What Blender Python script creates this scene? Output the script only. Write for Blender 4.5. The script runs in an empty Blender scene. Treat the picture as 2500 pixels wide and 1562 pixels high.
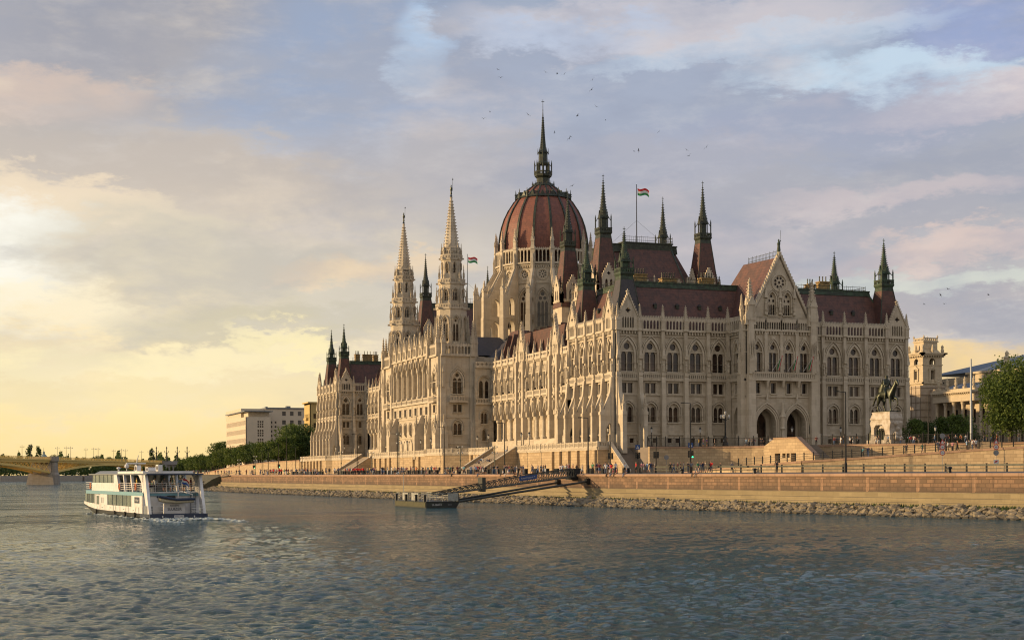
HAZE = False
import bpy, bmesh, math, random
import numpy as np
from mathutils import Matrix, Vector
from mathutils.geometry import tessellate_polygon
random.seed(7)
PI = math.pi
SC = bpy.context.scene
COL = SC.collection
def R(d): return math.radians(d)

# ------------------------------------------------------------------ camera
CX, CY, CZ = -123.7, -277.4, 5.0
HEAD = R(20.1)
FWD = Vector((math.sin(HEAD), math.cos(HEAD), 0)); RGT = Vector((math.cos(HEAD), -math.sin(HEAD), 0))
cam_d = bpy.data.cameras.new('camera'); cam = bpy.data.objects.new('camera', cam_d); COL.objects.link(cam)
cam_d.sensor_width = 36; cam_d.lens = 53.22; cam_d.shift_y = 0.1496; cam_d.clip_end = 30000; cam_d.clip_start = 0.5
M = Matrix((RGT, Vector((0, 0, 1)), -FWD)).transposed().to_4x4()
cam.matrix_world = Matrix.Translation((CX, CY, CZ)) @ M @ Matrix.Rotation(R(-0.229), 4, 'Z')
SC.camera = cam
def ray(px):
    r = (px - 1250) / 3696.0
    return (RGT.x * r + FWD.x, RGT.y * r + FWD.y)
def at(px, t):
    d = ray(px); return (CX + d[0] * t, CY + d[1] * t)

# ------------------------------------------------------------------ mesh builder
class MB:
    def __init__(s, T=None):
        s.v = []; s.f = []; s.m = []; s.T = T or Matrix()
    def add(s, vs, fs, mat=0):
        b = len(s.v); T = s.T
        s.v += [tuple(T @ Vector(p)) for p in vs]
        s.f += [tuple(b + i for i in f) for f in fs]
        s.m += [mat] * len(fs)
    def merge(s, o, T=None):
        b = len(s.v); T = T or Matrix()
        s.v += [tuple(T @ Vector(p)) for p in o.v]
        s.f += [tuple(b + i for i in f) for f in o.f]; s.m += o.m
    def box(s, x0, x1, y0, y1, z0, z1, mat=0):
        s.add([(x0,y0,z0),(x1,y0,z0),(x1,y1,z0),(x0,y1,z0),(x0,y0,z1),(x1,y0,z1),(x1,y1,z1),(x0,y1,z1)],
              [(3,2,1,0),(4,5,6,7),(0,1,5,4),(1,2,6,5),(2,3,7,6),(3,0,4,7)], mat)
    def frust(s, cx, cy, z0, z1, a0, b0, a1, b1, mat=0, cx1=None, cy1=None):
        # rectangular frustum, half sizes a (x) b (y)
        c = cx if cx1 is None else cx1; d = cy if cy1 is None else cy1
        s.add([(cx-a0,cy-b0,z0),(cx+a0,cy-b0,z0),(cx+a0,cy+b0,z0),(cx-a0,cy+b0,z0),(c-a1,d-b1,z1),(c+a1,d-b1,z1),(c+a1,d+b1,z1),(c-a1,d+b1,z1)],
              [(3,2,1,0),(4,5,6,7),(0,1,5,4),(1,2,6,5),(2,3,7,6),(3,0,4,7)], mat)
    def lathe(s, prof, n, cx=0, cy=0, rot=0, mat=0, cap=True):
        vs = []; fs = []
        for (r, z) in prof:
            for k in range(n):
                a = rot + 2 * PI * k / n
                vs.append((cx + r * math.cos(a), cy + r * math.sin(a), z))
        for j in range(len(prof) - 1):
            for k in range(n):
                k2 = (k + 1) % n
                fs.append((j*n+k, j*n+k2, (j+1)*n+k2, (j+1)*n+k))
        if cap:
            fs.append(tuple(range(n))[::-1]); fs.append(tuple((len(prof)-1)*n + k for k in range(n)))
        s.add(vs, fs, mat)
    def tube(s, p, q, r0, r1=None, n=6, mat=0):
        p = Vector(p); q = Vector(q); r1 = r0 if r1 is None else r1
        d = (q - p)
        if d.length < 1e-6: return
        d.normalize(); a = d.orthogonal().normalized(); b = d.cross(a)
        vs = [tuple(p + (a*math.cos(2*PI*k/n) + b*math.sin(2*PI*k/n))*r0) for k in range(n)] + \
             [tuple(q + (a*math.cos(2*PI*k/n) + b*math.sin(2*PI*k/n))*r1) for k in range(n)]
        fs = [(k, (k+1) % n, n+(k+1) % n, n+k) for k in range(n)] + [tuple(range(n))[::-1], tuple(range(n, 2*n))]
        s.add(vs, fs, mat)
    def poly(s, pts, mat=0): s.add(pts, [tuple(range(len(pts)))], mat)
    def plate(s, out, holes, y0, y1, mat=0, back=True):
        # outline in (x,z); slab from y0 (front, outward = smaller y) to y1
        allp = list(out)
        for h in holes: allp += list(h)
        tris = tessellate_polygon([[Vector((p[0], p[1], 0)) for p in L] for L in [out] + list(holes)])
        n = len(allp)
        vs = [(p[0], y0, p[1]) for p in allp] + [(p[0], y1, p[1]) for p in allp]
        fs = [tuple(t) for t in tris]
        if back: fs += [tuple(n + i for i in t)[::-1] for t in tris]
        b = 0
        for L in [out] + list(holes):
            k = len(L)
            for i in range(k):
                j = (i + 1) % k
                fs.append((b+i, b+j, n+b+j, n+b+i))
            b += k
        s.add(vs, fs, mat)
    def mesh(s, name, mats, smooth=False):
        me = bpy.data.meshes.new(name)
        me.from_pydata(s.v, [], s.f)
        for m in mats: me.materials.append(m)
        if len(mats) > 1: me.polygons.foreach_set('material_index', s.m)
        if smooth: me.polygons.foreach_set('use_smooth', [True] * len(s.f))
        me.update(); return me
    def build(s, name, mats, parent=None, smooth=False, **kw):
        if not isinstance(mats, (list, tuple)): mats = [mats]
        o = bpy.data.objects.new(name, s.mesh(name, mats, smooth)); COL.objects.link(o)
        if parent: o.parent = parent
        return tag(o, **kw)
def tag(o, label=None, cat=None, group=None, kind=None):
    if label: o['label'] = label
    if cat: o['category'] = cat
    if group: o['group'] = group
    if kind: o['kind'] = kind
    return o
def empty(name, loc=(0,0,0), rz=0, **kw):
    o = bpy.data.objects.new(name, None); COL.objects.link(o); o.location = loc; o.rotation_euler = (0, 0, rz)
    o.empty_display_size = 0.1
    return tag(o, **kw)
def copy_tree(o, parent=None):
    c = o.copy(); COL.objects.link(c)
    if parent: c.parent = parent
    for ch in list(o.children): copy_tree(ch, c)
    return c
def Tm(x=0, y=0, z=0, rz=0): return Matrix.Translation((x, y, z)) @ Matrix.Rotation(rz, 4, 'Z')

# ------------------------------------------------------------------ materials
def lin(c):
    return tuple(((x/255.)/12.92 if x/255. <= .04045 else ((x/255.+.055)/1.055)**2.4) for x in c)
class NT:
    def __init__(s, nt): s.nt = nt
    def n(s, t, **kw):
        x = s.nt.nodes.new(t)
        for k, v in kw.items():
            if k.startswith('i_'): x.inputs[k[2:].replace('_', ' ')].default_value = v
            else: setattr(x, k, v)
        return x
    def l(s, a, b): s.nt.links.new(a, b)
    def math(s, op, a, b=None, c=None, clamp=False):
        x = s.n('ShaderNodeMath', operation=op); x.use_clamp = clamp
        for i, q in enumerate([a, b, c]):
            if q is None: continue
            if isinstance(q, (int, float)): x.inputs[i].default_value = q
            else: s.l(q, x.inputs[i])
        return x.outputs[0]
    def mix(s, f, a, b, blend='MIX'):
        x = s.n('ShaderNodeMix', data_type='RGBA', blend_type=blend)
        for i, q in ((0, f), (6, a), (7, b)):
            if isinstance(q, (int, float)): x.inputs[i].default_value = q
            elif isinstance(q, tuple): x.inputs[i].default_value = (*q[:3], 1)
            else: s.l(q, x.inputs[i])
        return x.outputs[2]
    def noise(s, vec, scale, detail=4, rough=.55, dist=0):
        x = s.n('ShaderNodeTexNoise'); x.inputs['Scale'].default_value = scale; x.inputs['Detail'].default_value = detail
        x.inputs['Roughness'].default_value = rough; x.inputs['Distortion'].default_value = dist
        if vec is not None: s.l(vec, x.inputs['Vector'])
        return x.outputs['Fac']
    def ramp(s, f, stops, interp='LINEAR'):
        x = s.n('ShaderNodeValToRGB'); cr = x.color_ramp; cr.interpolation = interp
        while len(cr.elements) < len(stops): cr.elements.new(.5)
        for e, (p, c) in zip(cr.elements, stops):
            e.position = p; e.color = (*c[:3], 1) if isinstance(c, tuple) else (c, c, c, 1)
        s.l(f, x.inputs[0]); return x.outputs[0]
    def mapr(s, f, a, b, c=0., d=1., smooth=True):
        x = s.n('ShaderNodeMapRange'); x.interpolation_type = 'SMOOTHSTEP' if smooth else 'LINEAR'
        for i, q in enumerate([f, a, b, c, d]):
            if isinstance(q, (int, float)): x.inputs[i].default_value = q
            else: s.l(q, x.inputs[i])
        return x.outputs[0]
def newmat(name):
    m = bpy.data.materials.new(name); m.use_nodes = True
    nt = m.node_tree; b = nt.nodes['Principled BSDF']
    return m, NT(nt), b
def wallcoord(t):
    g = t.n('ShaderNodeNewGeometry'); sp = t.n('ShaderNodeSeparateXYZ'); t.l(g.outputs['Position'], sp.inputs[0])
    u = t.math('MULTIPLY_ADD', sp.outputs[1], -0.83, sp.outputs[0])
    cb = t.n('ShaderNodeCombineXYZ'); t.l(u, cb.inputs[0]); t.l(sp.outputs[2], cb.inputs[1])
    return g.outputs['Position'], cb.outputs[0], sp
def stone(name, c1, c2, bw=1.0, bh=.45, mortar=.03, mdark=.7, var=.5, stain=(.2,.16,.12), stain_amt=.35, rough=.85, bump=.25, nscale=.6):
    m, t, b = newmat(name); pos, uv, sp = wallcoord(t)
    br = t.n('ShaderNodeTexBrick'); t.l(uv, br.inputs['Vector'])
    for k, v in (('Scale', 1.), ('Mortar Size', mortar), ('Brick Width', bw), ('Row Height', bh), ('Bias', 0.), ('Mortar Smooth', .2)): br.inputs[k].default_value = v
    br.inputs['Color1'].default_value = (*c1, 1); br.inputs['Color2'].default_value = (*c2, 1)
    br.inputs['Mortar'].default_value = (*[x*mdark for x in c1], 1)
    n1 = t.noise(pos, nscale, 5, .6); col = t.mix(t.math('MULTIPLY', n1, var), br.outputs[0], tuple(x*.72 for x in c2))
    # weather streaks running down the wall
    mp = t.n('ShaderNodeMapping'); mp.inputs['Scale'].default_value = (1.3, 1.3, .12); t.l(pos, mp.inputs[0])
    n2 = t.mapr(t.noise(mp.outputs[0], 1.2, 4, .6), .5, .75)
    col = t.mix(t.math('MULTIPLY', n2, stain_amt), col, stain)
    t.l(col, b.inputs['Base Color']); b.inputs['Roughness'].default_value = rough
    bp = t.n('ShaderNodeBump'); bp.inputs['Strength'].default_value = bump; bp.inputs['Distance'].default_value = .06
    h = t.math('ADD', t.math('MULTIPLY', br.outputs['Fac'], -1.), t.noise(pos, 3., 4, .6)); t.l(h, bp.inputs['Height']); t.l(bp.outputs[0], b.inputs['Normal'])
    return m
def plain(name, c, rough=.6, metal=0., var=.25, scale=2., c2=None, bump=0., spec=None, emit=None, es=0):
    m, t, b = newmat(name)
    g = t.n('ShaderNodeNewGeometry')
    n = t.noise(g.outputs['Position'], scale, 4, .6)
    c2 = c2 or tuple(x*.5 for x in c)
    t.l(t.mix(t.mapr(n, .35, .75, 0, var*2 if c2 is None else min(1, var*2)), c, c2), b.inputs['Base Color'])
    b.inputs['Roughness'].default_value = rough; b.inputs['Metallic'].default_value = metal
    if spec is not None: b.inputs['Specular IOR Level'].default_value = spec
    if bump:
        bp = t.n('ShaderNodeBump'); bp.inputs['Strength'].default_value = bump; bp.inputs['Distance'].default_value = .1
        t.l(t.noise(g.outputs['Position'], scale*3, 4), bp.inputs['Height']); t.l(bp.outputs[0], b.inputs['Normal'])
    if emit: b.inputs['Emission Color'].default_value = (*emit, 1); b.inputs['Emission Strength'].default_value = es
    return m
def rooftile(name, c1, c2):
    m, t, b = newmat(name); g = t.n('ShaderNodeNewGeometry'); sp = t.n('ShaderNodeSeparateXYZ'); t.l(g.outputs['Position'], sp.inputs[0])
    z = t.math('FRACT', t.math('MULTIPLY', sp.outputs[2], 1.6))
    n = t.noise(g.outputs['Position'], .8, 5, .65); n2 = t.noise(g.outputs['Position'], 5., 3, .6)
    mp = t.n('ShaderNodeMapping'); mp.inputs['Scale'].default_value = (2., 2., .15); t.l(g.outputs['Position'], mp.inputs[0])
    n3 = t.noise(mp.outputs[0], 1., 3, .6)
    col = t.mix(t.mapr(n, .35, .65), c1, c2); col = t.mix(t.mapr(n2, .45, .7, 0, .35), col, tuple(x*.55 for x in c1))
    col = t.mix(t.mapr(n3, .52, .72, 0, .55), col, tuple(x*.4 for x in c2))
    col = t.mix(t.mapr(z, .7, 1, 0, .5), col, tuple(x*.4 for x in c1))
    t.l(col, b.inputs['Base Color']); b.inputs['Roughness'].default_value = .62
    bp = t.n('ShaderNodeBump'); bp.inputs['Strength'].default_value = .4; bp.inputs['Distance'].default_value = .08
    t.l(t.math('ADD', z, n2), bp.inputs['Height']); t.l(bp.outputs[0], b.inputs['Normal'])
    return m
MAT = {}
MAT['stone'] = stone('limestone', (.60,.52,.395), (.44,.37,.265), 1.3, .52, .02, .72, .5, (.27,.21,.15), .4)
MAT['trim'] = stone('carved_limestone', (.63,.55,.42), (.50,.425,.31), 3., 1.1, .012, .7, .65, (.25,.20,.14), .5, nscale=1.6)
MAT['podium'] = stone('yellow_ashlar', (.56,.42,.245), (.40,.29,.165), 1.3, .55, .035, .5, .5, (.25,.17,.09), .4)
MAT['quay'] = stone('red_sandstone_blocks', (.33,.20,.115), (.155,.10,.06), 1.15, .46, .05, .35, .8, (.07,.045,.03), .75, bump=.5, nscale=.9)
MAT['coping'] = stone('coping_stone', (.44,.28,.18), (.33,.21,.13), 2.2, 9., .03, .5, .6, (.15,.1,.07), .55)
MAT['ledge'] = stone('pale_footing_stone', (.30,.24,.13), (.215,.17,.09), 2.2, .42, .02, .75, .6, (.17,.13,.06), .45)
MAT['roof'] = rooftile('red_roof_tile', (.132,.056,.039), (.075,.038,.030))
MAT['dome'] = rooftile('dome_roof_tile', (.225,.078,.048), (.165,.06,.04))
MAT['slate'] = plain('dark_slate', (.035,.032,.036), .55, 0, .4, 1.2, (.06,.05,.05))
MAT['dark'] = plain('dark_weathered_metal', (.028,.03,.022), .5, .3, .5, 1.5, (.06,.075,.045))
MAT['verd'] = plain('verdigris_copper', (.028,.036,.024), .6, .2, .5, 1.3, (.055,.10,.055))
MAT['glass'] = plain('dark_window_glass', (.016,.012,.010), .10, 0, .5, .33, (.10,.062,.042), spec=.45)
MAT['ochre'] = plain('ochre_chimney', (.36,.24,.09), .8, 0, .5, 1.5, (.16,.11,.05))
MAT['iron'] = plain('black_iron', (.018,.018,.018), .5, .4, .3)
MAT['white'] = plain('white_paint', (.72,.71,.69), .35, 0, .3, 1.1, (.50,.47,.42))
MAT['bronze'] = plain('bronze_patina', (.035,.035,.025), .4, .6, .4, 2., (.07,.09,.06))
MAT['bronzefig'] = MAT['verd']

# ------------------------------------------------------------------ 2D shapes
def arch(cx, z0, w, spring, apex, n=5):
    """pointed arch: floor z0, springing and apex heights absolute"""
    H = apex - spring; h = w / 2.
    if H < h * 1.001: H = h * 1.001
    Rr = (h*h + H*H) / (2*h)
    a1 = math.asin(min(1, H / Rr))
    right = [(cx + h - Rr + Rr*math.cos(a1*k/n), spring + Rr*math.sin(a1*k/n)) for k in range(n+1)]
    left = [(2*cx - x, z) for (x, z) in right[:-1]][::-1]
    return [(cx - h, z0), (cx + h, z0)] + right + left
def circ(cx, cz, r, n=14): return [(cx + r*math.cos(2*PI*k/n), cz + r*math.sin(2*PI*k/n)) for k in range(n)]
def rect(x0, x1, z0, z1): return [(x0, z0), (x1, z0), (x1, z1), (x0, z1)]
def quatre(cx, cz, r):
    pts = []
    for k in range(16):
        a = 2*PI*k/16; rr = r*(1.0 if k % 4 == 0 else (.82 if k % 2 else .55)); pts.append((cx+rr*math.cos(a), cz+rr*math.sin(a)))
    return pts
def shift(P, dx, dz=0): return [(x+dx, z+dz) for (x, z) in P]
def scaled_arch(cx, z0, w, spring, apex, g): return arch(cx, z0, w + 2*g, spring, apex + g*1.25)
# ------------------------------------------------------------------ parliament building
PARL = empty('parliament_building', label='huge pale neo-Gothic palace with red dome and twin stone towers beside the river', cat='palace')
def Wf(X, y): return Matrix.Translation((X, y, 0)) @ Matrix.Rotation(-PI/2, 4, 'Z')   # west face frame: local +x runs south, outward = -x world
INST = {}
def inst(kind, key, T, size):
    p = T @ Vector((0, 0, 0)); d = math.hypot(p.x - CX, p.y - CY)
    INST.setdefault(kind, []).append((size / d, key, T.copy()))
LIB = {}   # key -> (list of (suffix name, MB, materials))
# --- windows
def win(key, w, spring, apex, lights, oculi=(), hood=.35, sill=True, depth=.3, rectangular=False):
    """local origin at sill centre"""
    out = rect(-w/2, w/2, 0, apex) if rectangular else arch(0, 0, w, spring, apex)
    g = MB(); g.plate(out, [], depth+.25, depth+.3)
    f = MB()
    holes = []
    for (cx, lw, s, a) in lights:
        holes.append(rect(cx-lw/2, cx+lw/2, .05, a) if s is None else arch(cx, .05, lw, s, a, 4))
    for (cx, cz, r) in oculi: holes.append(circ(cx, cz, r))
    f.plate(out, holes, depth, depth+.2, back=False)
    if hood:
        if rectangular:
            f.plate(rect(-w/2-.2, w/2+.2, -.1, apex+.25), [rect(-w/2, w/2, 0.02, apex)], -.12, .02, back=False)
        else:
            o2 = scaled_arch(0, spring*.15, w, spring, apex, hood); i2 = arch(0, spring*.15, w, spring, apex)
            f.plate([o2[0]] + [o2[1]] + o2[2:], [shift(i2, 0, .01)], -.22, .02, back=False)
            o3 = scaled_arch(0, spring*.5, w, spring, apex, hood*1.9); i3 = scaled_arch(0, spring*.5, w, spring, apex, hood*1.45)
            f.plate(o3, [shift(i3, 0, .01)], -.34, .02, back=False)
    if sill: f.box(-w/2-.2, w/2+.2, -.3, .1, -.22, 0)
    LIB[key] = [('window', g, [MAT['glass']]), ('window_frame', f, [MAT['trim']])]
    return out
HOLES = {}
def defwin(key, *a, **k): HOLES[key] = win(key, *a, **k)
defwin('main', 2.9, 3.3, 6.3, [(-.66,1.1,3.2,4.1),(.66,1.1,3.2,4.1)], [(0,5.05,.66)], hood=.4)
defwin('mainw', 2.5, 3.3, 6.3, [(-.56,.9,3.2,4.2),(.56,.9,3.2,4.2)], [(0,5.15,.55)], hood=.3)
defwin('cen', 2.1, 3.6, 6.2, [(-.47,.8,3.4,4.2),(.47,.8,3.4,4.2)], [(0,5.05,.52)], hood=.3)
defwin('square', 2.5, 0, 2.15, [(-.66,.95,None,2.05),(.66,.95,None,2.05)], rectangular=True, hood=.1, depth=.2)
defwin('sq1', 1.15, 0, 2.2, [(0,1.0,None,2.1)], rectangular=True, hood=.1, depth=.2)
defwin('ground', 2.4, 2.4, 3.8, [(-.6,.98,2.5,3.1),(.6,.98,2.5,3.1)], hood=.25)
defwin('cellar', 1.1, 0, 1.0, [(0,1.0,None,.95)], rectangular=True, hood=.1, depth=.2, sill=False)
defwin('tall3', 3.0, 3.6, 4.9, [(-.95,.72,3.5,4.1),(0,.72,3.5,4.1),(.95,.72,3.5,4.1)], hood=.2)
defwin('belfry', 1.7, 5.0, 6.6, [(-.42,.6,4.1,4.8),(.42,.6,4.1,4.8)], [(0,5.5,.32)], hood=.2, sill=False)
defwin('belf2', 1.3, 2.1, 3.0, [(-.32,.46,1.8,2.3),(.32,.46,1.8,2.3)], hood=.15, sill=False)
defwin('slit', .62, 2.2, 2.8, [(0,.5,2.0,2.6)], hood=.12, sill=False)
defwin('big', 2.9, 3.6, 6.0, [(-.66,1.15,3.4,4.3),(.66,1.15,3.4,4.3)], [(0,5.0,.5)], hood=.35)
defwin('pair', 1.9, 2.4, 3.4, [(-.46,.75,2.3,2.9),(.46,.75,2.3,2.9)], hood=.2)
defwin('single', 1.3, 2.4, 3.4, [(0,1.05,2.3,3.1)], hood=.2)
defwin('twin5', 3.1, 4.2, 5.6, [(-.8,1.05,3.9,4.7),(.8,1.05,3.9,4.7)], hood=.2)
defwin('drumwin', 3.3, 7.0, 10.4, [(-1.05,.8,6.3,7.2),(0,.8,6.3,7.2),(1.05,.8,6.3,7.2)], [(-.62,8.0,.5),(.62,8.0,.5),(0,9.2,.55)], hood=.35)
defwin('gabwin', 1.8, 3.2, 4.7, [(-.55,.42,1.9,2.2),(0,.42,1.9,2.2),(.55,.42,1.9,2.2)], [(-.5,2.95,.3),(.5,2.95,.3),(0,3.9,.3)], hood=.25)
# rose windows
def rosewin(key, r, petals, pr):
    g = MB(); g.plate(circ(0,0,r,24), [], .35, .4)
    f = MB(); holes = [circ(0,0,r*.2,10)]
    for k in range(petals):
        a = 2*PI*(k+.5)/petals; holes.append(circ(math.cos(a)*r*.62, math.sin(a)*r*.62, pr, 9))
    f.plate(circ(0,0,r,24), holes, .1, .25, back=False)
    f.plate(circ(0,0,r*1.28,24), [circ(0,0,r*.99,24)], -.18, .05, back=False)
    LIB[key] = [('rose_window', g, [MAT['glass']]), ('window_frame', f, [MAT['trim']])]; HOLES[key] = circ(0,0,r,24)
rosewin('rose_drum', 1.3, 8, .24); rosewin('rose_gable', 1.5, 8, .3)
# --- pinnacle (unit: base half .5, height 1)
def mk_pinn():
    p = MB()
    p.box(-.42,.42,-.42,.42,0,.40); p.box(-.52,.52,-.52,.52,0,.05); p.box(-.52,.52,-.52,.52,.36,.40)
    for k in range(4):
        a = k*PI/2; c, s = math.cos(a), math.sin(a)
        def P(x, y, z): return (x*c - y*s, x*s + y*c, z)
        p.add([P(-.45,-.5,.40),P(.45,-.5,.40),P(0,-.5,.56),P(0,0,.56)], [(0,1,2),(1,3,2),(0,2,3)])
    p.frust(0,0,.42,1.0,.34,.34,.03,.03)
    for j in range(6):
        z = .5 + j*.075; r = .34*(1-(z-.42)/.58)+.03
        for k in range(4):
            a = PI/4 + k*PI/2; x, y = r*1.3*math.cos(a), r*1.3*math.sin(a); p.box(x-.09,x+.09,y-.09,y+.09,z,z+.028)
    p.box(-.12,.12,-.12,.12,.93,.955)
    return p
LIB['pinn'] = [('pinnacle', mk_pinn(), [MAT['trim']])]
def pinn(T, x, y, z, h, w): inst('pinnacle', 'pinn', T @ Matrix.Translation((x,y,z)) @ Matrix.Diagonal((w,w,h,1)), h)
def addwin(T, key, x, z, size, y=0): inst('window', key, T @ Matrix.Translation((x,y,z)), size)

def balustrade(mb, x0, x1, y, z0, z1, step=.42, th=.18):
    """open balustrade plate with pierced slots"""
    w = x1 - x0; n = max(1, int(w/step)); s = w/n; holes = []
    for k in range(n):
        c = x0 + (k+.5)*s; holes.append(rect(c-s*.27, c+s*.27, z0+.14, z1-.2))
    mb.plate(rect(x0, x1, z0, z1), holes, y, y+th); mb.box(x0, x1, y-.06, y+th+.06, z1, z1+.12)
def gallery(mb, x0, x1, y, z0, zt, n, teeth=True, th=.3, fill=.36):
    w = x1-x0; s = w/n
    holes = [arch(x0+(k+.5)*s, z0+.15, s*2*fill, zt-.9, zt-.9+s*.62, 3) for k in range(n)]
    mb.plate(rect(x0, x1, z0, zt), holes, y, y+th)
    if teeth:
        for k in range(n*2):
            c = x0 + (k+.5)*s/2
            mb.add([(c-s*.2,y,zt),(c+s*.2,y,zt),(c,y,zt+.5),(c-s*.2,y+th,zt),(c+s*.2,y+th,zt),(c,y+th,zt+.5)], [(0,1,2),(5,4,3),(1,4,5,2),(3,0,2,5)])
def corbels(mb, x0, x1, y, z0, z1, d=.45, step=.62):
    n = max(1, int((x1-x0)/step)); s = (x1-x0)/n
    for k in range(n):
        c = x0+(k+.5)*s; mb.box(c-.14, c+.14, y-d, y, z0, z1)
def crocket_edge(mb, a, b, y, n, sz=.16):
    for k in range(n):
        t = (k+.5)/n; x = a[0]+(b[0]-a[0])*t; z = a[1]+(b[1]-a[1])*t
        mb.box(x-sz, x+sz, y-.1, y+.35, z, z+sz*2.2)
def gable(T, cx, w, z0, ze, za, arches=5, qr=.55, name_mb=None, y=-.15, th=.5):
    """gable: vertical part z0..ze then triangle to za; pierced"""
    g = MB(T); h = w/2
    out = [(cx-h,z0),(cx+h,z0),(cx+h,ze),(cx,za),(cx-h,ze)]
    holes = []
    if arches:
        aw = w*.62/arches
        for k in range(arches):
            c = cx + (k-(arches-1)/2)*aw; holes.append(arch(c, z0+.3, aw*.66, z0+2., z0+2.5, 3))
    if qr: holes.append(quatre(cx, z0+(za-z0)*.56, qr))
    g.plate(out, holes, y, y+th)
    g.add([(cx-h*.9,y+th+.3,z0),(cx+h*.9,y+th+.3,z0),(cx,y+th+.3,za-1.2)], [(0,1,2)], 1)
    for sgn in (-1, 1):
        a = (cx+sgn*h*1.03, ze-.1); b = (cx, za+.12)
        g.add([(a[0],y-.2,a[1]),(b[0],y-.2,b[1]),(b[0],y+th+.05,b[1]),(a[0],y+th+.05,a[1]),
               (a[0],y-.2,a[1]+.3),(b[0],y-.2,b[1]+.42),(b[0],y+th+.05,b[1]+.42),(a[0],y+th+.05,a[1]+.3)],
              [(3,2,1,0),(4,5,6,7),(0,1,5,4),(1,2,6,5),(2,3,7,6),(3,0,4,7)])
        crocket_edge(g, (a[0],a[1]+.3), (b[0],b[1]+.3), y, 9)
    g.frust(cx, y+th/2, za, za+1.3, .22,.22,.05,.05); g.box(cx-.3,cx+.3,y,y+th,za+.7,za+.95)
    g.build('gable', [MAT['trim'], MAT['slate']], PARL)

Z_G = 10.4      # ground at the building
Z_C = 33.7      # main cornice
def bay_body(T, mb, tr, x0, x1, wk, openings, zt=Z_C, y=0):
    """wall plate of one bay with holes for openings [(key,cx,z)]"""
    holes = [shift(HOLES[k], cx, z) for (k, cx, z) in openings]
    mb.plate(rect(x0, x1, Z_G-1.5, zt), holes, y, y+.9, back=False)
    for (k, cx, z) in openings: addwin(T, k, cx, z, max(p[1] for p in HOLES[k]), y)
def strings(tr, x0, x1, y=0, lv=None):
    for (z, h, d) in (lv or [(12.6,.35,.3),(15.0,.22,.18),(20.6,.3,.25),(23.55,.4,.55),(29.3,.18,.12)]):
        tr.box(x0, x1, y-d, y+.05, z, z+h)
def cornice(tr, x0, x1, y=0, n=6, gal=True):
    corbels(tr, x0, x1, y, Z_C-.75, Z_C-.2)
    tr.box(x0, x1, y-.6, y+.05, Z_C-.2, Z_C+.12)
    tr.box(x0, x1, y-.25, y+.05, Z_C-1.25, Z_C-1.05)
    if gal: gallery(tr, x0, x1, y-.45, Z_C+.12, Z_C+2.5, n)
def pier(tr, T, x, y=0, w=.95, d=.9, zt=Z_C, pin=(5.4, 1.0), niche=True):
    tr.box(x-w/2-.12, x+w/2+.12, y-d-.35, y+.02, Z_G-1.5, 12.7)
    tr.box(x-w/2, x+w/2, y-d-.12, y+.02, 12.7, 20.7)
    tr.box(x-w/2+.03, x+w/2-.03, y-d, y+.02, 20.7, 23.9)
    tr.frust(x, y-d/2+.05, 23.9, 24.5, w/2, d/2+.05, w*.42, d*.4)
    tr.box(x-w*.36, x+w*.36, y-d*.72, y+.02, 24.4, zt+.2)
    if niche:   # canopied statue stage: little figure under a spirelet
        tr.box(x-w*.46, x+w*.46, y-d-.02, y-d*.3, 24.5, 25.2)
        tr.lathe([(.12,25.2),(.26,25.5),(.22,26.3),(.28,26.7),(.10,27.0),(.16,27.15),(.12,27.4),(.02,27.5)], 6, x, y-d*.92)
        tr.box(x-w*.42, x+w*.42, y-d*1.2, y-d*.5, 27.9, 28.5); tr.frust(x, y-d*.85, 28.5, 31.2, w*.36, w*.36, .04, .04)
        for k in range(4): tr.box(x-.26+.03*k, x+.26-.03*k, y-d*.85-.26+.03*k, y-d*.85+.26-.03*k, 28.8+k*.5, 28.95+k*.5)
    if pin: pinn(T, x, y-d*.45, zt-.1, pin[0], pin[1])
def buttress(T, x, w=.85, post=True):
    """sloped flying buttress with arched passage; profile in (outward, z)"""
    B = MB(T @ Matrix.Translation((x, 0, 0)) @ Matrix.Rotation(-PI/2, 4, 'Z'))   # local x -> outward
    out = [(0.,Z_G-1.5),(3.3,Z_G-1.5),(3.3,17.2),(2.5,17.6),(1.25,21.2),(1.0,24.2),(0,24.2)]
    B.plate(out, [arch(1.35, Z_G, 1.7, 13.2, 15.0, 4)], -w/2, w/2)
    B.box(2.45,3.42,-w/2-.06,w/2+.06,Z_G-1.5,Z_G+.9); B.box(2.45,3.42,-w/2-.06,w/2+.06,16.6,17.2)
    B.build('buttress', MAT['trim'], PARL)
    pinn(T, x, -2.9, 17.1, 3.6, .75)
    for zz in (25.0,): pass
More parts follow.
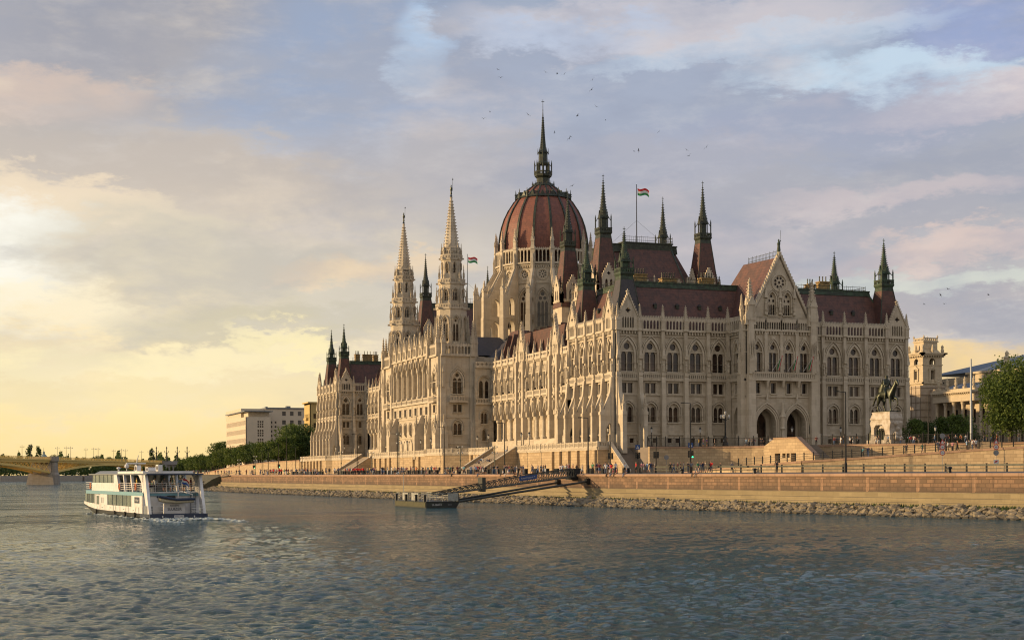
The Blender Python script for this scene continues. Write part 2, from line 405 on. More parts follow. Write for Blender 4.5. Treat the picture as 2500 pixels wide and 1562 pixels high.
def spire_turret(cx, cy, zb, zc, zt, hw0, hw1, sh=2.2, shaft='roof', top='dark', gablets=False, label=None):
    """roofed turret: tiled tapering shaft, metal gallery, cage and crocketed needle"""
    s = MB(Tm(cx, cy)); s.frust(0,0,zb,zc-.9,hw0,hw0,hw1,hw1)
    for k in range(4):
        a = PI/4+k*PI/2; r2 = math.sqrt(2)
        s.tube((hw0*r2*math.cos(a),hw0*r2*math.sin(a),zb),(hw1*r2*math.cos(a),hw1*r2*math.sin(a),zc-.9),.13,.1,5,1)
    t = s.build('turret', [MAT[shaft], MAT['dark']], PARL)
    m = MB(Tm(cx, cy)); c = hw1
    m.frust(0,0,zc-1.7,zc-.9,c+.12,c+.12,c+.05,c+.05); m.frust(0,0,zc-.9,zc-.4,c+.05,c+.05,c+.28,c+.28); m.box(-c-.28,c+.28,-c-.28,c+.28,zc-.4,zc-.2)
    for k in range(4):
        mm = MB(); balustrade(mm, -c-.22, c+.22, -c-.25, zc-.2, zc+.7, .5, .12); m.merge(mm, Tm(cx, cy) @ Matrix.Rotation(k*PI/2,4,'Z'))
    b = c*.72; H = zt-zc
    for (x, y) in ((-1,-1),(1,-1),(1,1),(-1,1)):
        m.box(x*c*1.05-.11,x*c*1.05+.11,y*c*1.05-.11,y*c*1.05+.11,zc,zc+sh); m.frust(x*c*1.05,y*c*1.05,zc+sh,zc+sh+.9,.13,.13,.02,.02)
        m.tube((x*c*1.05,y*c*1.05,zc+sh*.75),(x*b*.8,y*b*.8,zc+sh*1.15),.09,.07,4)
        m.box(x*b*.8-.1,x*b*.8+.1,y*b*.8-.1,y*b*.8+.1,zc,zc+sh)
    m.frust(0,0,zc,zc+sh,b*.62,b*.62,b*.62,b*.62); m.frust(0,0,zc+sh-.1,zc+sh+.35,b*1.12,b*1.12,b,b)
    zs = zc+sh+.3; zn = zt-H*.13
    m.lathe([(b*1.18,zs),(b*.62,zs+(zn-zs)*.35),(b*.34,zs+(zn-zs)*.68),(.09,zn),(.05,zt)], 8, rot=PI/8)
    nc = 13
    for j in range(nc):
        f = (j+.3)/nc; z = zs+(zn-zs)*f; r = np.interp(f,[0,.35,.68,1],[b*1.18,b*.62,b*.34,.09])+.07
        for k in range(4): m.box(r*math.cos(PI/4+k*PI/2)-.1,r*math.cos(PI/4+k*PI/2)+.1,r*math.sin(PI/4+k*PI/2)-.1,r*math.sin(PI/4+k*PI/2)+.1,z,z+.16)
    for k in range(4):   # lucarnes at needle foot
        mm = MB(); mm.add([(-b*.5,-b*1.15,zs-.2),(b*.5,-b*1.15,zs-.2),(0,-b*1.15,zs+1.5),(0,-b*.2,zs+1.2)],[(0,1,2),(1,3,2),(0,2,3)]); m.merge(mm, Tm(cx,cy) @ Matrix.Rotation(k*PI/2,4,'Z'))
    m.lathe([(.02,zn-.1),(.24,zn+.12),(.02,zn+.35)],6); m.lathe([(.02,zt-1.2),(.15,zt-1.05),(.02,zt-.9)],6); m.box(-.3,.3,-.03,.03,zt-.5,zt-.38)
    m.build('spire', MAT[top], t)
    return t
# ---------------- south front
SF = Matrix()
for (xa, xb, seq) in ((0, 25.6, 'g'), (42.3, 68.5, 'h')):
    wall = MB(SF); tr = MB(SF)
    n = 5; step = (xb-xa)/n
    for k in range(n):
        x0 = xa+k*step; x1 = x0+step; c = (x0+x1)/2
        ops = [('main', c, 25.4), ('square', c, 21.0), ('ground', c, 15.2), ('cellar', c-.9, 11.0), ('cellar', c+.9, 11.0)]
        bay_body(SF, wall, tr, x0, x1, None, ops)
        strings(tr, x0, x1)
        balustrade(tr, x0+.55, x1-.55, -.62, 23.95, 25.0)
        g = (seq == 'g' and k == 0) or (seq == 'h' and k == n-1)
        cornice(tr, x0, x1, 0, 7, not g)
        if g: gable(SF, c, step-.7, Z_C+.12, Z_C+2.4, 40.6, 5, .6, y=-.5)
        xs = [x0] if k else [x0+.25]
        if k == n-1: xs.append(x1-.25 if seq == 'h' else x1-.6)
        for x in xs: pier(tr, SF, x)
    wall.build('south_wall', MAT['stone'], PARL); tr.build('stone_trim', MAT['trim'], PARL)
for x in (.45, 5.12): buttress(SF, x)
# central projection of the south front
CXm = 33.55; YP = -7.1; x0c, x1c = 25.6, 41.5
T = Matrix.Translation((0, YP, 0)); wall = MB(T); tr = MB(T)
portals = [arch(CXm-3.45, Z_G-1.5, 4.5, 14.6, 18.0, 7), arch(CXm+3.45, Z_G-1.5, 4.5, 14.6, 18.0, 7)]
holes = list(portals)
for k in range(4):
    c = CXm + (k-1.5)*3.6
    holes += [shift(HOLES['cen'], c, 25.3), shift(HOLES['sq1'], c, 20.95)]
    addwin(T, 'cen', c, 25.3, 6.2); addwin(T, 'sq1', c, 20.95, 2.2)
    balustrade(tr, c-1.8, c+1.8, -1.3, 24.0, 25.1); 
    gallery(tr, c-1.8+.2, c+1.8-.2, -.35, Z_C+.12, Z_C+2.3, 6)
    tr.plate([(c-.5,31.9),(c,31.5),(c+.5,31.9),(c+.4,32.6),(c-.4,32.6)], [], -.18, .02)
# outline must start at floor, portals cut as notches
ol = [(x0c, Z_G-1.5)]
for c in (CXm-3.45, CXm+3.45):
    a = arch(c, Z_G-1.5, 4.5, 14.6, 18.0, 7); arc = a[1:]            # right foot ... then up and over to left foot
    pts = [a[0]] + arc[::-1]                                             # left foot, left spring .. apex .. right foot
    ol += pts
ol += [(x1c, Z_G-1.5), (x1c, Z_C), (x0c, Z_C)]
wall.plate(ol, holes[2:], 0, 1.2, back=False)
for c in (CXm-3.45, CXm+3.45):
    for i, (g0, g1, d) in enumerate(((.0,.28,-.15),(.34,.62,-.3),(.70,1.0,-.45))):
        o = scaled_arch(c, Z_G-1.4+.01*i, 4.5, 14.6, 18.0, g1); ii = scaled_arch(c, Z_G-1.39+.01*i, 4.5, 14.6, 18.0, g0)
        tr.plate([o[0]] + [ii[0]] + ii[2:][::-1][:0] + [ii[0]], [], 0, 0) if False else None
        L = o[2:]; I = ii[2:]
        ring = [o[1]] + L + [o[0], ii[0]] + I[::-1] + [ii[1]]
        tr.plate(ring, [], d, .02, back=False)
    tr.frust(c, -.45, 19.6, 21.0, .22,.2,.05,.05)
    # porch interior: back wall with tympanum and dark doors
    tr.plate(rect(c-2.9, c+2.9, Z_G-1.5, 19.2), [arch(c, Z_G-1.2, 3.6, 15.0, 17.6)], 3.2, 3.5)
    tr.box(c-2.9, c-2.6, 1.2, 3.2, Z_G-1.5, 19.2); tr.box(c+2.6, c+2.9, 1.2, 3.2, Z_G-1.5, 19.2); tr.box(c-2.9, c+2.9, 1.2, 3.5, 19.2, 19.5)
    dd = MB(T); dd.plate(arch(c, Z_G-1.2, 3.5, 15.0, 17.5), [], 3.5, 3.6); dd.box(c-.06,c+.06,3.42,3.5,Z_G-1.2,14.8); dd.box(c-1.7,c+1.7,3.42,3.5,14.6,14.8)
    dd.build('door', MAT['glass'], PARL)
tr.lathe([(.5,Z_G),(.3,12.),(.3,13.5),(.55,13.8),(.4,14.2),(.5,16.0),(.7,16.2),(.4,17.2),(.05,19.4)], 8, CXm, -.7)
strings(tr, x0c, x1c, 0, [(20.2,.28,.25),(23.5,.45,1.3),(29.2,.18,.12)])
for c in (CXm-3.6, CXm, CXm+3.6):
    tr.frust(c, -.7, 22.2, 23.5, .2, .2, .28, .62)
    tr.box(c-.35, c+.35, -.4, .02, 25.0, Z_C)
corbels(tr, x0c, x1c, 0, Z_C-.75, Z_C-.2); tr.box(x0c, x1c, -.6, .05, Z_C-.2, Z_C+.12)
for (x, s) in ((x0c+.75, -1), (x1c-.75, 1)):
    tr.box(x-.95, x+.95, -1.5, .02, Z_G-1.5, 12.8); tr.box(x-.8, x+.8, -1.2, .02, 12.8, 24.8); tr.box(x-.62, x+.62, -.9, .02, 24.8, Z_C+2)
    tr.box(x+s*1.5-.02-.8, x+s*1.5+.02+.8, 0.15, 1.7, Z_G-1.5, 24.8) if False else None
    for q in range(3): pinn(T, x+(q-1)*.5, -1.2, 24.8+q*.3, 6.5, .6)
    tr.lathe([(.2,25.2),(.32,25.6),(.26,26.8),(.3,27.2),(.12,27.5),(.17,27.7),(.02,28.0)], 6, x, -1.15)
    pinn(T, x, -.1, Z_C+1.9, 8.6, 1.7); pinn(T, x-.9, -.5, Z_C+1., 5.0, .6); pinn(T, x+.9, -.5, Z_C+1., 5.0, .6)
wall.build('south_wall', MAT['stone'], PARL); tr.build('stone_trim', MAT['trim'], PARL)
# big gable
g = MB(T); hw = 6.6; zg0 = 35.9; za = 48.7
hl = [circ(CXm, 43.6, 1.5, 24), shift(HOLES['gabwin'], CXm-1.75, 36.9), shift(HOLES['gabwin'], CXm+1.75, 36.9)]
g.plate([(CXm-hw, zg0),(CXm+hw, zg0),(CXm, za)], hl, .5, 1.2, back=False)
addwin(T, 'rose_gable', CXm, 43.6, 4, .5)
for s in (-1, 1): addwin(T, 'gabwin', CXm+s*1.75, 36.9, 4.7, .5)
for s in (-1, 1):
    a = (CXm+s*(hw+.4), zg0-.2); b = (CXm, za+.35)
    g.add([(a[0],.1,a[1]),(b[0],.1,b[1]),(b[0],1.3,b[1]),(a[0],1.3,a[1]),(a[0]+s*.1,.1,a[1]+.65),(b[0],.1,b[1]+.8),(b[0],1.3,b[1]+.8),(a[0]+s*.1,1.3,a[1]+.65)],
          [(3,2,1,0),(4,5,6,7),(0,1,5,4),(1,2,6,5),(2,3,7,6),(3,0,4,7)])
    crocket_edge(g, (a[0],a[1]+.6), (b[0],b[1]+.6), .3, 22, .2)
for dx in (-3.3, 0, 3.3):
    g.box(CXm+dx-.35,CXm+dx+.35,-.05,.5,37.0,37.5); g.lathe([(.15,37.5),(.3,37.9),(.24,39.0),(.3,39.4),(.1,39.7),(.17,39.9),(.02,40.2)],6,CXm+dx,.15); g.frust(CXm+dx,.2,40.6,42.8,.34,.3,.03,.03); g.box(CXm+dx-.35,CXm+dx+.35,-.1,.5,40.4,40.65)
g.build('gable', MAT['trim'], PARL)
st = MB(T); st.lathe([(.5,za+.6),(.35,za+1.2),(.4,za+1.5),(.28,za+2.4),(.36,za+2.9),(.14,za+3.2),(.2,za+3.5),(.02,za+3.8)],8,CXm,.7); st.tube((CXm+.3,.7,za+2.8),(CXm+.45,.7,za+5.6),.05,.03,5); st.tube((CXm,.7,za+2.9),(CXm+.4,.5,za+3.5),.1,.07,5)
st.build('statue', MAT['verd'], PARL)
# returns of the projection (west and east sides)
for (X, sgn) in ((x0c, 1), (x1c, -1)):
    T2 = (Matrix.Translation((X, YP, 0)) @ Matrix.Rotation(-PI/2, 4, 'Z')) if sgn == 1 else (Matrix.Translation((X, 0, 0)) @ Matrix.Rotation(PI/2, 4, 'Z'))
    L0, L1 = (-7.1, 0) if sgn == 1 else (-7.1, 0)
    wall = MB(T2); tr = MB(T2); c = -3.9 if sgn == 1 else -3.2
    wall.plate(rect(L0, L1, Z_G-1.5, Z_C), [shift(HOLES['cen'], c, 25.3), shift(HOLES['sq1'], c, 20.95), arch(c, Z_G, 3.0, 15.5, 18.4)], 0, .9, back=False)
    tr.plate(arch(c, Z_G, 3.0, 15.5, 18.4), [], 2.0, 2.2)
    addwin(T2, 'cen', c, 25.3, 6.2); addwin(T2, 'sq1', c, 20.95, 2.2)
    strings(tr, L0, L1, 0, [(20.2,.28,.25),(23.5,.45,.5),(29.2,.18,.12)]); balustrade(tr, L0+.8, L1-1.6, -.5, 23.95, 25.0)
    cornice(tr, L0, L1, 0, 8)
    xx = L1-.8 if sgn == 1 else L0+.8
    tr.box(xx-.95, xx+.95, -1.5, .02, Z_G-1.5, 12.8); tr.box(xx-.8, xx+.8, -1.2, .02, 12.8, 24.8); tr.box(xx-.6, xx+.6, -.9, .02, 24.8, Z_C+2)
    pinn(T2, xx, -1.1, 24.8, 6.5, .7); pinn(T2, xx, -.6, Z_C+1.9, 5.5, .8)
    wall.build('side_wall', MAT['stone'], PARL); tr.build('stone_trim', MAT['trim'], PARL)
# gable roof over projection
rf = MB(Matrix()); ya, yb = YP+.9, 6.2
rf.add([(CXm-6.6,ya,35.6),(CXm,ya,48.8),(CXm+6.6,ya,35.6),(CXm-7.2,13,35.6),(CXm-1.2,yb,48.8),(CXm+1.2,yb,48.8),(CXm+7.2,13,35.6),(CXm,yb,48.8)],
       [(0,1,7,4,3),(1,2,6,5,7),(3,4,5,6),(4,7,5)])
rf.build('roof', MAT['roof'], PARL)
def railing(pts, h=1.1, post=1.6, mat='dark', fin=True):
    m = MB()
    for (a, b) in zip(pts[:-1], pts[1:]):
        a = Vector(a); b = Vector(b); L = (b-a).length; n = max(1, int(L/post))
        m.tube(a+Vector((0,0,h)), b+Vector((0,0,h)), .05, n=4); m.tube(a+Vector((0,0,h*.35)), b+Vector((0,0,h*.35)), .05, n=4)
        for k in range(n*3+1):
            p = a + (b-a)*(k/(n*3)); big = k % 3 == 0
            m.tube(p, p+Vector((0,0,h*(1.25 if big else 1.05))), .06 if big else .035, .03, n=4)
    return m.build('roof_railing', MAT[mat], PARL)
railing([(CXm,ya,48.9),(CXm,yb,48.9)], 1.2)
# ---------------- generic pavilion roof with mansard
def mansard(x0,x1,y0,y1,z0,z1,ins,mat='roof',name='roof',ridge=True, insy=None):
    iy = ins if insy is None else insy
    m = MB(); cx, cy = (x0+x1)/2, (y0+y1)/2
    m.frust(cx,cy,z0,z1,(x1-x0)/2,(y1-y0)/2,(x1-x0)/2-ins,(y1-y0)/2-iy)
    o = m.build(name, MAT[mat], PARL)
    if ridge:
        r = MB(); a=(x1-x0)/2-ins; b=(y1-y0)/2-iy
        r.frust(cx,cy,z1-.9,z1+.05,a+.55,b+.55,a+.4,b+.4); r.box(cx-a-.5,cx+a+.5,cy-b-.5,cy+b+.5,z1+.05,z1+.3)
        for s in (-1,1):
            for q in (-1,1): r.tube((cx+s*(x1-x0)/2,cy+q*(y1-y0)/2,z0),(cx+s*a,cy+q*b,z1),.2,.2,5)
        r.build('roof_ridge_trim', MAT['verd'], o)
    return o
mansard(1.4,67.1,1.3,26,34.2,44.0,4.6)
railing([(6,21,44.2),(6,6.4,44.2),(27,6.4,44.2)],1.0); railing([(40,6.4,44.2),(62.5,6.4,44.2),(62.5,21,44.2)],1.0)
railing([(6,21,44.2),(62.5,21,44.2)],1.0)
def dormers(pts, d=(0,-1)):
    for (x, y, z) in pts:
        m = MB(Matrix.Translation((x,y,z)) @ Matrix.Rotation(math.atan2(d[0], -d[1])*-1 if False else (0 if d == (0,-1) else -PI/2), 4, 'Z'))
        m.box(-.32,.32,-.5,.8,0,.75,1); m.add([(-.42,-.6,.75),(.42,-.6,.75),(0,-.6,1.15),(0,1.1,1.15),(-.42,.9,.75),(.42,.9,.75)],[(0,1,2),(0,2,3,4),(1,5,3,2)])
        m.build('dormer', [MAT['slate'], MAT['dark']], PARL)
dormers([(x, 3.7, 38.6) for x in (10.4,15.4,20.5,25.3)] + [(x, 3.7, 38.6) for x in (46.5,52,57.4)])
dormers([(3.7, y, 38.6) for y in (9,12.6,16.4)], (-1,0))
# snow guard line at foot of roof
m = MB(); m.box(4,64,2.35,2.5,36.4,36.62); m.build('snow_guard', MAT['dark'], PARL)
spire_turret(3.6,3.6,34.5,45.7,55.0,2.9,1.3,shaft='slate',top='verd'); spire_turret(2.9,21.6,34.5,45.7,55.2,2.5,1.25,top='verd')
spire_turret(65.2,3.4,34.5,45.7,55.6,2.9,1.3,top='verd'); spire_turret(64.2,21.6,34.5,45.7,55.3,2.5,1.25,top='verd')
def chimney(x, y, z, w, d, h, pots=5):
    m = MB(Tm(x,y,z)); m.box(-w/2,w/2,-d/2,d/2,0,h); m.box(-w/2-.15,w/2+.15,-d/2-.15,d/2+.15,h*.72,h*.82); m.box(-w/2-.2,w/2+.2,-d/2-.2,d/2+.2,h,h+.22)
    o = m.build('chimney', MAT['ochre'], PARL); p = MB(Tm(x,y,z))
    for k in range(pots):
        c = -w/2+(k+.5)*w/pots; p.lathe([(.16,h+.2),(.12,h+1.2),(.17,h+1.25),(.15,h+1.4)],6,c,0)
    p.build('chimney_pot', MAT['dark'], o)
for (x,y,w,h,p) in ((11.2,13,3.0,2.4,5),(18.5,14,3.4,1.9,6),(26.6,12,3.0,2.0,5),(28.6,20,2.2,1.4,3),(42.3,14,1.5,2.6,2),(45.8,14,3.0,2.4,4),(48.8,15,2.6,1.4,4),(53.2,14,1.8,2.0,3),(55.2,12,2.4,2.4,3)):
    chimney(x,y,44.2,w,1.6,h,p)
# ---------------- west pavilions
def west_pavilion(y0, y1, n, spires=True):
    T = Wf(0, 0); wall = MB(T); tr = MB(T); step = (y1-y0)/n
    for k in range(n):
        ya = y0+k*step; yb = ya+step; c = -(ya+yb)/2
        ops = [('mainw', c, 25.4), ('square', c, 21.0), ('ground', c, 15.2)]
        bay_body(T, wall, tr, -yb, -ya, None, ops); strings(tr, -yb, -ya)
        balustrade(tr, -yb+.5, -ya-.5, -.62, 23.95, 25.0)
        g = k in (0, n-1); cornice(tr, -yb, -ya, 0, 7, not g)
        if g: gable(T, c, step-.6, Z_C+.12, Z_C+2.4, 40.6, 4, .5, y=-.5)
        pier(tr, T, -ya-(.3 if k == 0 else 0)); buttress(T, -ya-(.45 if k == 0 else 0))
    pier(tr, T, -y1+.4); buttress(T, -y1+.45)
    wall.build('west_wall', MAT['stone'], PARL); tr.build('stone_trim', MAT['trim'], PARL)
    m = MB(); m.box(.9, 11, y1-1., y1, Z_G, Z_C+.1); m.build('side_wall', MAT['stone'], PARL); m = MB(); m.box(.9,68,y0+.9 if y0 else 1.0,y0+1.6 if y0 else 1.2,Z_C-.4,Z_C+.1); m.build('roof_gutter', MAT['stone'], PARL)
west_pavilion(0, 24.0, 5)
west_pavilion(235, 265, 6)
m = MB(); m.box(0,.3,-.0,.0001,0,.001) ; del m
# north-west pavilion south face + roof
T = Matrix.Translation((0,235,0)); wall = MB(T); tr = MB(T)
for (xa, xb, key, g) in ((0,5.3,'main',True),(5.3,10,'twin5',False)):
    c = (xa+xb)/2; z = 25.4
    ops = [(key,c,25.4),('square',c,21.0),('ground',c,15.2)] if g else [('mainw',c,25.4),('sq1',c,21.0),('single',c,15.2)]
    bay_body(T, wall, tr, xa, xb, None, ops); strings(tr, xa, xb); balustrade(tr, xa+.5, xb-.5, -.62, 23.95, 25.0); cornice(tr, xa, xb, 0, 6, not g)
    if g: gable(T, c, 4.7, Z_C+.12, Z_C+2.4, 40.6, 5, .6, y=-.5)
    pier(tr, T, xb if xb < 9 else xb-.4)
pier(tr, T, .3); buttress(T, .45); buttress(T, 5.3)
wall.build('side_wall', MAT['stone'], PARL); tr.build('stone_trim', MAT['trim'], PARL)
mansard(1.4,60,236.3,264,34.2,44.4,4.6)
railing([(6.5,241,44.6),(40,241,44.6)],1.0)
for (x,y,w) in ((9.5,246,1.6),(13.2,246,3.2),(16.4,247,1.6),(25,244,4.5)): chimney(x,y,44.6,w,1.6,2.6,3)
spire_turret(3.0,239.0,34.5,46.8,57.4,2.5,1.3,top='verd'); spire_turret(3.4,259.5,34.5,46.3,57.2,2.5,1.3,top='verd')
# drain pipes at corners
m = MB(); m.tube((-.25,-.3,Z_G),(-.25,-.3,33),.14,n=6); m.build('drain_pipe', MAT['iron'], PARL)
m = MB(); m.tube((-.25,234.7,Z_G),(-.25,234.7,33),.14,n=6); m.build('drain_pipe', MAT['iron'], PARL)
# ---------------- recessed wings (west)
def wing(y0, y1, n, gables):
    X = 10.0; T = Wf(X, 0); wall = MB(T); tr = MB(T); step = (y1-y0)/n; ZT = 33.0; ZF = 13.3
    for k in range(n):
        ya = y0+k*step; yb = ya+step; c = -(ya+yb)/2; hw = step/2
        a = arch(c, ZF, step-1.0, 19.0, 22.4, 6)
        ol = [(c-hw, 19.0)] + a[2:][::-1] + [(c+hw, 19.0), (c+hw, ZT), (c-hw, ZT)]
        wall.plate(ol, [shift(HOLES['tall3'], c, 25.5)], 0, .8, back=False); addwin(T, 'tall3', c, 25.5, 4.9)
        o = scaled_arch(c, 19.0, step-1.0, 19.0, 22.4, .3)[2:]; ii = a[2:]; tr.plate(o + ii[::-1], [], -.2, .02, back=False)
        for s in (-1, 1): tr.frust(c+s*.48, -.2, 29.6, 31.3, .12,.12,.03,.03); tr.box(c+s*.48-.12,c+s*.48+.12,-.35,0,25.6,29.6)
        for q in (-.95,0,.95): tr.plate([(c+q-.5,29.6),(c+q+.5,29.6),(c+q,31.4)],[(circ(c+q,30.1,.18,6))],-.35,-.15)
        balustrade(tr, -yb+.4, -ya-.4, -.6, 24.3, 25.4); tr.box(-yb,-ya,-.65,.05,23.9,24.3); corbels(tr,-yb,-ya,0,23.5,23.9,.4)
        tr.box(-yb,-ya,-.5,.05,ZT-.1,ZT+.2); corbels(tr,-yb,-ya,0,ZT-.6,ZT-.1,.35)
        nq = 4; tr.plate(rect(-yb,-ya,ZT+.2,ZT+1.6), [quatre(-yb+(j+.5)*step/nq, ZT+.9, .42) for j in range(nq)], -.45, -.2)
        # pier, column, statue, pinnacle
        x = -ya
        tr.lathe([(.72,ZF),(.72,ZF+.5),(.52,ZF+.7),(.48,18.0),(.75,18.7),(.78,19.1)],10,x,.35)
        tr.box(x-.4,x+.4,-.75,.02,19.0,25.4); tr.box(x-.3,x+.3,-.5,.02,25.4,ZT)
        tr.lathe([(.14,26.0),(.28,26.3),(.22,27.3),(.28,27.7),(.1,28.0),(.17,28.2),(.02,28.5)],6,x,-.75); tr.box(x-.3,x+.3,-1.,0,25.4,26.); tr.box(x-.32,x+.32,-1.05,-.2,28.9,29.4); tr.frust(x,-.62,29.4,32.2,.28,.28,.03,.03)
        tr.lathe([(.1,20.0),(.3,20.5),(.25,21.6),(.3,22.0),(.1,22.4),(.02,22.7)],6,x,-.9); tr.box(x-.35,x+.35,-1.1,-.4,22.9,23.5)
        pinn(T, x, -.3, ZT+.1, 4.6, .8)
    wall.box(-y1,-y0,4.2,4.8,Z_G,ZT); wall.box(-y1,-y0,.8,4.2,22.9,23.3); wall.box(-y1,-y0,-1.0,4.2,Z_G-1.5,ZF)
    for k in range(n):
        c = -(y0+(k+.5)*step); addwin(T @ Matrix.Translation((0,4.15,0)), 'ground', c, ZF+.5, 3.8)
    for yc in gables:
        gable(T, -yc, 4.4, ZT+.2, ZT+2.0, 42.0, 3, .5, y=-.6, th=.6)
        for s in (-1,1):
            pinn(T, -yc+s*2.4, -.5, ZT, 6.4, 1.0); tr.box(-yc+s*2.4-.5,-yc+s*2.4+.5,-1.3,.02,Z_G,ZT)
            tr.frust(-yc+s*2.4,-1.0,19,22.5,.5,.5,.2,.2)
        # tall canopied niche
        tr.plate(arch(-yc,25.6,2.2,29.6,31.6,4),[arch(-yc,25.8,1.3,29.2,30.6,4)],-.75,-.05); tr.plate([(-yc-1.5,30.6),(-yc+1.5,30.6),(-yc,33.2)],[circ(-yc,31.4,.3,8)],-.85,-.5)
        tr.lathe([(.2,25.8),(.35,26.3),(.28,28),(.34,28.4),(.12,28.8),(.2,29.0),(.02,29.3)],6,-yc,-.85)
    wall.build('wing_wall', MAT['stone'], PARL); tr.build('wing_arcade', MAT['trim'], PARL)
    # tiled roof with steep fins
    m = MB(); m.add([(X+.6,y0,33.4),(X+.6,y1,33.4),(X+7,y1,41.2),(X+7,y0,41.2),(X+14,y0,33.4),(X+14,y1,33.4)],[(0,1,2,3),(3,2,5,4),(0,3,4),(1,5,2)]); o = m.build('roof', MAT['roof'], PARL)
    for k in range(n+1):
        y = y0+k*step
        if y > y1-1: break
        f = MB(); f.add([(X+.5,y-1.3,33.6),(X+.5,y+1.3,33.6),(X+3.2,y,41.4),(X+7,y,41.2)],[(0,1,2),(1,3,2),(0,2,3)]); f.tube((X+.5,y-1.3,33.6),(X+3.2,y,41.4),.1,n=4,mat=1); f.build('roof_fin', [MAT['roof'], MAT['dark']], PARL)
wing(24.2, 103.5, 17, (32,56.5,79.4)); wing(163, 235, 15, (188.6,212))
# chimney stacks / inner mass so nothing is hollow
m = MB(); m.box(12,66,20,262,9,34.0); m.build('core_block', MAT['stone'], PARL)
# ---------------- centre block, river front
Xc = -3.5; T = Wf(Xc, 0); wall = MB(T); tr = MB(T); y0, y1, n = 115.8, 152.2, 7; step = (y1-y0)/n
for k in range(n):
    ya = y0+k*step; yb = ya+step; c = -(ya+yb)/2; hw = step/2
    a = arch(c, 25.6, step-1.3, 33.4, 36.3, 6)
    hs = [arch(c, 25.6, step-1.2, 33.4, 36.3, 6), shift(HOLES['square'], c, 21.1), shift(HOLES['pair'], c, 15.6)]
    wall.plate(rect(c-hw,c+hw,Z_G-1.5,37.2), hs, 0, .9, back=False); addwin(T,'square',c,21.1,2.2); addwin(T,'pair',c,15.6,3.4)
    o = scaled_arch(c, 33.4, step-1.2, 33.4, 36.3, .3)[2:]; ii = hs[0][2:]; tr.plate(o+ii[::-1], [], -.25, .02, back=False)
    tr.plate(arch(c, Z_G, 3.2, 12.6, 14.3, 5), [], -.12, .0); tr.plate(scaled_arch(c,Z_G,3.2,12.6,14.3,.3),[shift(arch(c,Z_G,3.2,12.6,14.3,5),0,.01)],-.3,.02,back=False)
    balustrade(tr, -yb+.3, -ya-.3, -.5, 24.6, 25.6); tr.box(-yb,-ya,-.55,.05,24.2,24.6); tr.box(-yb,-ya,-.25,.05,20.2,20.5); tr.box(-yb,-ya,-.25,.05,14.9,15.15)
    tr.box(-yb,-ya,-.5,.05,37.0,37.4)
    # loggia column
    x = -ya
    tr.lathe([(.6,25.6),(.6,26.2),(.36,26.5),(.34,32.4),(.58,33.1),(.6,33.5)],10,x,-.1)
    tr.box(x-.35,x+.35,-.55,.02,33.5,38.0); pinn(T, x, -.4, 37.4, 5.6, .85)
    gable(T, c, step-1.2, 37.4, 38.2, 42.8, 3, .35, y=-.4, th=.35)
    tr.lathe([(.14,34.2),(.26,34.5),(.2,35.4),(.26,35.8),(.1,36.1),(.02,36.4)],6,x,-.75)
    # loggia back
wall.box(-y1,-y0,3.0,3.5,25,37.2); wall.box(-y1,-y0,.9,3.0,25.0,25.5); wall.box(-y1,-y0,.9,3.0,36.8,37.2)
for k in range(n): addwin(T @ Matrix.Translation((0,2.95,0)),'big',-(y0+(k+.5)*step),26.0,6)
for x in (-y0-step, -y1+step):
    tr2 = MB(T)
    tr2.box(x-.7,x+.7,-3.0,.02,Z_G-1.5,15.5); tr2.frust(x,-1.4,15.5,21,.6,1.5,.5,.5,cy1=-.4); pinn(T,x,-2.3,15.4,5.5,1.1); tr2.build('buttress', MAT['trim'], PARL)
wall.build('west_wall', MAT['stone'], PARL); tr.build('loggia', MAT['trim'], PARL)
m = MB(); m.add([(-2,116,37.4),(-2,152,37.4),(6,146,43),(6,122,43),(22,146,43),(22,122,43),(22,152,37.4),(22,116,37.4)],[(0,1,2,3),(3,2,4,5),(2,1,6,4),(3,5,7,0)]); m.build('roof', MAT['slate'], PARL)
m = MB(); m.box(-2.3,12,107.3,115,9,36.2); m.box(-2.3,12,153.5,161,9,36.2); m.box(.2,12,115,153.5,9,37); m.build('core_block', MAT['stone'], PARL)
# south return wall beside tower
T = Matrix.Translation((0,103.8,0)); wall = MB(T); tr = MB(T); c = 8.0
ops = [('twin5',c,25.0),('pair',c,18.6),('single',c,14.6)]
holes = [shift(HOLES[k],cx,z) for (k,cx,z) in ops]; wall.plate(rect(5.5,10.6,Z_G-1.5,34.6), [shift(HOLES['twin5'],c,25.0),shift(HOLES['pair'],c,18.2),shift(HOLES['single'],c,13.6)],0,.9,back=False)
for (k,z) in (('twin5',25.0),('pair',18.2),('single',13.6)): addwin(T,k,c,z,4)
balustrade(tr,5.5,10.4,-.5,23.7,24.8); tr.box(5.5,10.4,-.55,.05,23.3,23.7); tr.box(5.5,10.4,-.4,.05,33.0,33.3); tr.plate(rect(5.5,10.4,33.3,34.7),[quatre(6.1+j*1.2,34.0,.42) for j in range(4)],-.4,-.15)
wall.build('side_wall', MAT['stone'], PARL); tr.build('stone_trim', MAT['trim'], PARL)
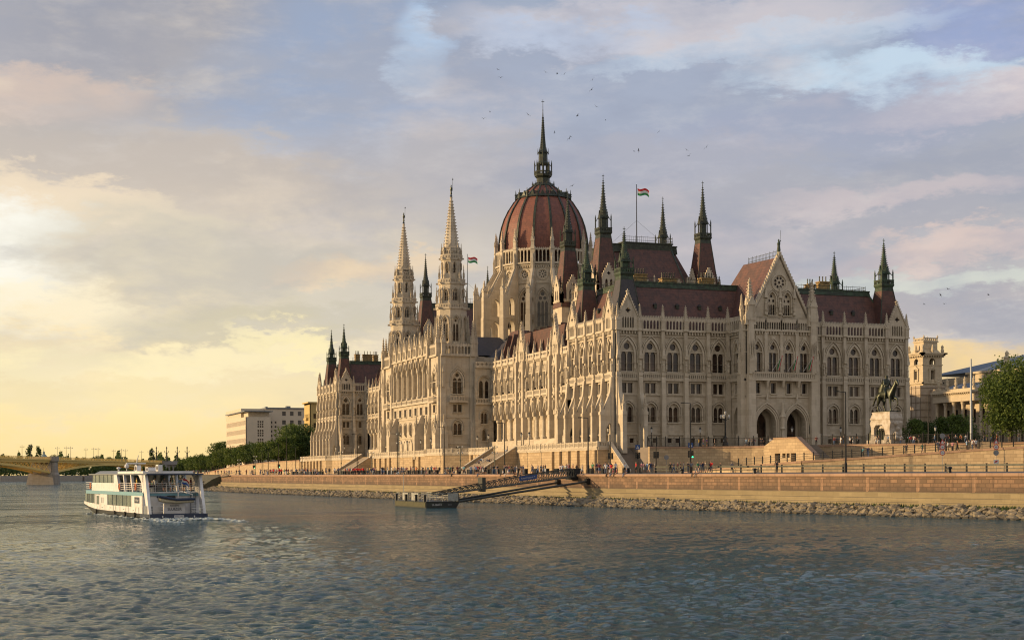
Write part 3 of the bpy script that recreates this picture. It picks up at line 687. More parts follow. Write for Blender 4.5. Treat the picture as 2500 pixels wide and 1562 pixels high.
# ---------------- twin towers
def tower(cx, cy):
    H = 4.85; body = MB(Tm(cx,cy)); 
    for k in range(4):
        Tk = Tm(cx,cy) @ Matrix.Rotation(k*PI/2,4,'Z') @ Matrix.Translation((0,-H,0)); w = MB(Tk)
        hs = [shift(HOLES['big'],0,26.2), shift(HOLES['square'],0,21.3), shift(HOLES['ground'],0,15.3), shift(HOLES['cellar'],0,11.2)]
        w.plate(rect(-H+.004,H-.004,Z_G-1.5,36.6), hs, 0,.8,back=False); addwin(Tk,'big',0,26.2,6); addwin(Tk,'square',0,21.3,2.2); addwin(Tk,'ground',0,15.3,3.8)
        for x in (-H+.7, H-.7):
            w.box(x-.95,x+.95,-1.5,.02,Z_G-1.5,15.5); w.frust(x,-.7,15.5,19,.85,.8,.8,.35,cy1=-.35); w.box(x-.75,x+.75,-.55,.02,19,36.6); pinn(Tk,x,-1.1,15.4,5.5,1.0)
            pinn(Tk,x,-.45,36.2,9.5,1.2); w.box(x-.3,x+.3,-.85,-.5,28,32); w.frust(x,-.7,32,34.4,.35,.3,.03,.03)
        balustrade(w,-2.4,2.4,-1.1,24.3,25.6); w.box(-2.5,2.5,-1.15,.05,23.9,24.3)
        w.add([(-2.5,-.3,31.6),(-2.1,-.3,31.6),(0,-.3,33.9),(0,-.3,34.4),(2.1,-.3,31.6),(2.5,-.3,31.6)],[(0,1,2,3),(3,2,4,5)])
        for (z,h,d) in ((12.8,.3,.3),(19.9,.25,.2),(29.4,.2,.15),(36.2,.5,.6)): w.box(-H,H,-d,.05,z,z+h)
        gallery(w,-H+1.2,H-1.2,-.35,36.7,39.3,8,True)
        body.merge(w)
    t = body.build('tower', MAT['trim'], PARL)
    def octa(a, z0, z1, keys, mb, bal=True):
        fw = 2*a*math.tan(PI/8)
        for k in range(8):
            Tk = Tm(cx,cy) @ Matrix.Rotation(k*PI/4,4,'Z') @ Matrix.Translation((0,-a,0)); w = MB(Tk)
            hs = [shift(HOLES[q],x,z) for (q,x,z) in keys]
            w.plate(rect(-fw/2,fw/2,z0,z1),hs,0,.5,back=False)
            for (q,x,z) in keys: addwin(Tk,q,x,z,max(p[1] for p in HOLES[q])*.9)
            w.box(-fw/2-.1,fw/2+.1,-.25,.05,z1-.35,z1); w.box(-fw/2,fw/2,-.12,.05,z0,z0+.3)
            if bal: balustrade(w,-fw/2-.12,fw/2+.12,-.3,z1,z1+1.0,.42,.12)
            mb.merge(w)
    u = MB()
    octa(3.75,36.6,49.3,[('belfry',0,40.3)],u); octa(3.15,49.3,56.0,[('belf2',0,51.3)],u); octa(2.5,56.0,62.6,[('slit',0,58.7)],u); octa(2.05,62.6,65.4,[],u,False)
    for k in range(8):
        Tk = Tm(cx,cy) @ Matrix.Rotation(k*PI/4+PI/8,4,'Z'); Tc = Tk
        for (r,z,h,wd) in ((4.5,39,8.5,.9),(4.0,49.2,6.2,.65),(3.3,56,5.2,.55),(2.65,62.4,4.6,.5)): pinn(Tk,0,-r,z,h,wd)
        w = MB(Tk); w.box(-.28,.28,-4.6,-3.7,36.6,41); w.tube((0,-4.5,46),(0,-3.5,48.6),.22,.2,4); w.tube((0,-4.0,53.6),(0,-3.0,55.4),.16,.14,4)
        w.box(-.2,.2,-3.4,-2.2,62.5,62.9); w.box(-.22,.22,-4.9,-4.,49.0,49.5); w.box(-.2,.2,-4.2,-3.2,55.8,56.2)
        w.box(-.25,.25,-2.3,-1.9,62.6,64.2)
        u.merge(w)
    for k in range(8):   # arcade below spire
        Tk = Tm(cx,cy) @ Matrix.Rotation(k*PI/4,4,'Z') @ Matrix.Translation((0,-2.2,0)); w = MB(Tk); gallery(w,-.9,.9,-.1,62.9,65.3,3,True,.15); u.merge(w)
    u.build('tower_stage', MAT['trim'], t)
    s = MB(Tm(cx,cy)); s.lathe([(2.15,65.3),(1.95,65.8),(.30,78.8),(.38,79.2),(.2,79.4)],8,rot=PI/8)
    for j in range(15):
        z = 66.6+j*.82; r = 1.95*(1-(z-65.8)/14.2)+.18
        for k in range(8): a = PI/8+k*PI/4; s.box(r*math.cos(a)-.13,r*math.cos(a)+.13,r*math.sin(a)-.13,r*math.sin(a)+.13,z,z+.24)
    s.build('spire', MAT['trim'], t)
    f = MB(Tm(cx,cy)); f.lathe([(.1,79.3),(.42,79.6),(.1,79.9),(.3,80.1),(.2,80.9),(.32,81.5),(.3,81.9),(.1,82.15),(.17,82.3),(.15,82.5),(.02,82.7)],8); f.tube((.35,0,81),(.45,0,84.6),.05,.03,5); f.tube((.1,0,81.8),(.42,0,81.4),.1,.06,5); f.box(.3,.62,-.02,.02,84.0,84.3)
    f.build('statue', MAT['bronze'], t)
tower(1.3,111.0); tower(1.3,157.2)
# ---------------- dome
DX, DY = 36.5, 133.0
dr = MB(); Ra = 13.3; fw = 2*Ra*math.tan(PI/16)
for k in range(16):
    Tk = Tm(DX,DY) @ Matrix.Rotation(k*PI/8,4,'Z') @ Matrix.Translation((0,-Ra,0)); w = MB(Tk)
    w.plate(rect(-fw/2,fw/2,42,64.4),[shift(HOLES['drumwin'],0,46.4),shift(HOLES['rose_drum'],0,61.2)],0,.8,back=False)
    addwin(Tk,'drumwin',0,46.4,9 if k in (0,1,15,14,13,2) else 1); addwin(Tk,'rose_drum',0,61.2,5 if k in (0,1,15,14,13,2) else 1)
    for (z,h,d) in ((58.6,.3,.25),(63.6,.3,.5),(64.1,.4,.8)): w.box(-fw/2,fw/2,-d,.05,z,z+h)
    corbels(w,-fw/2,fw/2,0,63.0,63.6,.4,.6); gallery(w,-fw/2+.5,fw/2-.5,-.6,64.5,68.3,4,True,.3,.36); w.box(-fw/2,fw/2,-.7,.2,68.0,68.4)
    w.plate([(-.9,57.0),(.9,57.0),(0,59.2)],[],-.3,0) if False else None
    dr.merge(w)
    Tp = Tm(DX,DY) @ Matrix.Rotation(k*PI/8+PI/16,4,'Z'); w = MB(Tp); Rp = Ra/math.cos(PI/16)
    w.box(-.75,.75,-Rp-1.0,-Rp+.5,42,60); w.box(-.62,.62,-Rp-.8,-Rp+.5,60,69.0); pinn(Tp,0,-Rp-.4,68.2,6.3,1.05); w.box(-.28,.28,-Rp-1.25,-Rp-.7,60,65.5); w.frust(0,-Rp-1.0,65.5,67.5,.3,.3,.03,.03)
    dr.merge(w)
drum = dr.build('drum', MAT['trim'], PARL)
for k in range(16):   # radial buttress walls with two arches
    a = k*PI/8+PI/16
    B = MB(Tm(DX,DY) @ Matrix.Rotation(a,4,'Z') @ Matrix.Rotation(-PI/2,4,'Z'))
    out = [(13.6,42),(20.6,42),(20.6,54.6),(19.6,55.3),(18.8,54.9),(14.2,63.2),(13.6,63.2)]
    B.plate(out,[arch(16.6,49.6,2.6,52.6,54.6,4),arch(16.8,43.0,3.2,46.2,48.2,4)],-.6,.6)
    B.box(19.4,20.75,-.72,.72,42,49); B.box(13.6,20.7,-.68,.68,48.6,49.1)
    B.tube((19.0,0,55.2),(14.1,0,63.4),.35,.35,4)
    B.build('flying_buttress', MAT['trim'], PARL); pinn(Tm(DX,DY) @ Matrix.Rotation(a,4,'Z'),0,-20.0,54.6,5.2,1.2); pinn(Tm(DX,DY) @ Matrix.Rotation(a,4,'Z'),0,-18.3,54.9,3.6,.8)
m = MB(Tm(DX,DY)); m.lathe([(21,32),(21,42),(14,43.4)],16,rot=PI/16); m.build('drum_base', MAT['trim'], PARL)
prof = [(13.0,68.2),(13.05,69.5),(13.0,71.05),(12.85,72.6),(12.6,74.1),(12.1,76.3),(11.3,78.6),(10.1,81.0),(8.5,83.4),(7.5,84.5),(6.4,85.6),(5.0,86.8),(3.6,87.9),(2.6,88.6),(2.0,89.2)]
dm = MB(Tm(DX,DY)); dm.lathe(prof,16,rot=PI/16)
dome = dm.build('dome', MAT['dome'], PARL)
for k in range(16):
    a = PI/16+k*PI/8; r_ = MB(Tm(DX,DY) @ Matrix.Rotation(a,4,'Z'))
    for (p, q) in zip(prof[:-1], prof[1:]):
        w0 = .34*(.45+.55*p[0]/13); w1 = .34*(.45+.55*q[0]/13)
        r_.add([(p[0]-.2,-w0,p[1]),(p[0]+.28,-w0,p[1]),(p[0]+.28,w0,p[1]),(p[0]-.2,w0,p[1]),(q[0]-.2,-w1,q[1]),(q[0]+.28,-w1,q[1]+.1),(q[0]+.28,w1,q[1]+.1),(q[0]-.2,w1,q[1])],[(0,1,5,4),(1,2,6,5),(2,3,7,6)])
    r_.build('dome_rib', MAT['dark'], dome)
cr = MB(Tm(DX,DY))    # crown of little gables
cr.lathe([(8.0,84.2),(8.3,84.3),(7.9,84.9)],16,rot=PI/16,cap=False)
for k in range(16):
    Tk = Matrix.Rotation(k*PI/8,4,'Z'); w = MB(Tk); w.add([(-.9,-7.9,84.2),(.9,-7.9,84.2),(0,-7.7,86.2),(0,-5.5,86.3)],[(0,1,2),(1,3,2),(0,2,3)])
    Tq = Matrix.Rotation(k*PI/8+PI/16,4,'Z'); w2 = MB(Tq); w2.frust(0,-8.1,84.2,86.9,.22,.22,.04,.04); w2.box(-.3,.3,-8.4,-7.8,85.4,85.65)
    cr.merge(w, Tm(DX,DY)); cr.merge(w2, Tm(DX,DY))
cr.lathe([(3.3,87.9),(3.5,88.2),(3.0,88.9)],16,cap=False)
for k in range(16): a = k*PI/8; cr.frust(3.2*math.cos(a),3.2*math.sin(a),88.2,89.7,.14,.14,.02,.02)
cr.build('dome_crown', MAT['dark'], dome)
ln = MB(Tm(DX,DY))
ln.lathe([(2.3,88.6),(1.95,89.2),(1.9,90.6),(2.5,91.2),(2.55,91.6)],8,rot=PI/8)
for k in range(8):
    mm = MB(Matrix.Rotation(k*PI/4,4,'Z')); balustrade(mm,-1.0,1.0,-2.45,91.6,92.5,.4,.12); ln.merge(mm,Tm(DX,DY))
    a = PI/8+k*PI/4; c_, s_ = math.cos(a), math.sin(a)
    ln.box(2.45*c_-.13,2.45*c_+.13,2.45*s_-.13,2.45*s_+.13,91.6,94.6); ln.frust(2.45*c_,2.45*s_,94.6,95.9,.16,.16,.02,.02)
    ln.box(1.45*c_-.2,1.45*c_+.2,1.45*s_-.2,1.45*s_+.2,91.6,95.0); ln.tube((2.45*c_,2.45*s_,94),(1.4*c_,1.4*s_,95.2),.1,.1,4)
ln.lathe([(1.7,94.6),(1.75,95.0),(1.35,95.6),(1.25,97.9),(1.5,98.1),(.95,99.0),(.55,103.2),(.2,108.0),(.08,110.5),(.05,113.6)],8,rot=PI/8)
for k in range(8):
    a = PI/8+k*PI/4; ln.frust(1.5*math.cos(a),1.5*math.sin(a),97.6,99.5,.14,.14,.02,.02)
for j in range(18):
    z = 99.3+j*.5; r = np.interp(z,[99,103.2,108],[.95,.55,.2])+.08
    for k in range(4): a = PI/8+k*PI/2; ln.box(r*math.cos(a)-.1,r*math.cos(a)+.1,r*math.sin(a)-.1,r*math.sin(a)+.1,z,z+.16)
ln.lathe([(.03,107.9),(.34,108.3),(.03,108.7)],8); ln.lathe([(.03,110.3),(.2,110.5),(.03,110.7)],6); ln.box(-.45,.45,-.04,.04,112.9,113.05)
ln.build('lantern', MAT['dark'], dome)
# ---------------- assembly chambers with corner turrets
def chamber(x0, y0, x1, y1, sx=None):
    wl = MB()
    for (T, L0, L1) in ((Matrix.Translation((0,y0,0)),x0,x1),(Wf(x0,0),-y1,-y0),(Matrix.Translation((x1,0,0)) @ Matrix.Rotation(PI/2,4,'Z'),y0,y1)):
        w = MB(T); n = 6; s = (L1-L0)/n
        hs = []
        for k in range(n):
            c = L0+(k+.5)*s
            for q in (-1,0,1): hs.append(arch(c+q*1.0,44.8,.6,46.2,46.9,3))
            hs.append(arch(c,38,1.8,41.5,43,4))
        w.plate(rect(L0,L1,33,48.5),hs,0,.6,back=False); w.box(L0,L1,-.4,.05,47.8,48.2); w.box(L0,L1,-.25,.05,43.8,44.1)
        w.box(L0,L1,.55,.6,34,48)
        for k in range(n+1):
            c = L0+k*s; w.box(c-.4,c+.4,-.7,.02,33,48.5); pinn(T,c,-.3,48.2,4.4,.9)
        for k in range(n):
            c = L0+(k+.5)*s; w.plate([(c-s*.42,48.2),(c+s*.42,48.2),(c+s*.42,49.2),(c,52.0),(c-s*.42,49.2)],[arch(c,48.6,.9,49.6,50.2,3)],-.2,.2); crocket_edge(w,(c-s*.42,49.2),(c,52.0),-.2,5,.12); crocket_edge(w,(c+s*.42,49.2),(c,52.0),-.2,5,.12)
        wl.merge(w)
    wl.build('chamber_wall', MAT['trim'], PARL)
    m = MB(); cx, cy = (x0+x1)/2, (y0+y1)/2
    m.frust(cx,cy,47.6,60.0,(x1-x0)/2-.4,(y1-y0)/2-.4,(x1-x0)/2-4.6,(y1-y0)/2-7); 
    m.frust(cx+.9,y0+5.5,48,60.3,8.4,6.2,6.2,2.4,cy1=y0+8.0)
    o = m.build('roof', MAT['roof'], PARL); m = MB()
    a, b = (x1-x0)/2-4.6, (y1-y0)/2-7
    m.frust(cx,cy,58.9,60.6,a+.7,b+.9,a+.55,b+.75); m.box(cx-a-.7,cx+a+.7,cy-b-.9,cy+b+.9,60.6,60.9)
    m.box(cx+.9-6.6,cx+.9+6.6,y0+5.2,y0+10.6,59.2,61.0); m.box(cx+.9-6.8,cx+.9+6.8,y0+5.0,y0+10.8,61.0,61.3)
    for s in (-1,1): m.tube((cx+.9+s*8.4,y0-.7,48),(cx+.9+s*6.2,y0+5.6,60.3),.22,n=5)
    m.build('roof_ridge_trim', MAT['dark'], o)
    railing([(cx-a-.5,y0+9,60.9),(cx-a-.5,cy+b,60.9),(cx+a+.5,cy+b,60.9),(cx+a+.5,y0+9,60.9)],1.3)
    railing([(cx-5.8,y0+5.2,61.3),(cx+7.6,y0+5.2,61.3),(cx+7.6,y0+10,61.3)],1.3)
    for (x,y) in ((x0,y0),(x1,y0),(x0,y1),(x1,y1)):
        X_ = sx if (sx is not None and x == x0) else x
        spire_turret(X_,y,46.5,62.5,76.2,3.1,1.35,sh=3.2)
        b = MB(Tm(X_,y)); b.box(-2.9,2.9,-2.9,2.9,33,48.6)
        for k in range(4):
            mm = MB(Matrix.Rotation(k*PI/2,4,'Z')); mm.plate([(-1.7,48),(1.7,48),(1.7,51.6),(0,54.6),(-1.7,51.6)],[arch(-.6,48.4,.7,50.2,50.9,3),arch(.6,48.4,.7,50.2,50.9,3),quatre(0,52.2,.5)],-3.2,-2.8)
            crocket_edge(mm,(-1.7,51.6),(0,54.6),-3.2,5,.14); crocket_edge(mm,(1.7,51.6),(0,54.6),-3.2,5,.14); mm.box(-3.1,3.1,-3.1,-2.9,47.8,48.2)
            mm.plate([(-1.5,48),(1.5,48),(0,53)],[],-2.6,-2.5,1)
            b.merge(mm,Tm(X_,y)); 
            for q in (-2.9,2.9): pinn(Tm(X_,y) @ Matrix.Rotation(k*PI/2,4,'Z'),q,-2.9,47.6,5.2,.9)
        b.build('turret_base', [MAT['trim'], MAT['slate']], PARL)
chamber(21,54,47.5,76.3); chamber(18.6,192,47.5,214)
# intermediate roofs around the drum and wings
m = MB(); m.add([(14,84,36),(60,84,36),(54,112,43),(20,112,43),(14,130,36),(60,130,36)],[(0,1,2,3),(0,3,4),(1,5,2)]); m.frust(36.5,133,34,43.0,27,27,15,15); m.build('roof', MAT['slate'], PARL)
m = MB(); m.box(12,19.5,56,84,34,40.5); m.frust(16,98,34,42.5,4,8,1.5,3); m.build('roof', MAT['roof'], PARL)

# ---------------- emit repeated parts: up to 95 of a kind as parts, the rest as one
MC = {}
def emit_instances():
    for kind, L in INST.items():
        L.sort(key=lambda e: -e[0]); rest = {}
        for i, (sz, key, T) in enumerate(L):
            lib = LIB[key]
            if i < 96:
                par = PARL
                for j, (nm, mb, mats) in enumerate(lib):
                    if (key, j) not in MC: MC[(key, j)] = mb.mesh(nm, mats)
                    o = bpy.data.objects.new(nm, MC[(key, j)]); COL.objects.link(o); o.parent = par
                    if j == 0: o.matrix_basis = T; par = o
            else:
                for j, (nm, mb, mats) in enumerate(lib):
                    r = rest.setdefault(j, (nm, MB(), mats, [])); r[1].merge(mb, T)
        for j, (nm, mb, mats, _) in rest.items(): mb.build('distant_' + nm, mats, PARL, kind='stuff')
emit_instances()
# ================================================================== SITE
MAT['asphalt'] = plain('asphalt', (.055,.053,.052), .9, 0, .4, .6, (.08,.075,.07))
MAT['paving'] = plain('pale_paving', (.22,.18,.14), .9, 0, .4, .5, (.17,.14,.11))
MAT['earth'] = plain('bank_earth', (.10,.085,.05), .95, 0, .5, .8, (.05,.06,.03))
MAT['rock'] = plain('grey_limestone_rock', (.25,.205,.13), .9, 0, .7, 1.5, (.085,.07,.048), bump=.6)
MAT['grass'] = plain('weedy_grass', (.045,.075,.015), .9, 0, .5, 1.5, (.09,.10,.03))
def cat_rom(P, n):
    out = []; P = [Vector(p) for p in P]
    for i in range(len(P)-1):
        p0 = P[max(0,i-1)]; p1 = P[i]; p2 = P[i+1]; p3 = P[min(len(P)-1,i+2)]
        for k in range(n):
            t = k/n; out.append(.5*((2*p1)+(p2-p0)*t+(2*p0-5*p1+4*p2-p3)*t*t+(3*p1-p0-3*p2+p3)*t**3))
    out.append(P[-1]); return out
QP = cat_rom([(60,-420),(35,-330),(2,-215),(-16.6,-144),(-23.6,-107),(-29.5,-70),(-34,-20),(-38,40),(-42,100),(-45,163),(-45,207)], 12)
def normals(P):   # pointing to the water (west)
    N = []
    for i in range(len(P)):
        d = (P[min(i+1,len(P)-1)]-P[max(i-1,0)]).normalized(); N.append(Vector((-d.y, d.x)))
    return N
QN = normals(QP)
def sweep(name, prof, mats, P=QP, N=QN, i0=0, i1=None, midx=None, **kw):
    """prof: list of (outward offset, z)"""
    m = MB(); P = P[i0:i1]; N = N[i0:i1]
    for j in range(len(P)-1):
        for q in range(len(prof)-1):
            a = [(P[j+s].x+N[j+s].x*prof[q+w][0], P[j+s].y+N[j+s].y*prof[q+w][0], prof[q+w][1]) for (s,w) in ((0,0),(1,0),(1,1),(0,1))]
            m.add(a, [(0,1,2,3)], midx[q] if midx else 0)
    return m.build(name, mats, **kw)
def qx(off_list, y):   # x on the quay line at given y, then inland offset
    for a, b in zip(QP[:-1], QP[1:]):
        if a.y <= y <= b.y:
            f = (y-a.y)/(b.y-a.y); return a.x+(b.x-a.x)*f
    return -45 if y > 0 else 35
def gz(off): return 4.78 + .22*max(0, min(1, off/40.))
def on_quay(px, off):
    lo, hi = 60, 1400; d = ray(px)
    for _ in range(40):
        t = (lo+hi)/2; x, y = CX+d[0]*t, CY+d[1]*t
        if x > qx(None, y)+off: hi = t
        else: lo = t
    return CX+d[0]*t, CY+d[1]*t
# quay road and land sheet
BK = cat_rom([(-45,207),(-45,235),(-36,290),(-24,360),(-15,441),(-16,560),(-8,700),(10,1000),(60,2500)], 8)
LP = QP + BK[1:]; LN = normals(LP)
sweep('road', [(0,4.74),(-4,4.79),(-12,4.84),(-40,5.0),(-70,5.0)], [MAT['paving'],MAT['asphalt']], LP, LN, midx=[1,1,1,1], kind='structure')
m = MB(); pts = [(p.x-n.x*69, p.y-n.y*69, 4.99) for p, n in zip(LP, LN)]
for a, b in zip(pts[:-1], pts[1:]): m.add([a, b, (6000,b[1]*1.0+ (b[1]-0)*2,4.99), (6000,a[1]*3,4.99)], [(0,1,2,3)])
m.build('ground', MAT['paving'], kind='structure')
# quay wall
# damp, algae darkened courses low on the quay wall
_t = NT(MAT['quay'].node_tree); _b = MAT['quay'].node_tree.nodes['Principled BSDF']; _src = _b.inputs['Base Color'].links[0].from_socket
_g = _t.n('ShaderNodeNewGeometry'); _s = _t.n('ShaderNodeSeparateXYZ'); _t.l(_g.outputs['Position'], _s.inputs[0])
_z = _t.math('ADD', _s.outputs[2], _t.math('MULTIPLY', _t.math('SUBTRACT', _t.noise(_g.outputs['Position'], .5, 5, .65), .5), 1.8))
_t.l(_t.mix(_t.mapr(_z, 3.5, 2.9, 0, .6), _src, (.07,.05,.035)), _b.inputs['Base Color'])
q = empty('quay_wall', label='long red sandstone river wall with rounded coping above the rubble bank', cat='river wall')
sweep('wall_face', [(0,4.5),(.04,4.45),(.05,2.62)], MAT['quay']).parent = q
sweep('coping', [(-1.1,4.80),(.12,4.84),(.27,4.74),(.27,4.52),(.12,4.38),(0,4.36)], MAT['coping']).parent = q
sweep('footing', [(.05,2.66),(.35,2.6),(.4,2.0),(1.1,1.95),(1.15,1.5),(1.7,1.46),(1.8,.9)], MAT['ledge']).parent = q
pb = MB()
L = 0; nxt = 6
for a, b, n in zip(QP[:-1], QP[1:], QN):
    seg = (b-a).length
    while nxt < L+seg:
        p = a+(b-a)*((nxt-L)/seg); ang = math.atan2(n.y, n.x)+PI/2
        if p.y > -200:
            pb.T = Matrix.Translation((p.x, p.y, 0)) @ Matrix.Rotation(ang, 4, 'Z'); pb.box(-.24,.24,-.05,.02,2.6,4.4)
        nxt += 8.2
    L += seg
pb.build('wall_pier', stone('sunlit_quay_stone', (.38,.235,.14), (.24,.145,.085), .9, .46, .04, .5, .7, (.12,.08,.05), .6), q, kind='stuff')  # lighter copy of the quay stone, sunlight on the piers put into the colour
sweep('river_bank', [(.6,1.15),(1.9,1.1),(3.2,.8),(5.6,.05),(9,-1.4)], MAT['earth'], kind='structure')
BN = normals(BK)
sweep('earth_bank', [(-3,4.9),(0,4.7),(3,3.4),(6,1.4),(10,.1),(16,-1.5)], MAT['earth'], BK, BN, kind='structure')
m = MB(); p0, n0 = BK[0], BN[0]; prof_ = [(-3,4.9),(0,4.7),(3,3.4),(6,1.4),(10,.1),(16,-1.5),(-3,-1.5)]
m.poly([(p0.x+n0.x*o, p0.y+n0.y*o-.02, z) for o, z in prof_]); m.build('earth_bank', MAT['earth'], kind='structure')
# rubble stones and grass
rng = random.Random(3)
def rockmesh(m, c, s, rng):
    t = (1+5**.5)/2; V = [(-1,t,0),(1,t,0),(-1,-t,0),(1,-t,0),(0,-1,t),(0,1,t),(0,-1,-t),(0,1,-t),(t,0,-1),(t,0,1),(-t,0,-1),(-t,0,1)]
    F = [(0,11,5),(0,5,1),(0,1,7),(0,7,10),(0,10,11),(1,5,9),(5,11,4),(11,10,2),(10,7,6),(7,1,8),(3,9,4),(3,4,2),(3,2,6),(3,6,8),(3,8,9),(4,9,5),(2,4,11),(6,2,10),(8,6,7),(9,8,1)]
    R3 = Matrix.Rotation(rng.uniform(0,6.3),3,'Z') @ Matrix.Rotation(rng.uniform(-.6,.6),3,'X') @ Matrix.Rotation(rng.uniform(-.6,.6),3,'Y')
    sc = (s*rng.uniform(.35,.62), s*rng.uniform(.3,.5), s*rng.uniform(.18,.36)); cv = Vector(c)
    b = len(m.v)
    for v in V:
        p = Vector((v[0]*sc[0]*rng.uniform(.7,1.15), v[1]*sc[1]*rng.uniform(.7,1.15), v[2]*sc[2]*rng.uniform(.7,1.1))); m.v.append(tuple(cv + R3 @ p))
    m.f += [tuple(b+i for i in f) for f in F]; m.m += [0]*20
_t = NT(MAT['rock'].node_tree); _b = MAT['rock'].node_tree.nodes['Principled BSDF']; _src = _b.inputs['Base Color'].links[0].from_socket
_g = _t.n('ShaderNodeNewGeometry'); _s = _t.n('ShaderNodeSeparateXYZ'); _t.l(_g.outputs['Position'], _s.inputs[0])
_t.l(_t.mix(_t.mapr(_t.math('ADD', _s.outputs[2], _t.math('MULTIPLY', _t.noise(_g.outputs['Position'], .4, 4), .3)), .45, .25, 0, .75), _src, (.03,.028,.018)), _b.inputs['Base Color'])
m = MB(); gm = MB()
for i, (a, b, n) in enumerate(zip(QP[:-1], QP[1:], QN)):
    if a.y < -190: continue
    seg = (b-a).length; dcam = math.hypot(a.x-CX, a.y-CY); k = int(seg*(34 if dcam < 260 else 20))
    for _ in range(k):
        f = rng.random(); o = 2.7+rng.random()**.9*4.2; p = a+(b-a)*f+n*o
        z = np.interp(o, [1.9,3.2,5.6,7.5], [1.1,.8,.02,-.5])
        rockmesh(m, (p.x, p.y, z+rng.uniform(-.05,.15)), rng.choice([.25,.3,.38,.45,.55,.8])*rng.uniform(.8,1.2), rng)
    for _ in range(int(seg*26)):
        f = rng.random(); o = rng.uniform(1.85,3.0) if rng.random() < .85 else rng.uniform(2,4.2); p = a+(b-a)*f+n*o; z = np.interp(o,[.6,1.9,3.2,5.6],[1.15,1.1,.85,.05]); h = rng.uniform(.12,.4); w_ = rng.uniform(.05,.12); an = rng.uniform(0,3.1)
        dx, dy = w_*math.cos(an), w_*math.sin(an); gm.add([(p.x-dx,p.y-dy,z),(p.x+dx,p.y+dy,z),(p.x+rng.uniform(-.1,.1),p.y+rng.uniform(-.1,.1),z+h)],[(0,1,2)])
m.build('rubble', MAT['rock'], kind='stuff', label='grey rubble stones piled along the river edge', cat='rubble')
gm.build('grass', MAT['grass'], kind='stuff', label='weedy grass strip between the wall footing and the rubble', cat='grass')
m = MB()
for i, (a, b, n) in enumerate(zip(BK[:40], BK[1:41], BN)):
    seg = (b-a).length
    for _ in range(int(seg*4)):
        f = rng.random(); o = 5+rng.random()*6; p = a+(b-a)*f+n*o; rockmesh(m, (p.x,p.y,np.interp(o,[3,6,10,16],[3.4,1.4,.1,-1.5])+.1), rng.uniform(.8,1.6), rng)
m.build('rubble', MAT['rock'], kind='stuff', label='rubble stones on the curving bank below the far landing ramp', cat='rubble')

# ------------------------------------------------------------------ podium, stairs
def prism(m, pts, z0, z1, top=True, mat=0, mtop=0):
    n = len(pts); z1s = z1 if isinstance(z1, (list, tuple)) else [z1]*n
    vs = [(p[0],p[1],z0) for p in pts]+[(p[0],p[1],z) for p, z in zip(pts, z1s)]
    m.add(vs, [(i,(i+1)%n,n+(i+1)%n,n+i) for i in range(n)], mat)
    if top:
        t = tessellate_polygon([[Vector((p[0],p[1],0)) for p in pts]]); m.add([(p[0],p[1],z) for p, z in zip(pts, z1s)], [tuple(x) for x in t], mtop)
POD = [(-1.8,-.6),(-4.2,-.6),(-4.2,80),(-9.8,84),(-10.6,95),(-8.6,104),(-6.2,107),(-6.2,166),(-4.4,169),(-4.4,226),(-6.2,228),(-6.4,267)]
pod = empty('podium', label='yellow ashlar terrace wall with pale balustrade under the palace river front', cat='terrace wall')
m = MB(); prism(m, POD+[(12,267),(12,-.6)], 4.0, 10.2, mtop=1); m.build('podium_wall', [MAT['podium'], MAT['paving']], pod)
tr = MB()
def panel_path(tr, pts, z, h=1.05, step=2.4, th=.28, capz=True, base=True):
    for a, b in zip(pts[:-1], pts[1:]):
        a3 = Vector((a[0],a[1],a[2] if len(a) > 2 else z)); b3 = Vector((b[0],b[1],b[2] if len(b) > 2 else z)); L = (b3-a3).xy.length
        ang = math.atan2(b3.y-a3.y, b3.x-a3.x); n = max(1, round(L/step)); s = L/n; dz = (b3.z-a3.z)/L
        T = Matrix.Translation(a3) @ Matrix.Rotation(ang,4,'Z'); sh = Matrix.Identity(4); sh[2][0] = dz; w = MB(T @ sh)
        for k in range(n):
            x0 = k*s; w.box(x0-.2,x0+.2,-th*.8,th*.8,0,h+.12)
            hs = [rect(x0+.3+q*(s-.6)/5+.1,x0+.3+(q+1)*(s-.6)/5-.1,.2,h-.25) for q in range(5)]
            w.plate(rect(x0+.2,x0+s-.2,0,h-.1), hs, -.12, .12)
        w.box(L-.2,L+.2,-th*.8,th*.8,0,h+.12); w.box(0,L,-th*.75,th*.75,h-.1,h+.02); w.box(0,L,-th,th,-.28,.02); w.box(0,L,-th*.7,th*.7,-.6,-.28)
        tr.merge(w)
panel_path(tr, [(-1.8,-.6),(-4.2,-.6),(-4.2,45.4)], 10.2); panel_path(tr, [(-4.2,62.6),(-4.2,80),(-9.8,84),(-10.6,95),(-8.6,104),(-6.2,107),(-6.2,166),(-4.4,169.4)], 10.2)
panel_path(tr, [(-4.4,186.6),(-4.4,226),(-6.2,228),(-6.4,266.5)], 10.2)
tr.build('balustrade', MAT['trim'], pod)
def pil(y, X, d=.55):
    m = MB(); m.box(X-d, X+.02, y-.6, y+.6, 4.2, 9.6); m.box(X-d-.1, X+.02, y-.7, y+.7, 4.2, 5.6); m.build('pilaster', MAT['podium'], pod)
for k in range(6): pil(k*4.8+(.45 if k == 0 else (-.45 if k == 5 else 0)), -4.2)
for k in range(7): pil(235+k*5, -6.3)
for y in (66,72,78): pil(y,-4.2)
for y in (110,116.5,122,146,151,157,163): pil(y,-6.2)
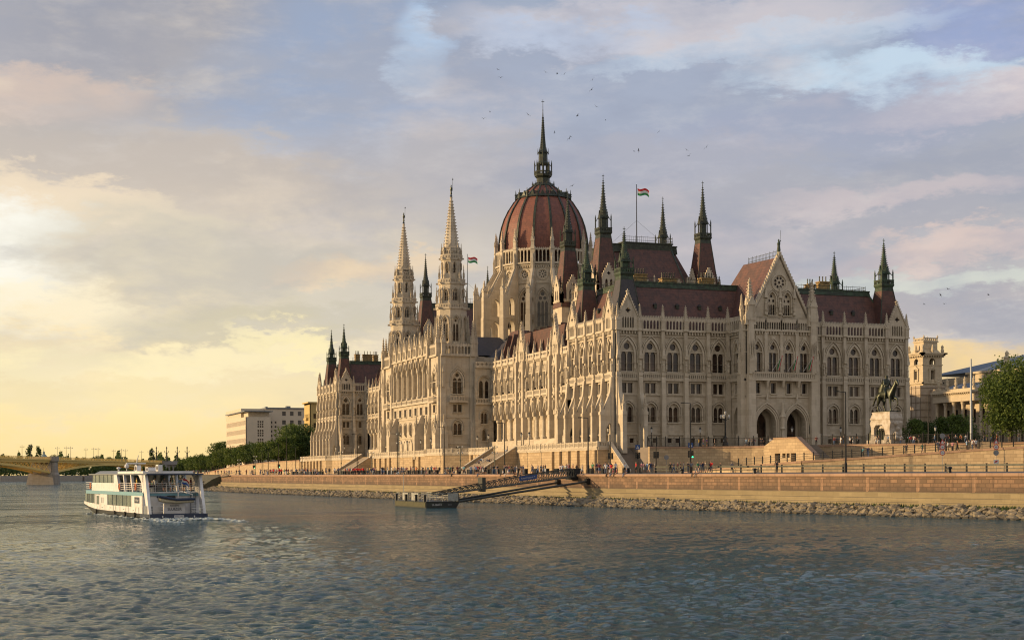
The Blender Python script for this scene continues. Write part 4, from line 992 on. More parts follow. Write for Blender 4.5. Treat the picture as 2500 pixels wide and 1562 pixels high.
def stair_w(y0, y1, X0, X1, z0, z1, n):
    s = empty('stairway'); s.parent = pod; m = MB()
    for k in range(n):
        xa = X0+(X1-X0)*k/n; xb = X0+(X1-X0)*(k+1)/n; z = z0-(z0-z1)*(k+1)/(n+1)
        m.box(min(xa,xb),max(xa,xb),y0,y1,4.0,z)
    m.build('steps', MAT['paving'], s); c = MB()
    for y in (y0-.7,y1):
        c.add([(X0,y,4),(X1,y,4),(X1,y,z1+.5),(X0,y,z0+.9),(X0,y+.7,4),(X1,y+.7,4),(X1,y+.7,z1+.5),(X0,y+.7,z0+.9)],[(0,1,2,3),(7,6,5,4),(3,2,6,7),(1,5,6,2)],0)
        c.add([(X0,y-.1,z0+.9),(X1,y-.1,z1+.5),(X1,y+.8,z1+.5),(X0,y+.8,z0+.9),(X0,y-.1,z0+1.15),(X1,y-.1,z1+.75),(X1,y+.8,z1+.75),(X0,y+.8,z0+1.15)],[(3,2,1,0),(4,5,6,7),(0,1,5,4),(1,2,6,5),(2,3,7,6)],1)
    c.build('side_wall', [MAT['podium'], MAT['trim']], s)
stair_w(46.2,61.8,-4.2,-13.5,10.2,4.85,26); stair_w(170.2,185.8,-4.4,-13.5,10.2,4.85,26)
# steps up to the porticos
m = MB()
for (a, b) in ((44,64),(168,190)):
    for k in range(12): m.box(3.0+k*.5,9.2,a,b,10,10.2+(k+1)*.25)
m.build('portico_steps', MAT['trim'], pod)
# south-west stair running down along the building corner
m = MB()
for k in range(26): m.box(-1.2,2.6,-.6-(k+1)*.34,-.6-k*.34,4.0,10.2-(k+1)*.205)
st = m.build('steps', MAT['paving'], pod); c = MB()
for (y0_, y1_) in ((-.6,-9.6),):
    c.add([(-1.9,y0_,4),(-1.9,y1_,4),(-1.9,y1_,5.3),(-1.9,y0_,11.0),(-1.2,y0_,4),(-1.2,y1_,4),(-1.2,y1_,5.3),(-1.2,y0_,11.0)],[(0,1,2,3),(7,6,5,4),(1,5,6,2)],0)
    c.add([(-2.0,y0_,11.0),(-2.0,y1_,5.3),(-1.1,y1_,5.3),(-1.1,y0_,11.0),(-2.0,y0_,11.25),(-2.0,y1_,5.55),(-1.1,y1_,5.55),(-1.1,y0_,11.25)],[(3,2,1,0),(4,5,6,7),(0,1,5,4),(1,2,6,5),(2,3,7,6)],1)
c.build('side_wall', [MAT['podium'], MAT['trim']], pod)
# ------------------------------------------------------------------ square terrace (south), retaining wall, ramp
ED = [(2.6,-.6),(2.6,-9.6),(6.5,-9.4),(12,-10.6),(17,-13.2),(21.5,-17),(25,-22),(28.6,-30),(35,-40),(43,-50.5),(52,-61),(75,-90),(150,-200)]
m = MB(); prism(m, ED+[(900,-200),(900,470),(40,470),(4,420),(-7,330),(-5.5,267.2),(12,266.9),(12,-.59)], 4.0, 10.0)
m.build('terrace', MAT['paving'], kind='structure')
rw = MB()
def wallstrip(mb, P, z0, z1, th=.5, mat=0, cap=None, capmat=1):
    for a, b in zip(P[:-1], P[1:]):
        d = Vector((b[0]-a[0], b[1]-a[1])); L = d.length; ang = math.atan2(d.y,d.x); za = a[2] if len(a) > 2 else z1; zb = b[2] if len(b) > 2 else z1
        w = MB(Matrix.Translation((a[0],a[1],0)) @ Matrix.Rotation(ang,4,'Z')); w.add([(0,-th,z0),(L,-th,z0),(L,-th,zb),(0,-th,za),(0,0.05,z0),(L,0.05,z0),(L,.05,zb),(0,.05,za)],[(0,1,2,3),(3,2,6,7),(0,3,7,4),(1,5,6,2),(7,6,5,4)],mat)
        if cap: w.add([(-.05,-th-.12,za-.3),(L+.05,-th-.12,zb-.3),(L+.05,-th-.12,zb+.05),(-.05,-th-.12,za+.05),(-.05,.15,za+.05),(L+.05,.15,zb+.05)],[(0,1,2,3),(3,2,5,4)],capmat)
        mb.merge(w)
wallstrip(rw, ED[1:], 4.0, 10.06, .5, 0, True); 
rwo = rw.build('retaining_wall', [MAT['podium'], MAT['coping']], label='yellow ashlar retaining wall below the square, south of the palace steps', cat='retaining wall')
OUT = [(*at(1655,284),4.9),(*at(1800,262),6.0),(*at(1960,252),6.85),(*at(2100,248),7.35),(*at(2230,244),7.9),(*at(2360,240),8.4),(*at(2500,235),8.85),(*at(2750,228),9.6)]
m = MB(); IN = [ED[4],ED[6],ED[7],ED[8],ED[8],ED[9],ED[10],ED[11]]
for i in range(len(OUT)-1):
    a, b = OUT[i], OUT[i+1]; m.add([a,b,(IN[i+1][0],IN[i+1][1],b[2]),(IN[i][0],IN[i][1],a[2])],[(0,1,2,3)])
m.build('path', MAT['paving'], kind='structure')
rw = MB(); wallstrip(rw, OUT, 4.0, 0, .5, 0, True)
rw.build('ramp_wall', [MAT['podium'], MAT['coping']], label='sloping ashlar wall carrying the footpath ramp up beside the road', cat='ramp wall')
def picket(name, P, h, step, label, cat, post=2.6, mat='iron', bars=True, rails=(.1,.95), group=None, r=.035):
    root = empty(name, (P[0][0],P[0][1],P[0][2]), label=label, cat=cat, group=group); pm = MB(); ps = 0
    inv = Matrix.Translation((-P[0][0],-P[0][1],-P[0][2])); pm.T = inv
    posts = []
    for a, b in zip(P[:-1], P[1:]):
        a = Vector(a); b = Vector(b); L = (b-a).length
        for f in rails: pm.tube(a+Vector((0,0,h*f)), b+Vector((0,0,h*f)), .04, n=4)
        n = max(1,int(L/step))
        if bars:
            for k in range(n): p = a+(b-a)*(k/n); pm.tube(p, p+Vector((0,0,h)), .04, n=3)
        n = max(1,round(L/post))
        for k in range(n): posts.append(a+(b-a)*(k/n))
    pm.build('railing_panel', MAT[mat], root)
    mm = MB(); mm.box(-r*2,r*2,-r*2,r*2,0,h*1.12); mm.frust(0,0,h*1.12,h*1.12+.14,r*2.6,r*2.6,.01,.01); me = mm.mesh('post',[MAT[mat]])
    for p in posts[:95]:
        o = bpy.data.objects.new('post', me); COL.objects.link(o); o.parent = root; o.location = p-Vector(P[0])
    return root
def off2(P, d, dz):
    N = normals([Vector((p[0],p[1])) for p in P]); return [(p[0]+n.x*d,p[1]+n.y*d,(p[2] if len(p) > 2 else 10.0)+dz) for p, n in zip(P, N)]
F1 = off2(ED[1:7], .35, .06); F2 = off2(ED[7:12], .35, .06)
picket('iron_fence', F1, 1.75, .22, 'black iron picket fence on the terrace edge facing the palace south windows', 'fence')
picket('iron_fence', F2, 1.75, .22, 'black iron picket fence running past the horseman monument', 'fence')
picket('ramp_railing', [(p[0]+.3,p[1]+.1,p[2]+.06) for p in OUT[1:]], 1.15, 1.2, 'dark post and rail fence climbing along the footpath ramp', 'railing', post=1.7, bars=False, rails=(.3,.65,.95))
# guard rail by the road
GP = [(*at(1600,252),4.97),(*at(1760,246),4.97),(*at(1960,238),4.98),(*at(2160,230),4.98),(*at(2360,222),4.98),(*at(2560,214),4.98),(*at(2760,206),4.98)]
root = empty('guard_rail', GP[0], label='weathered steel guard rail with two long beams along the riverside road', cat='guard rail')
pm = MB(Matrix.Translation(-Vector(GP[0])))
for a, b in zip(GP[:-1], GP[1:]):
    for (z0_, z1_) in ((.82,1.12),(.38,.50)):
        d = Vector((b[0]-a[0],b[1]-a[1],0)); ang = math.atan2(d.y,d.x); w = MB(Matrix.Translation(a) @ Matrix.Rotation(ang,4,'Z')); w.box(0,d.length,-.1,.0,z0_,z1_); w.box(0,d.length,-.13,-.09,(z0_+z1_)/2-.03,(z0_+z1_)/2+.03); pm.merge(w, Matrix.Translation(-Vector(GP[0])))
pm.build('rail_beam', plain('worn_galvanised_steel', (.13,.13,.10), .6, .5, .4), root)
mm = MB(); mm.box(-.09,.09,-.12,.12,0,1.25); me = mm.mesh('post', [MAT['iron']])
for a, b in zip(GP[:-1], GP[1:]):
    a = Vector(a); b = Vector(b); n = round((b-a).length/3.4)
    for k in range(n):
        o = bpy.data.objects.new('post', me); COL.objects.link(o); o.parent = root; o.location = a+(b-a)*(k/n)-Vector(GP[0])
# underpass entrance block
A = Vector(at(1870,284)); B = Vector(at(1994,272)); L = (B-A).length; ang = math.atan2(B.y-A.y,B.x-A.x); T = Matrix.Translation((A.x,A.y,0)) @ Matrix.Rotation(ang,4,'Z')
ub = empty('underpass_entrance', label='stone underpass block with sloping top and dark doorways in the terrace wall', cat='underpass')
w = MB(T); sx = L/9.3
doors = [rect(2.0*sx,3.0*sx,5.2,8.5), rect(5.0*sx,5.85*sx,5.2,8.5), rect(3.4*sx,4.0*sx,7.7,8.5), rect(4.2*sx,4.75*sx,7.7,8.5)]
w.plate([(0,4.5),(L,4.5),(L,7.9),(L*.66,11.2),(L*.2,11.2),(0,9.9)], doors, -.4, .6); w.box(0,L,.6,3.4,4.5,7.6); w.add([(0,.6,9.9),(L*.2,.6,11.2),(L*.66,.6,11.2),(L*.66,5.5,11.2),(L*.2,5.5,11.2),(0,5.5,9.9)],[(0,1,4,5),(1,2,3,4)])
w.add([(0,.55,5),(L*.7,.55,5),(L*.7,.55,9.5),(0,.55,9.5)],[(0,1,2,3)],1)
w.build('entrance_wall', [MAT['podium'], MAT['iron']], ub)
w = MB(T); w.add([(L*.66,-.55,11.2),(L,-.55,7.9),(L,.7,7.9),(L*.66,.7,11.2),(L*.66,-.55,11.42),(L,-.55,8.12),(L,.7,8.12),(L*.66,.7,11.42)],[(0,1,5,4),(4,5,6,7),(2,3,7,6),(1,2,6,5)]); w.box(L*.2-.1,L*.66,-.55,.7,11.2,11.4)
w.build('coping', MAT['coping'], ub)
w = MB(T)
for k in range(16): w.box(L*.66+k*.3,L*.66+k*.3+.3,.7,4.2,4.5,10.0-k*.2)
w.build('steps', MAT['paving'], ub)
# north retaining wall with rising road
m = MB(); NW = [(-6.4,267,10.1),(-8.5,300,9.9),(-10.5,340,9.3),(-10.5,380,8.6),(-8,430,7.6),(-4,500,6.2),(1,600,5.2)]
wallstrip(m, [NW[i] for i in range(len(NW))][::-1], 4.0, 0, .5, 0, True); m.build('retaining_wall', [MAT['podium'], MAT['coping']], label='low stone retaining wall along the tree lined embankment north of the palace', cat='retaining wall')

# ------------------------------------------------------------------ water
def make_water():
    rs = [3.]; 
    while rs[-1] < 300: t_ = rs[-1]; rs.append(t_+max(.085 if t_ > 36 else .8, t_*t_/17500.))
    while rs[-1] < 16000: rs.append(rs[-1]*1.09)
    rs = np.array(rs)
    inner = np.linspace(R(-21.5), R(21.5), 820); outr = np.concatenate([np.linspace(R(-178), R(-22), 70), inner, np.linspace(R(22), R(182), 71)])
    RR, AA = np.meshgrid(rs, outr, indexing='ij')
    X = CX + RR*(RGT.x*np.sin(AA)+FWD.x*np.cos(AA)); Y = CY + RR*(RGT.y*np.sin(AA)+FWD.y*np.cos(AA))
    rg = np.random.default_rng(5); Z = np.zeros_like(X)
    dens = np.clip((300-RR)/60, 0, 1)*1.0*(np.abs(AA) < R(21.6))
    for i in range(84):
        lam = .34*(1.9/.34)**(rg.random()**1.1); k = 2*PI/lam; th = HEAD + rg.normal(0, .85); kx, ky = k*math.sin(th), k*math.cos(th)
        a = .036/k * (.8 if lam > 1.2 else 1.0)
        fade = np.clip((lam*170-RR)/(lam*80), 0, 1)
        Z += a*np.sin(kx*X+ky*Y+rg.random()*6.28)*fade
    # patches of calmer and rougher water
    patch = .75+.35*np.sin(X*.045+np.sin(Y*.03)*2)*np.sin(Y*.021+1.3+np.sin(X*.02))
    Z *= dens*patch
    nr, na = X.shape; idx = np.arange(nr*na).reshape(nr, na)
    f = np.stack([idx[:-1,:-1], idx[:-1,1:], idx[1:,1:], idx[1:,:-1]], -1).reshape(-1, 4)
    me = bpy.data.meshes.new('water'); me.vertices.add(nr*na); me.vertices.foreach_set('co', np.stack([X,Y,Z],-1).ravel())
    me.loops.add(f.size); me.loops.foreach_set('vertex_index', f.ravel().astype(np.int32)); me.polygons.add(len(f)); me.polygons.foreach_set('loop_start', np.arange(0,f.size,4,dtype=np.int32)); me.polygons.foreach_set('loop_total', np.full(len(f),4,dtype=np.int32))
    me.polygons.foreach_set('use_smooth', np.ones(len(f),dtype=bool)); me.update(calc_edges=True)
    mt, t, b = newmat('river_water'); g = t.n('ShaderNodeNewGeometry'); pos = g.outputs['Position']
    b.inputs['Base Color'].default_value = (.022,.034,.030,1); b.inputs['Roughness'].default_value = .09; b.inputs['IOR'].default_value = 1.33
    mp = t.n('ShaderNodeMapping'); mp.inputs['Rotation'].default_value = (0,0,HEAD); mp.inputs['Scale'].default_value = (.7,1.,1.); t.l(pos, mp.inputs[0])
    h = t.math('ADD', t.noise(mp.outputs[0], 4.6, 6, .7, .2), t.math('ADD', t.math('MULTIPLY', t.noise(mp.outputs[0], 1.7, 3, .6, .3), 1.1), t.math('MULTIPLY', t.noise(mp.outputs[0], .4, 3, .6, .4), 1.2)))
    bp = t.n('ShaderNodeBump'); bp.inputs['Strength'].default_value = .9; bp.inputs['Distance'].default_value = .50; t.l(h, bp.inputs['Height']); t.l(bp.outputs[0], b.inputs['Normal'])
    mp2 = t.n('ShaderNodeMapping'); mp2.inputs['Rotation'].default_value = (0,0,HEAD); mp2.inputs['Scale'].default_value = (.022,.085,1.); t.l(pos, mp2.inputs[0]); pn_ = t.noise(mp2.outputs[0], 1.0, 6, .62, .4)
    t.l(t.mapr(pn_, .38, .62, .05, .13), b.inputs['Roughness']); t.l(t.mapr(pn_, .35, .65, .8, 1.0), bp.inputs['Strength'])
    # silty brown tint near the bank shallows
    t.l(t.mix(t.mapr(t.noise(pos, .03, 3), .4, .7), (.020,.074,.088), (.034,.074,.078)), b.inputs['Base Color'])
    me.materials.append(mt); o = bpy.data.objects.new('water', me); COL.objects.link(o); o['kind'] = 'structure'
make_water()
# ================================================================== PEOPLE
def cmat(name, c, rough=.8): 
    m = bpy.data.materials.new(name); m.use_nodes = True; b = m.node_tree.nodes['Principled BSDF']; b.inputs['Base Color'].default_value = (*c, 1); b.inputs['Roughness'].default_value = rough; return m
SKIN = [cmat('skin', (.45,.26,.17)), cmat('tan_skin', (.33,.18,.11))]
HAIR = [cmat('dark_hair', (.025,.017,.012)), cmat('brown_hair', (.10,.055,.03)), cmat('fair_hair', (.42,.28,.13)), cmat('grey_hair', (.3,.29,.28))]
TOPS = {'white': (.62,.62,.6), 'black': (.02,.02,.022), 'navy': (.02,.03,.08), 'light blue': (.22,.36,.52), 'red': (.75,.03,.02), 'grey': (.17,.17,.18), 'pink': (.55,.25,.27), 'green': (.05,.2,.1), 'beige': (.42,.34,.24), 'yellow': (.6,.45,.12), 'maroon': (.15,.02,.03), 'teal': (.04,.2,.24), 'orange': (.6,.2,.05), 'purple': (.14,.06,.22)}
BOTS = {'blue jeans': (.07,.11,.2), 'black trousers': (.018,.018,.02), 'beige trousers': (.36,.29,.2), 'grey trousers': (.14,.14,.15), 'white trousers': (.55,.55,.53), 'brown trousers': (.1,.06,.04)}
TM_ = {k: cmat(k.replace(' ', '_')+'_cloth', v) for k, v in TOPS.items()}
BM_ = {k: cmat(k.replace(' ', '_')+'_cloth', v) for k, v in BOTS.items()}
SHOE = cmat('shoe', (.05,.05,.05))
def skin_figure(J, E, root, segs):
    """J: name->(x,y,z,r); E edges; returns mesh + classifier by nearest joint"""
    names = list(J); me = bpy.data.meshes.new('fig'); me.from_pydata([J[n][:3] for n in names], [(names.index(a), names.index(b)) for a, b in E], [])
    o = bpy.data.objects.new('fig', me); COL.objects.link(o)
    md = o.modifiers.new('s', 'SKIN'); sv = me.skin_vertices[0].data
    for i, n in enumerate(names): sv[i].radius = (J[n][3], J[n][3]*(.72 if n in ('chest','waist','pelvis') else 1)); sv[i].use_root = (n == root)
    md.use_smooth_shade = True; md.branch_smoothing = .4
    s2 = o.modifiers.new('sub', 'SUBSURF'); s2.levels = 1
    dg = bpy.context.evaluated_depsgraph_get(); ev = o.evaluated_get(dg); out = bpy.data.meshes.new_from_object(ev)
    bpy.data.objects.remove(o); bpy.data.meshes.remove(me)
    return out
def figure(name, pose, short=False, dress=False):
    J = dict(pelvis=(0,0,.95,.15), waist=(0,0,1.12,.135), chest=(0,0,1.36,.165), neck=(0,.0,1.5,.06), head=(0,-.01,1.6,.095), crown=(0,0,1.72,.08))
    for s, n in ((-1,'l'),(1,'r')):
        J['sh'+n] = (s*.19,0,1.42,.07); J['el'+n] = (s*.25,.02,1.14,.05); J['wr'+n] = (s*.25,-.06,.92,.035); J['ha'+n] = (s*.25,-.09,.83,.035)
        J['hip'+n] = (s*.1,0,.88,.105); J['kn'+n] = (s*.11,-.01,.5,.07); J['an'+n] = (s*.11,.02,.1,.05); J['toe'+n] = (s*.12,-.13,.04,.04)
    if pose == 'walk':
        J['knl']=(-.1,-.16,.52,.07); J['anl']=(-.1,-.22,.12,.05); J['toel']=(-.1,-.36,.07,.04); J['knr']=(.1,.08,.5,.07); J['anr']=(.1,.3,.14,.05); J['toer']=(.1,.2,.04,.04)
        J['ell']=(-.25,.12,1.16,.05); J['wrl']=(-.24,.1,.93,.035); J['hal']=(-.24,.08,.85,.035); J['elr']=(.25,-.1,1.16,.05); J['wrr']=(.24,-.26,1.0,.035); J['har']=(.24,-.32,.95,.035)
    if pose == 'fold':
        for s, n in ((-1,'l'),(1,'r')): J['el'+n]=(s*.28,-.02,1.17,.055); J['wr'+n]=(s*.08,-.2,1.2,.04); J['ha'+n]=(-s*.02,-.22,1.21,.04)
    if pose == 'photo':
        for s, n in ((-1,'l'),(1,'r')): J['el'+n]=(s*.26,-.18,1.28,.05); J['wr'+n]=(s*.1,-.34,1.5,.035); J['ha'+n]=(s*.06,-.37,1.56,.035)
    if pose == 'hips':
        for s, n in ((-1,'l'),(1,'r')): J['el'+n]=(s*.42,.06,1.18,.05); J['wr'+n]=(s*.24,-.02,1.03,.038); J['ha'+n]=(s*.17,-.04,1.02,.035)
        J['knl']=(-.17,-.02,.5,.07); J['anl']=(-.2,.02,.1,.05); J['toel']=(-.23,-.12,.04,.04)
    if pose in ('sit', 'edge'):
        dz = -.83 if pose == 'sit' else -.80
        for k in list(J):
            x,y,z,r = J[k]; J[k] = (x,y,z+dz,r)
        for s, n in ((-1,'l'),(1,'r')):
            J['hip'+n]=(s*.11,-.06,.1,.11)
            if pose == 'sit': J['kn'+n]=(s*.16,-.42,.42,.07); J['an'+n]=(s*.12,-.68,.1,.05); J['toe'+n]=(s*.12,-.8,.05,.04); J['el'+n]=(s*.26,-.12,.36,.05); J['wr'+n]=(s*.16,-.32,.4,.035); J['ha'+n]=(s*.12,-.4,.42,.035)
            else: J['kn'+n]=(s*.13,-.46,.1,.07); J['an'+n]=(s*.13,-.5,-.32,.05); J['toe'+n]=(s*.13,-.62,-.38,.04); J['el'+n]=(s*.26,.02,.34,.05); J['wr'+n]=(s*.22,-.16,.2,.035); J['ha'+n]=(s*.2,-.25,.17,.035)
    E = [('pelvis','waist'),('waist','chest'),('chest','neck'),('neck','head'),('head','crown')]
    for n in 'lr': E += [('chest','sh'+n),('sh'+n,'el'+n),('el'+n,'wr'+n),('wr'+n,'ha'+n),('pelvis','hip'+n),('hip'+n,'kn'+n),('kn'+n,'an'+n),('an'+n,'toe'+n)]
    me = skin_figure(J, E, 'pelvis', None); me.name = name
    while len(me.materials) < 5: me.materials.append(SKIN[0])
    # assign material by nearest bone
    cls = {}
    for a, b in E:
        if b in ('head','crown','neck'): c = 0
        elif b[:2] in ('wr','ha') : c = 0
        elif b[:2] in ('el',) : c = 2
        elif b[:3] == 'toe': c = 4
        elif b[:2] == 'an': c = 0 if (short or dress) else 3
        elif b[:2] == 'kn' or b[:3] == 'hip': c = 2 if dress else 3
        else: c = 2
        cls[(a, b)] = c
    B = [(Vector(J[a][:3]), Vector(J[b][:3]), c) for (a, b), c in cls.items()]; hz = J['head'][2]
    for p in me.polygons:
        q = p.center; best = 9; c = 0
        for a, b, cc in B:
            ab = b-a; t = max(0, min(1, (q-a).dot(ab)/max(1e-6, ab.length_squared))); dd = (q-(a+ab*t)).length
            if dd < best: best = dd; c = cc
        if q.z > hz+.06 or (q.z > hz-.06 and q.y > J['head'][1]+.01 and abs(q.x) < .15): c = 1
        p.material_index = c
    if dress:
        bm = bmesh.new(); bm.from_mesh(me); bm.to_mesh(me); bm.free()
    me.update(); return me
FIG = {'standing': [figure('person','stand'), figure('person','stand',short=True)], 'walking': [figure('person','walk'), figure('person','walk',short=True)],
       'folded-arm': [figure('person','fold')], 'photographing': [figure('person','photo')], 'hands-on-hips': [figure('person','hips',short=True)],
       'seated': [figure('person','sit')], 'edge-seated': [figure('person','edge')], 'long-skirted': [figure('person','stand',dress=True)]}
USED = set(); NP = [0]
def person(x, y, z, facing, zone, pose=None, top=None, bot=None, group=None, scale=None, label=None):
    poses = ['standing','standing','standing','walking','walking','folded-arm','photographing','hands-on-hips']
    for _ in range(60):
        ps = pose or rng.choice(poses); tp = top or (rng.choice(list(TOPS)) if rng.random() < .3 else rng.choice(['white','black','black','navy','grey','white','beige','grey','maroon','light blue'])); bt = bot or rng.choice(list(BOTS)+['blue jeans','black trousers'])
        if label or (zone, ps, tp, bt) not in USED: break
    USED.add((zone, ps, tp, bt)); me = rng.choice(FIG[ps]); o = bpy.data.objects.new('person', me); COL.objects.link(o)
    for i, mt in enumerate([rng.choice(SKIN), rng.choice(HAIR), TM_[tp], BM_[bt], SHOE]):
        o.material_slots[i].link = 'OBJECT'; o.material_slots[i].material = mt
    s = scale or rng.uniform(.94,1.06); o.location = (x, y, z); o.scale = (s*1.08, s*1.08, s); o.rotation_euler = (0,0,facing)
    tag(o, label or f'{ps} person in {tp} top and {bt} {zone}', 'person', group); NP[0] += 1
    return o
def face_from(x, y, away=False): return rng.uniform(0, 2*PI)
rng = random.Random(21)
Z1 = [(575,640,'near the river wall end'),(640,720,'on the quay past the palace'),(720,800,'under the far pavilion'),(800,900,'by the far stairway'),(900,1000,'below the tall loggia'),(1000,1100,'below the nearer stone tower'),(1100,1180,'at the grand stairway foot'),(1180,1290,'below the arcade'),(1290,1390,'on the quay beside the gangway'),(1395,1500,'by the corner steps')]
DENS = [14,20,20,20,22,24,20,18,16,12]
for (a, b, zn), n in zip(Z1, DENS):
    for k in range(n):
        px = rng.uniform(a, b); off = rng.choice([1.5,2.5,4,5.5,7]); x, y = on_quay(px, off)
        seated = rng.random() < .08
        person(x, y, gz(off), rng.uniform(0,6.28), zn, pose='seated' if seated else None, group='people strolling on the quay')
for (c, n, zn) in ((674,10,'beyond the palace'),(866,16,'by the far stairway')):
    for k in range(n):
        x, y = on_quay(c+rng.uniform(-1,1)*(14 if n == 10 else 24), rng.choice([1.6,2.6,3.6])); person(x, y, gz(3), rng.uniform(0,6.28), zn, top='red', bot='black trousers', label=f'person in a red shirt in the red-shirted team {zn}', group=f'red-shirted team {zn}')
for px in (1172,1228,1240,1262,1270,1488,1497,1506,1530,1698,1706,1041,1108):
    x, y = on_quay(px, .12); ang = math.atan2(-.1, -1.0); person(x, y, 4.78, PI/2*3-.15+rng.uniform(-.3,.3), 'of the quay wall', pose='edge-seated', group='people sitting on the wall edge')
for (px, tp, bt, ps, zn) in ((1553,'red','black trousers','standing','beside the first crossing'),(1566,'pink','beige trousers','standing','beside the first crossing'),(1572,'pink','white trousers','standing','beside the first crossing'),(1580,'light blue','blue jeans','standing','beside the first crossing'),(1588,'navy','blue jeans','walking','between the signal posts'),(1592,'black','grey trousers','standing','between the signal posts'),(1598,'beige','beige trousers','standing','between the signal posts'),
     (1637,'black','black trousers','walking','along the guard rail'),(1645,'navy','blue jeans','walking','along the guard rail'),(1655,'maroon','beige trousers','standing','along the guard rail'),(1662,'black','black trousers','standing','along the guard rail'),(1669,'grey','blue jeans','standing','along the guard rail'),(1680,'black','grey trousers','folded-arm','along the guard rail'),(1688,'grey','brown trousers','standing','along the guard rail'),
     (1704,'green','grey trousers','standing','by the rail start'),(1711,'grey','beige trousers','standing','by the rail start'),(1716,'navy','grey trousers','photographing','by the rail start'),(1722,'beige','beige trousers','standing','by the rail start'),(1736,'red','grey trousers','walking','by the rail start'),(1732,'black','black trousers','walking','by the rail start'),(1759,'black','blue jeans','standing','against the yellow wall'),(1787,'grey','black trousers','hands-on-hips','against the yellow wall'),(1897,'black','black trousers','standing','on the road by the rail'),
     (1458,'navy','black trousers','standing','near the signal by the steps'),(1447,'green','black trousers','standing','near the signal by the steps'),(1478,'grey','blue jeans','standing','near the signal by the steps'),(1486,'black','brown trousers','standing','near the signal by the steps'),(1503,'white','blue jeans','standing','near the signal by the steps'),(1525,'white','black trousers','walking','near the signal by the steps')):
    t_ = 240 if px < 1700 else 235
    if px in (1759,1787): t_ = 258
    if px == 1897: t_ = 215
    x, y = at(px, t_); person(x, y, 4.97, rng.uniform(0,6.28), zn, pose=ps, top=tp, bot=bt, group='people on the road below the square')
def edge_pt(s):   # along terrace edge
    P = ED[1:12]; s = s*(len(P)-1); i = min(int(s), len(P)-2); f = s-i; return P[i][0]+(P[i+1][0]-P[i][0])*f, P[i][1]+(P[i+1][1]-P[i][1])*f
for (a, b, n, zn) in ((1700,1800,8,'behind the window side fence'),(1800,1960,22,'outside the twin portals'),(1960,2110,10,'behind the fence past the portals'),(2110,2260,12,'around the monument')):
    for k in range(n):
        px = rng.uniform(a, b); d = ray(px)
        # walk out to just behind the terrace edge
        t_ = 240
        while t_ < 330:
            x, y = CX+d[0]*t_, CY+d[1]*t_
            inside = False
            for (p, q) in zip(ED[1:11], ED[2:12]):
                if p[0] <= x <= q[0] and y > p[1]+(q[1]-p[1])*(x-p[0])/(q[0]-p[0]+1e-6): inside = True
            if inside: break
            t_ += .5
        t_ += rng.uniform(1.2, 7 if px < 1960 else 9); x, y = CX+d[0]*t_, CY+d[1]*t_
        if y > -8.5 and 24 < x < 43: y = -9.5
        person(x, y, 10.02, rng.uniform(0,6.28), zn, group='people on the square terrace')
for (px, t_, z, ps, tp, bt, zn) in ((2106,249,7.4,'walking','teal','black trousers','on the ramp'),(2119,249,7.45,'photographing','navy','blue jeans','on the ramp'),(2213,246,7.85,'standing','black','black trousers','on the ramp'),(2252,246,8.0,'walking','green','grey trousers','on the ramp')):
    x, y = at(px, t_+1.5); person(x, y, z, rng.uniform(0,6.28), zn, pose=ps, top=tp, bot=bt, group='people on the footpath ramp')
for k in range(26):
    px = rng.uniform(2282,2395); t_ = rng.uniform(243,262); x, y = at(px, t_); z = np.interp(px,[2230,2360,2500],[7.9,8.4,8.85])+.02
    if t_ > 252: z = 10.02; x, y = at(px, 275)
    person(x, y, z, rng.uniform(0,6.28), 'at the ramp head', group='crowd at the head of the ramp')
for k in range(8):
    x, y = at(rng.uniform(2400,2490), rng.uniform(270,278)); person(x, y, 10.02, rng.uniform(0,6.28), 'under the big tree', group='people under the big tree')
for (px, z, k) in ((1222,6.6,0),(1228,6.9,1),(1236,7.6,0),(1239,7.5,1),(1246,6.4,0)):
    pass
for (y, X_, ps) in ((52,-8.6,'seated'),(53.2,-8.4,'seated'),(55,-9.2,'standing'),(57.5,-9.3,'seated'),(59,-8.2,'seated'),(48,-6.1,'walking'),(49,-5.4,'standing'),(50,-5.0,'walking')):
    f = (X_+4.2)/(-9.3); person(X_, y, 10.2-(10.2-4.85)*(int(f*26)+1)/27+.02, -PI/2, 'on the grand stairway', pose=ps, group='people on the grand stairway')
x, y = -9.0, 172.5; person(x, y, 7.3, -PI/2, 'on the far stairway', pose='standing', top='black', bot='black trousers')

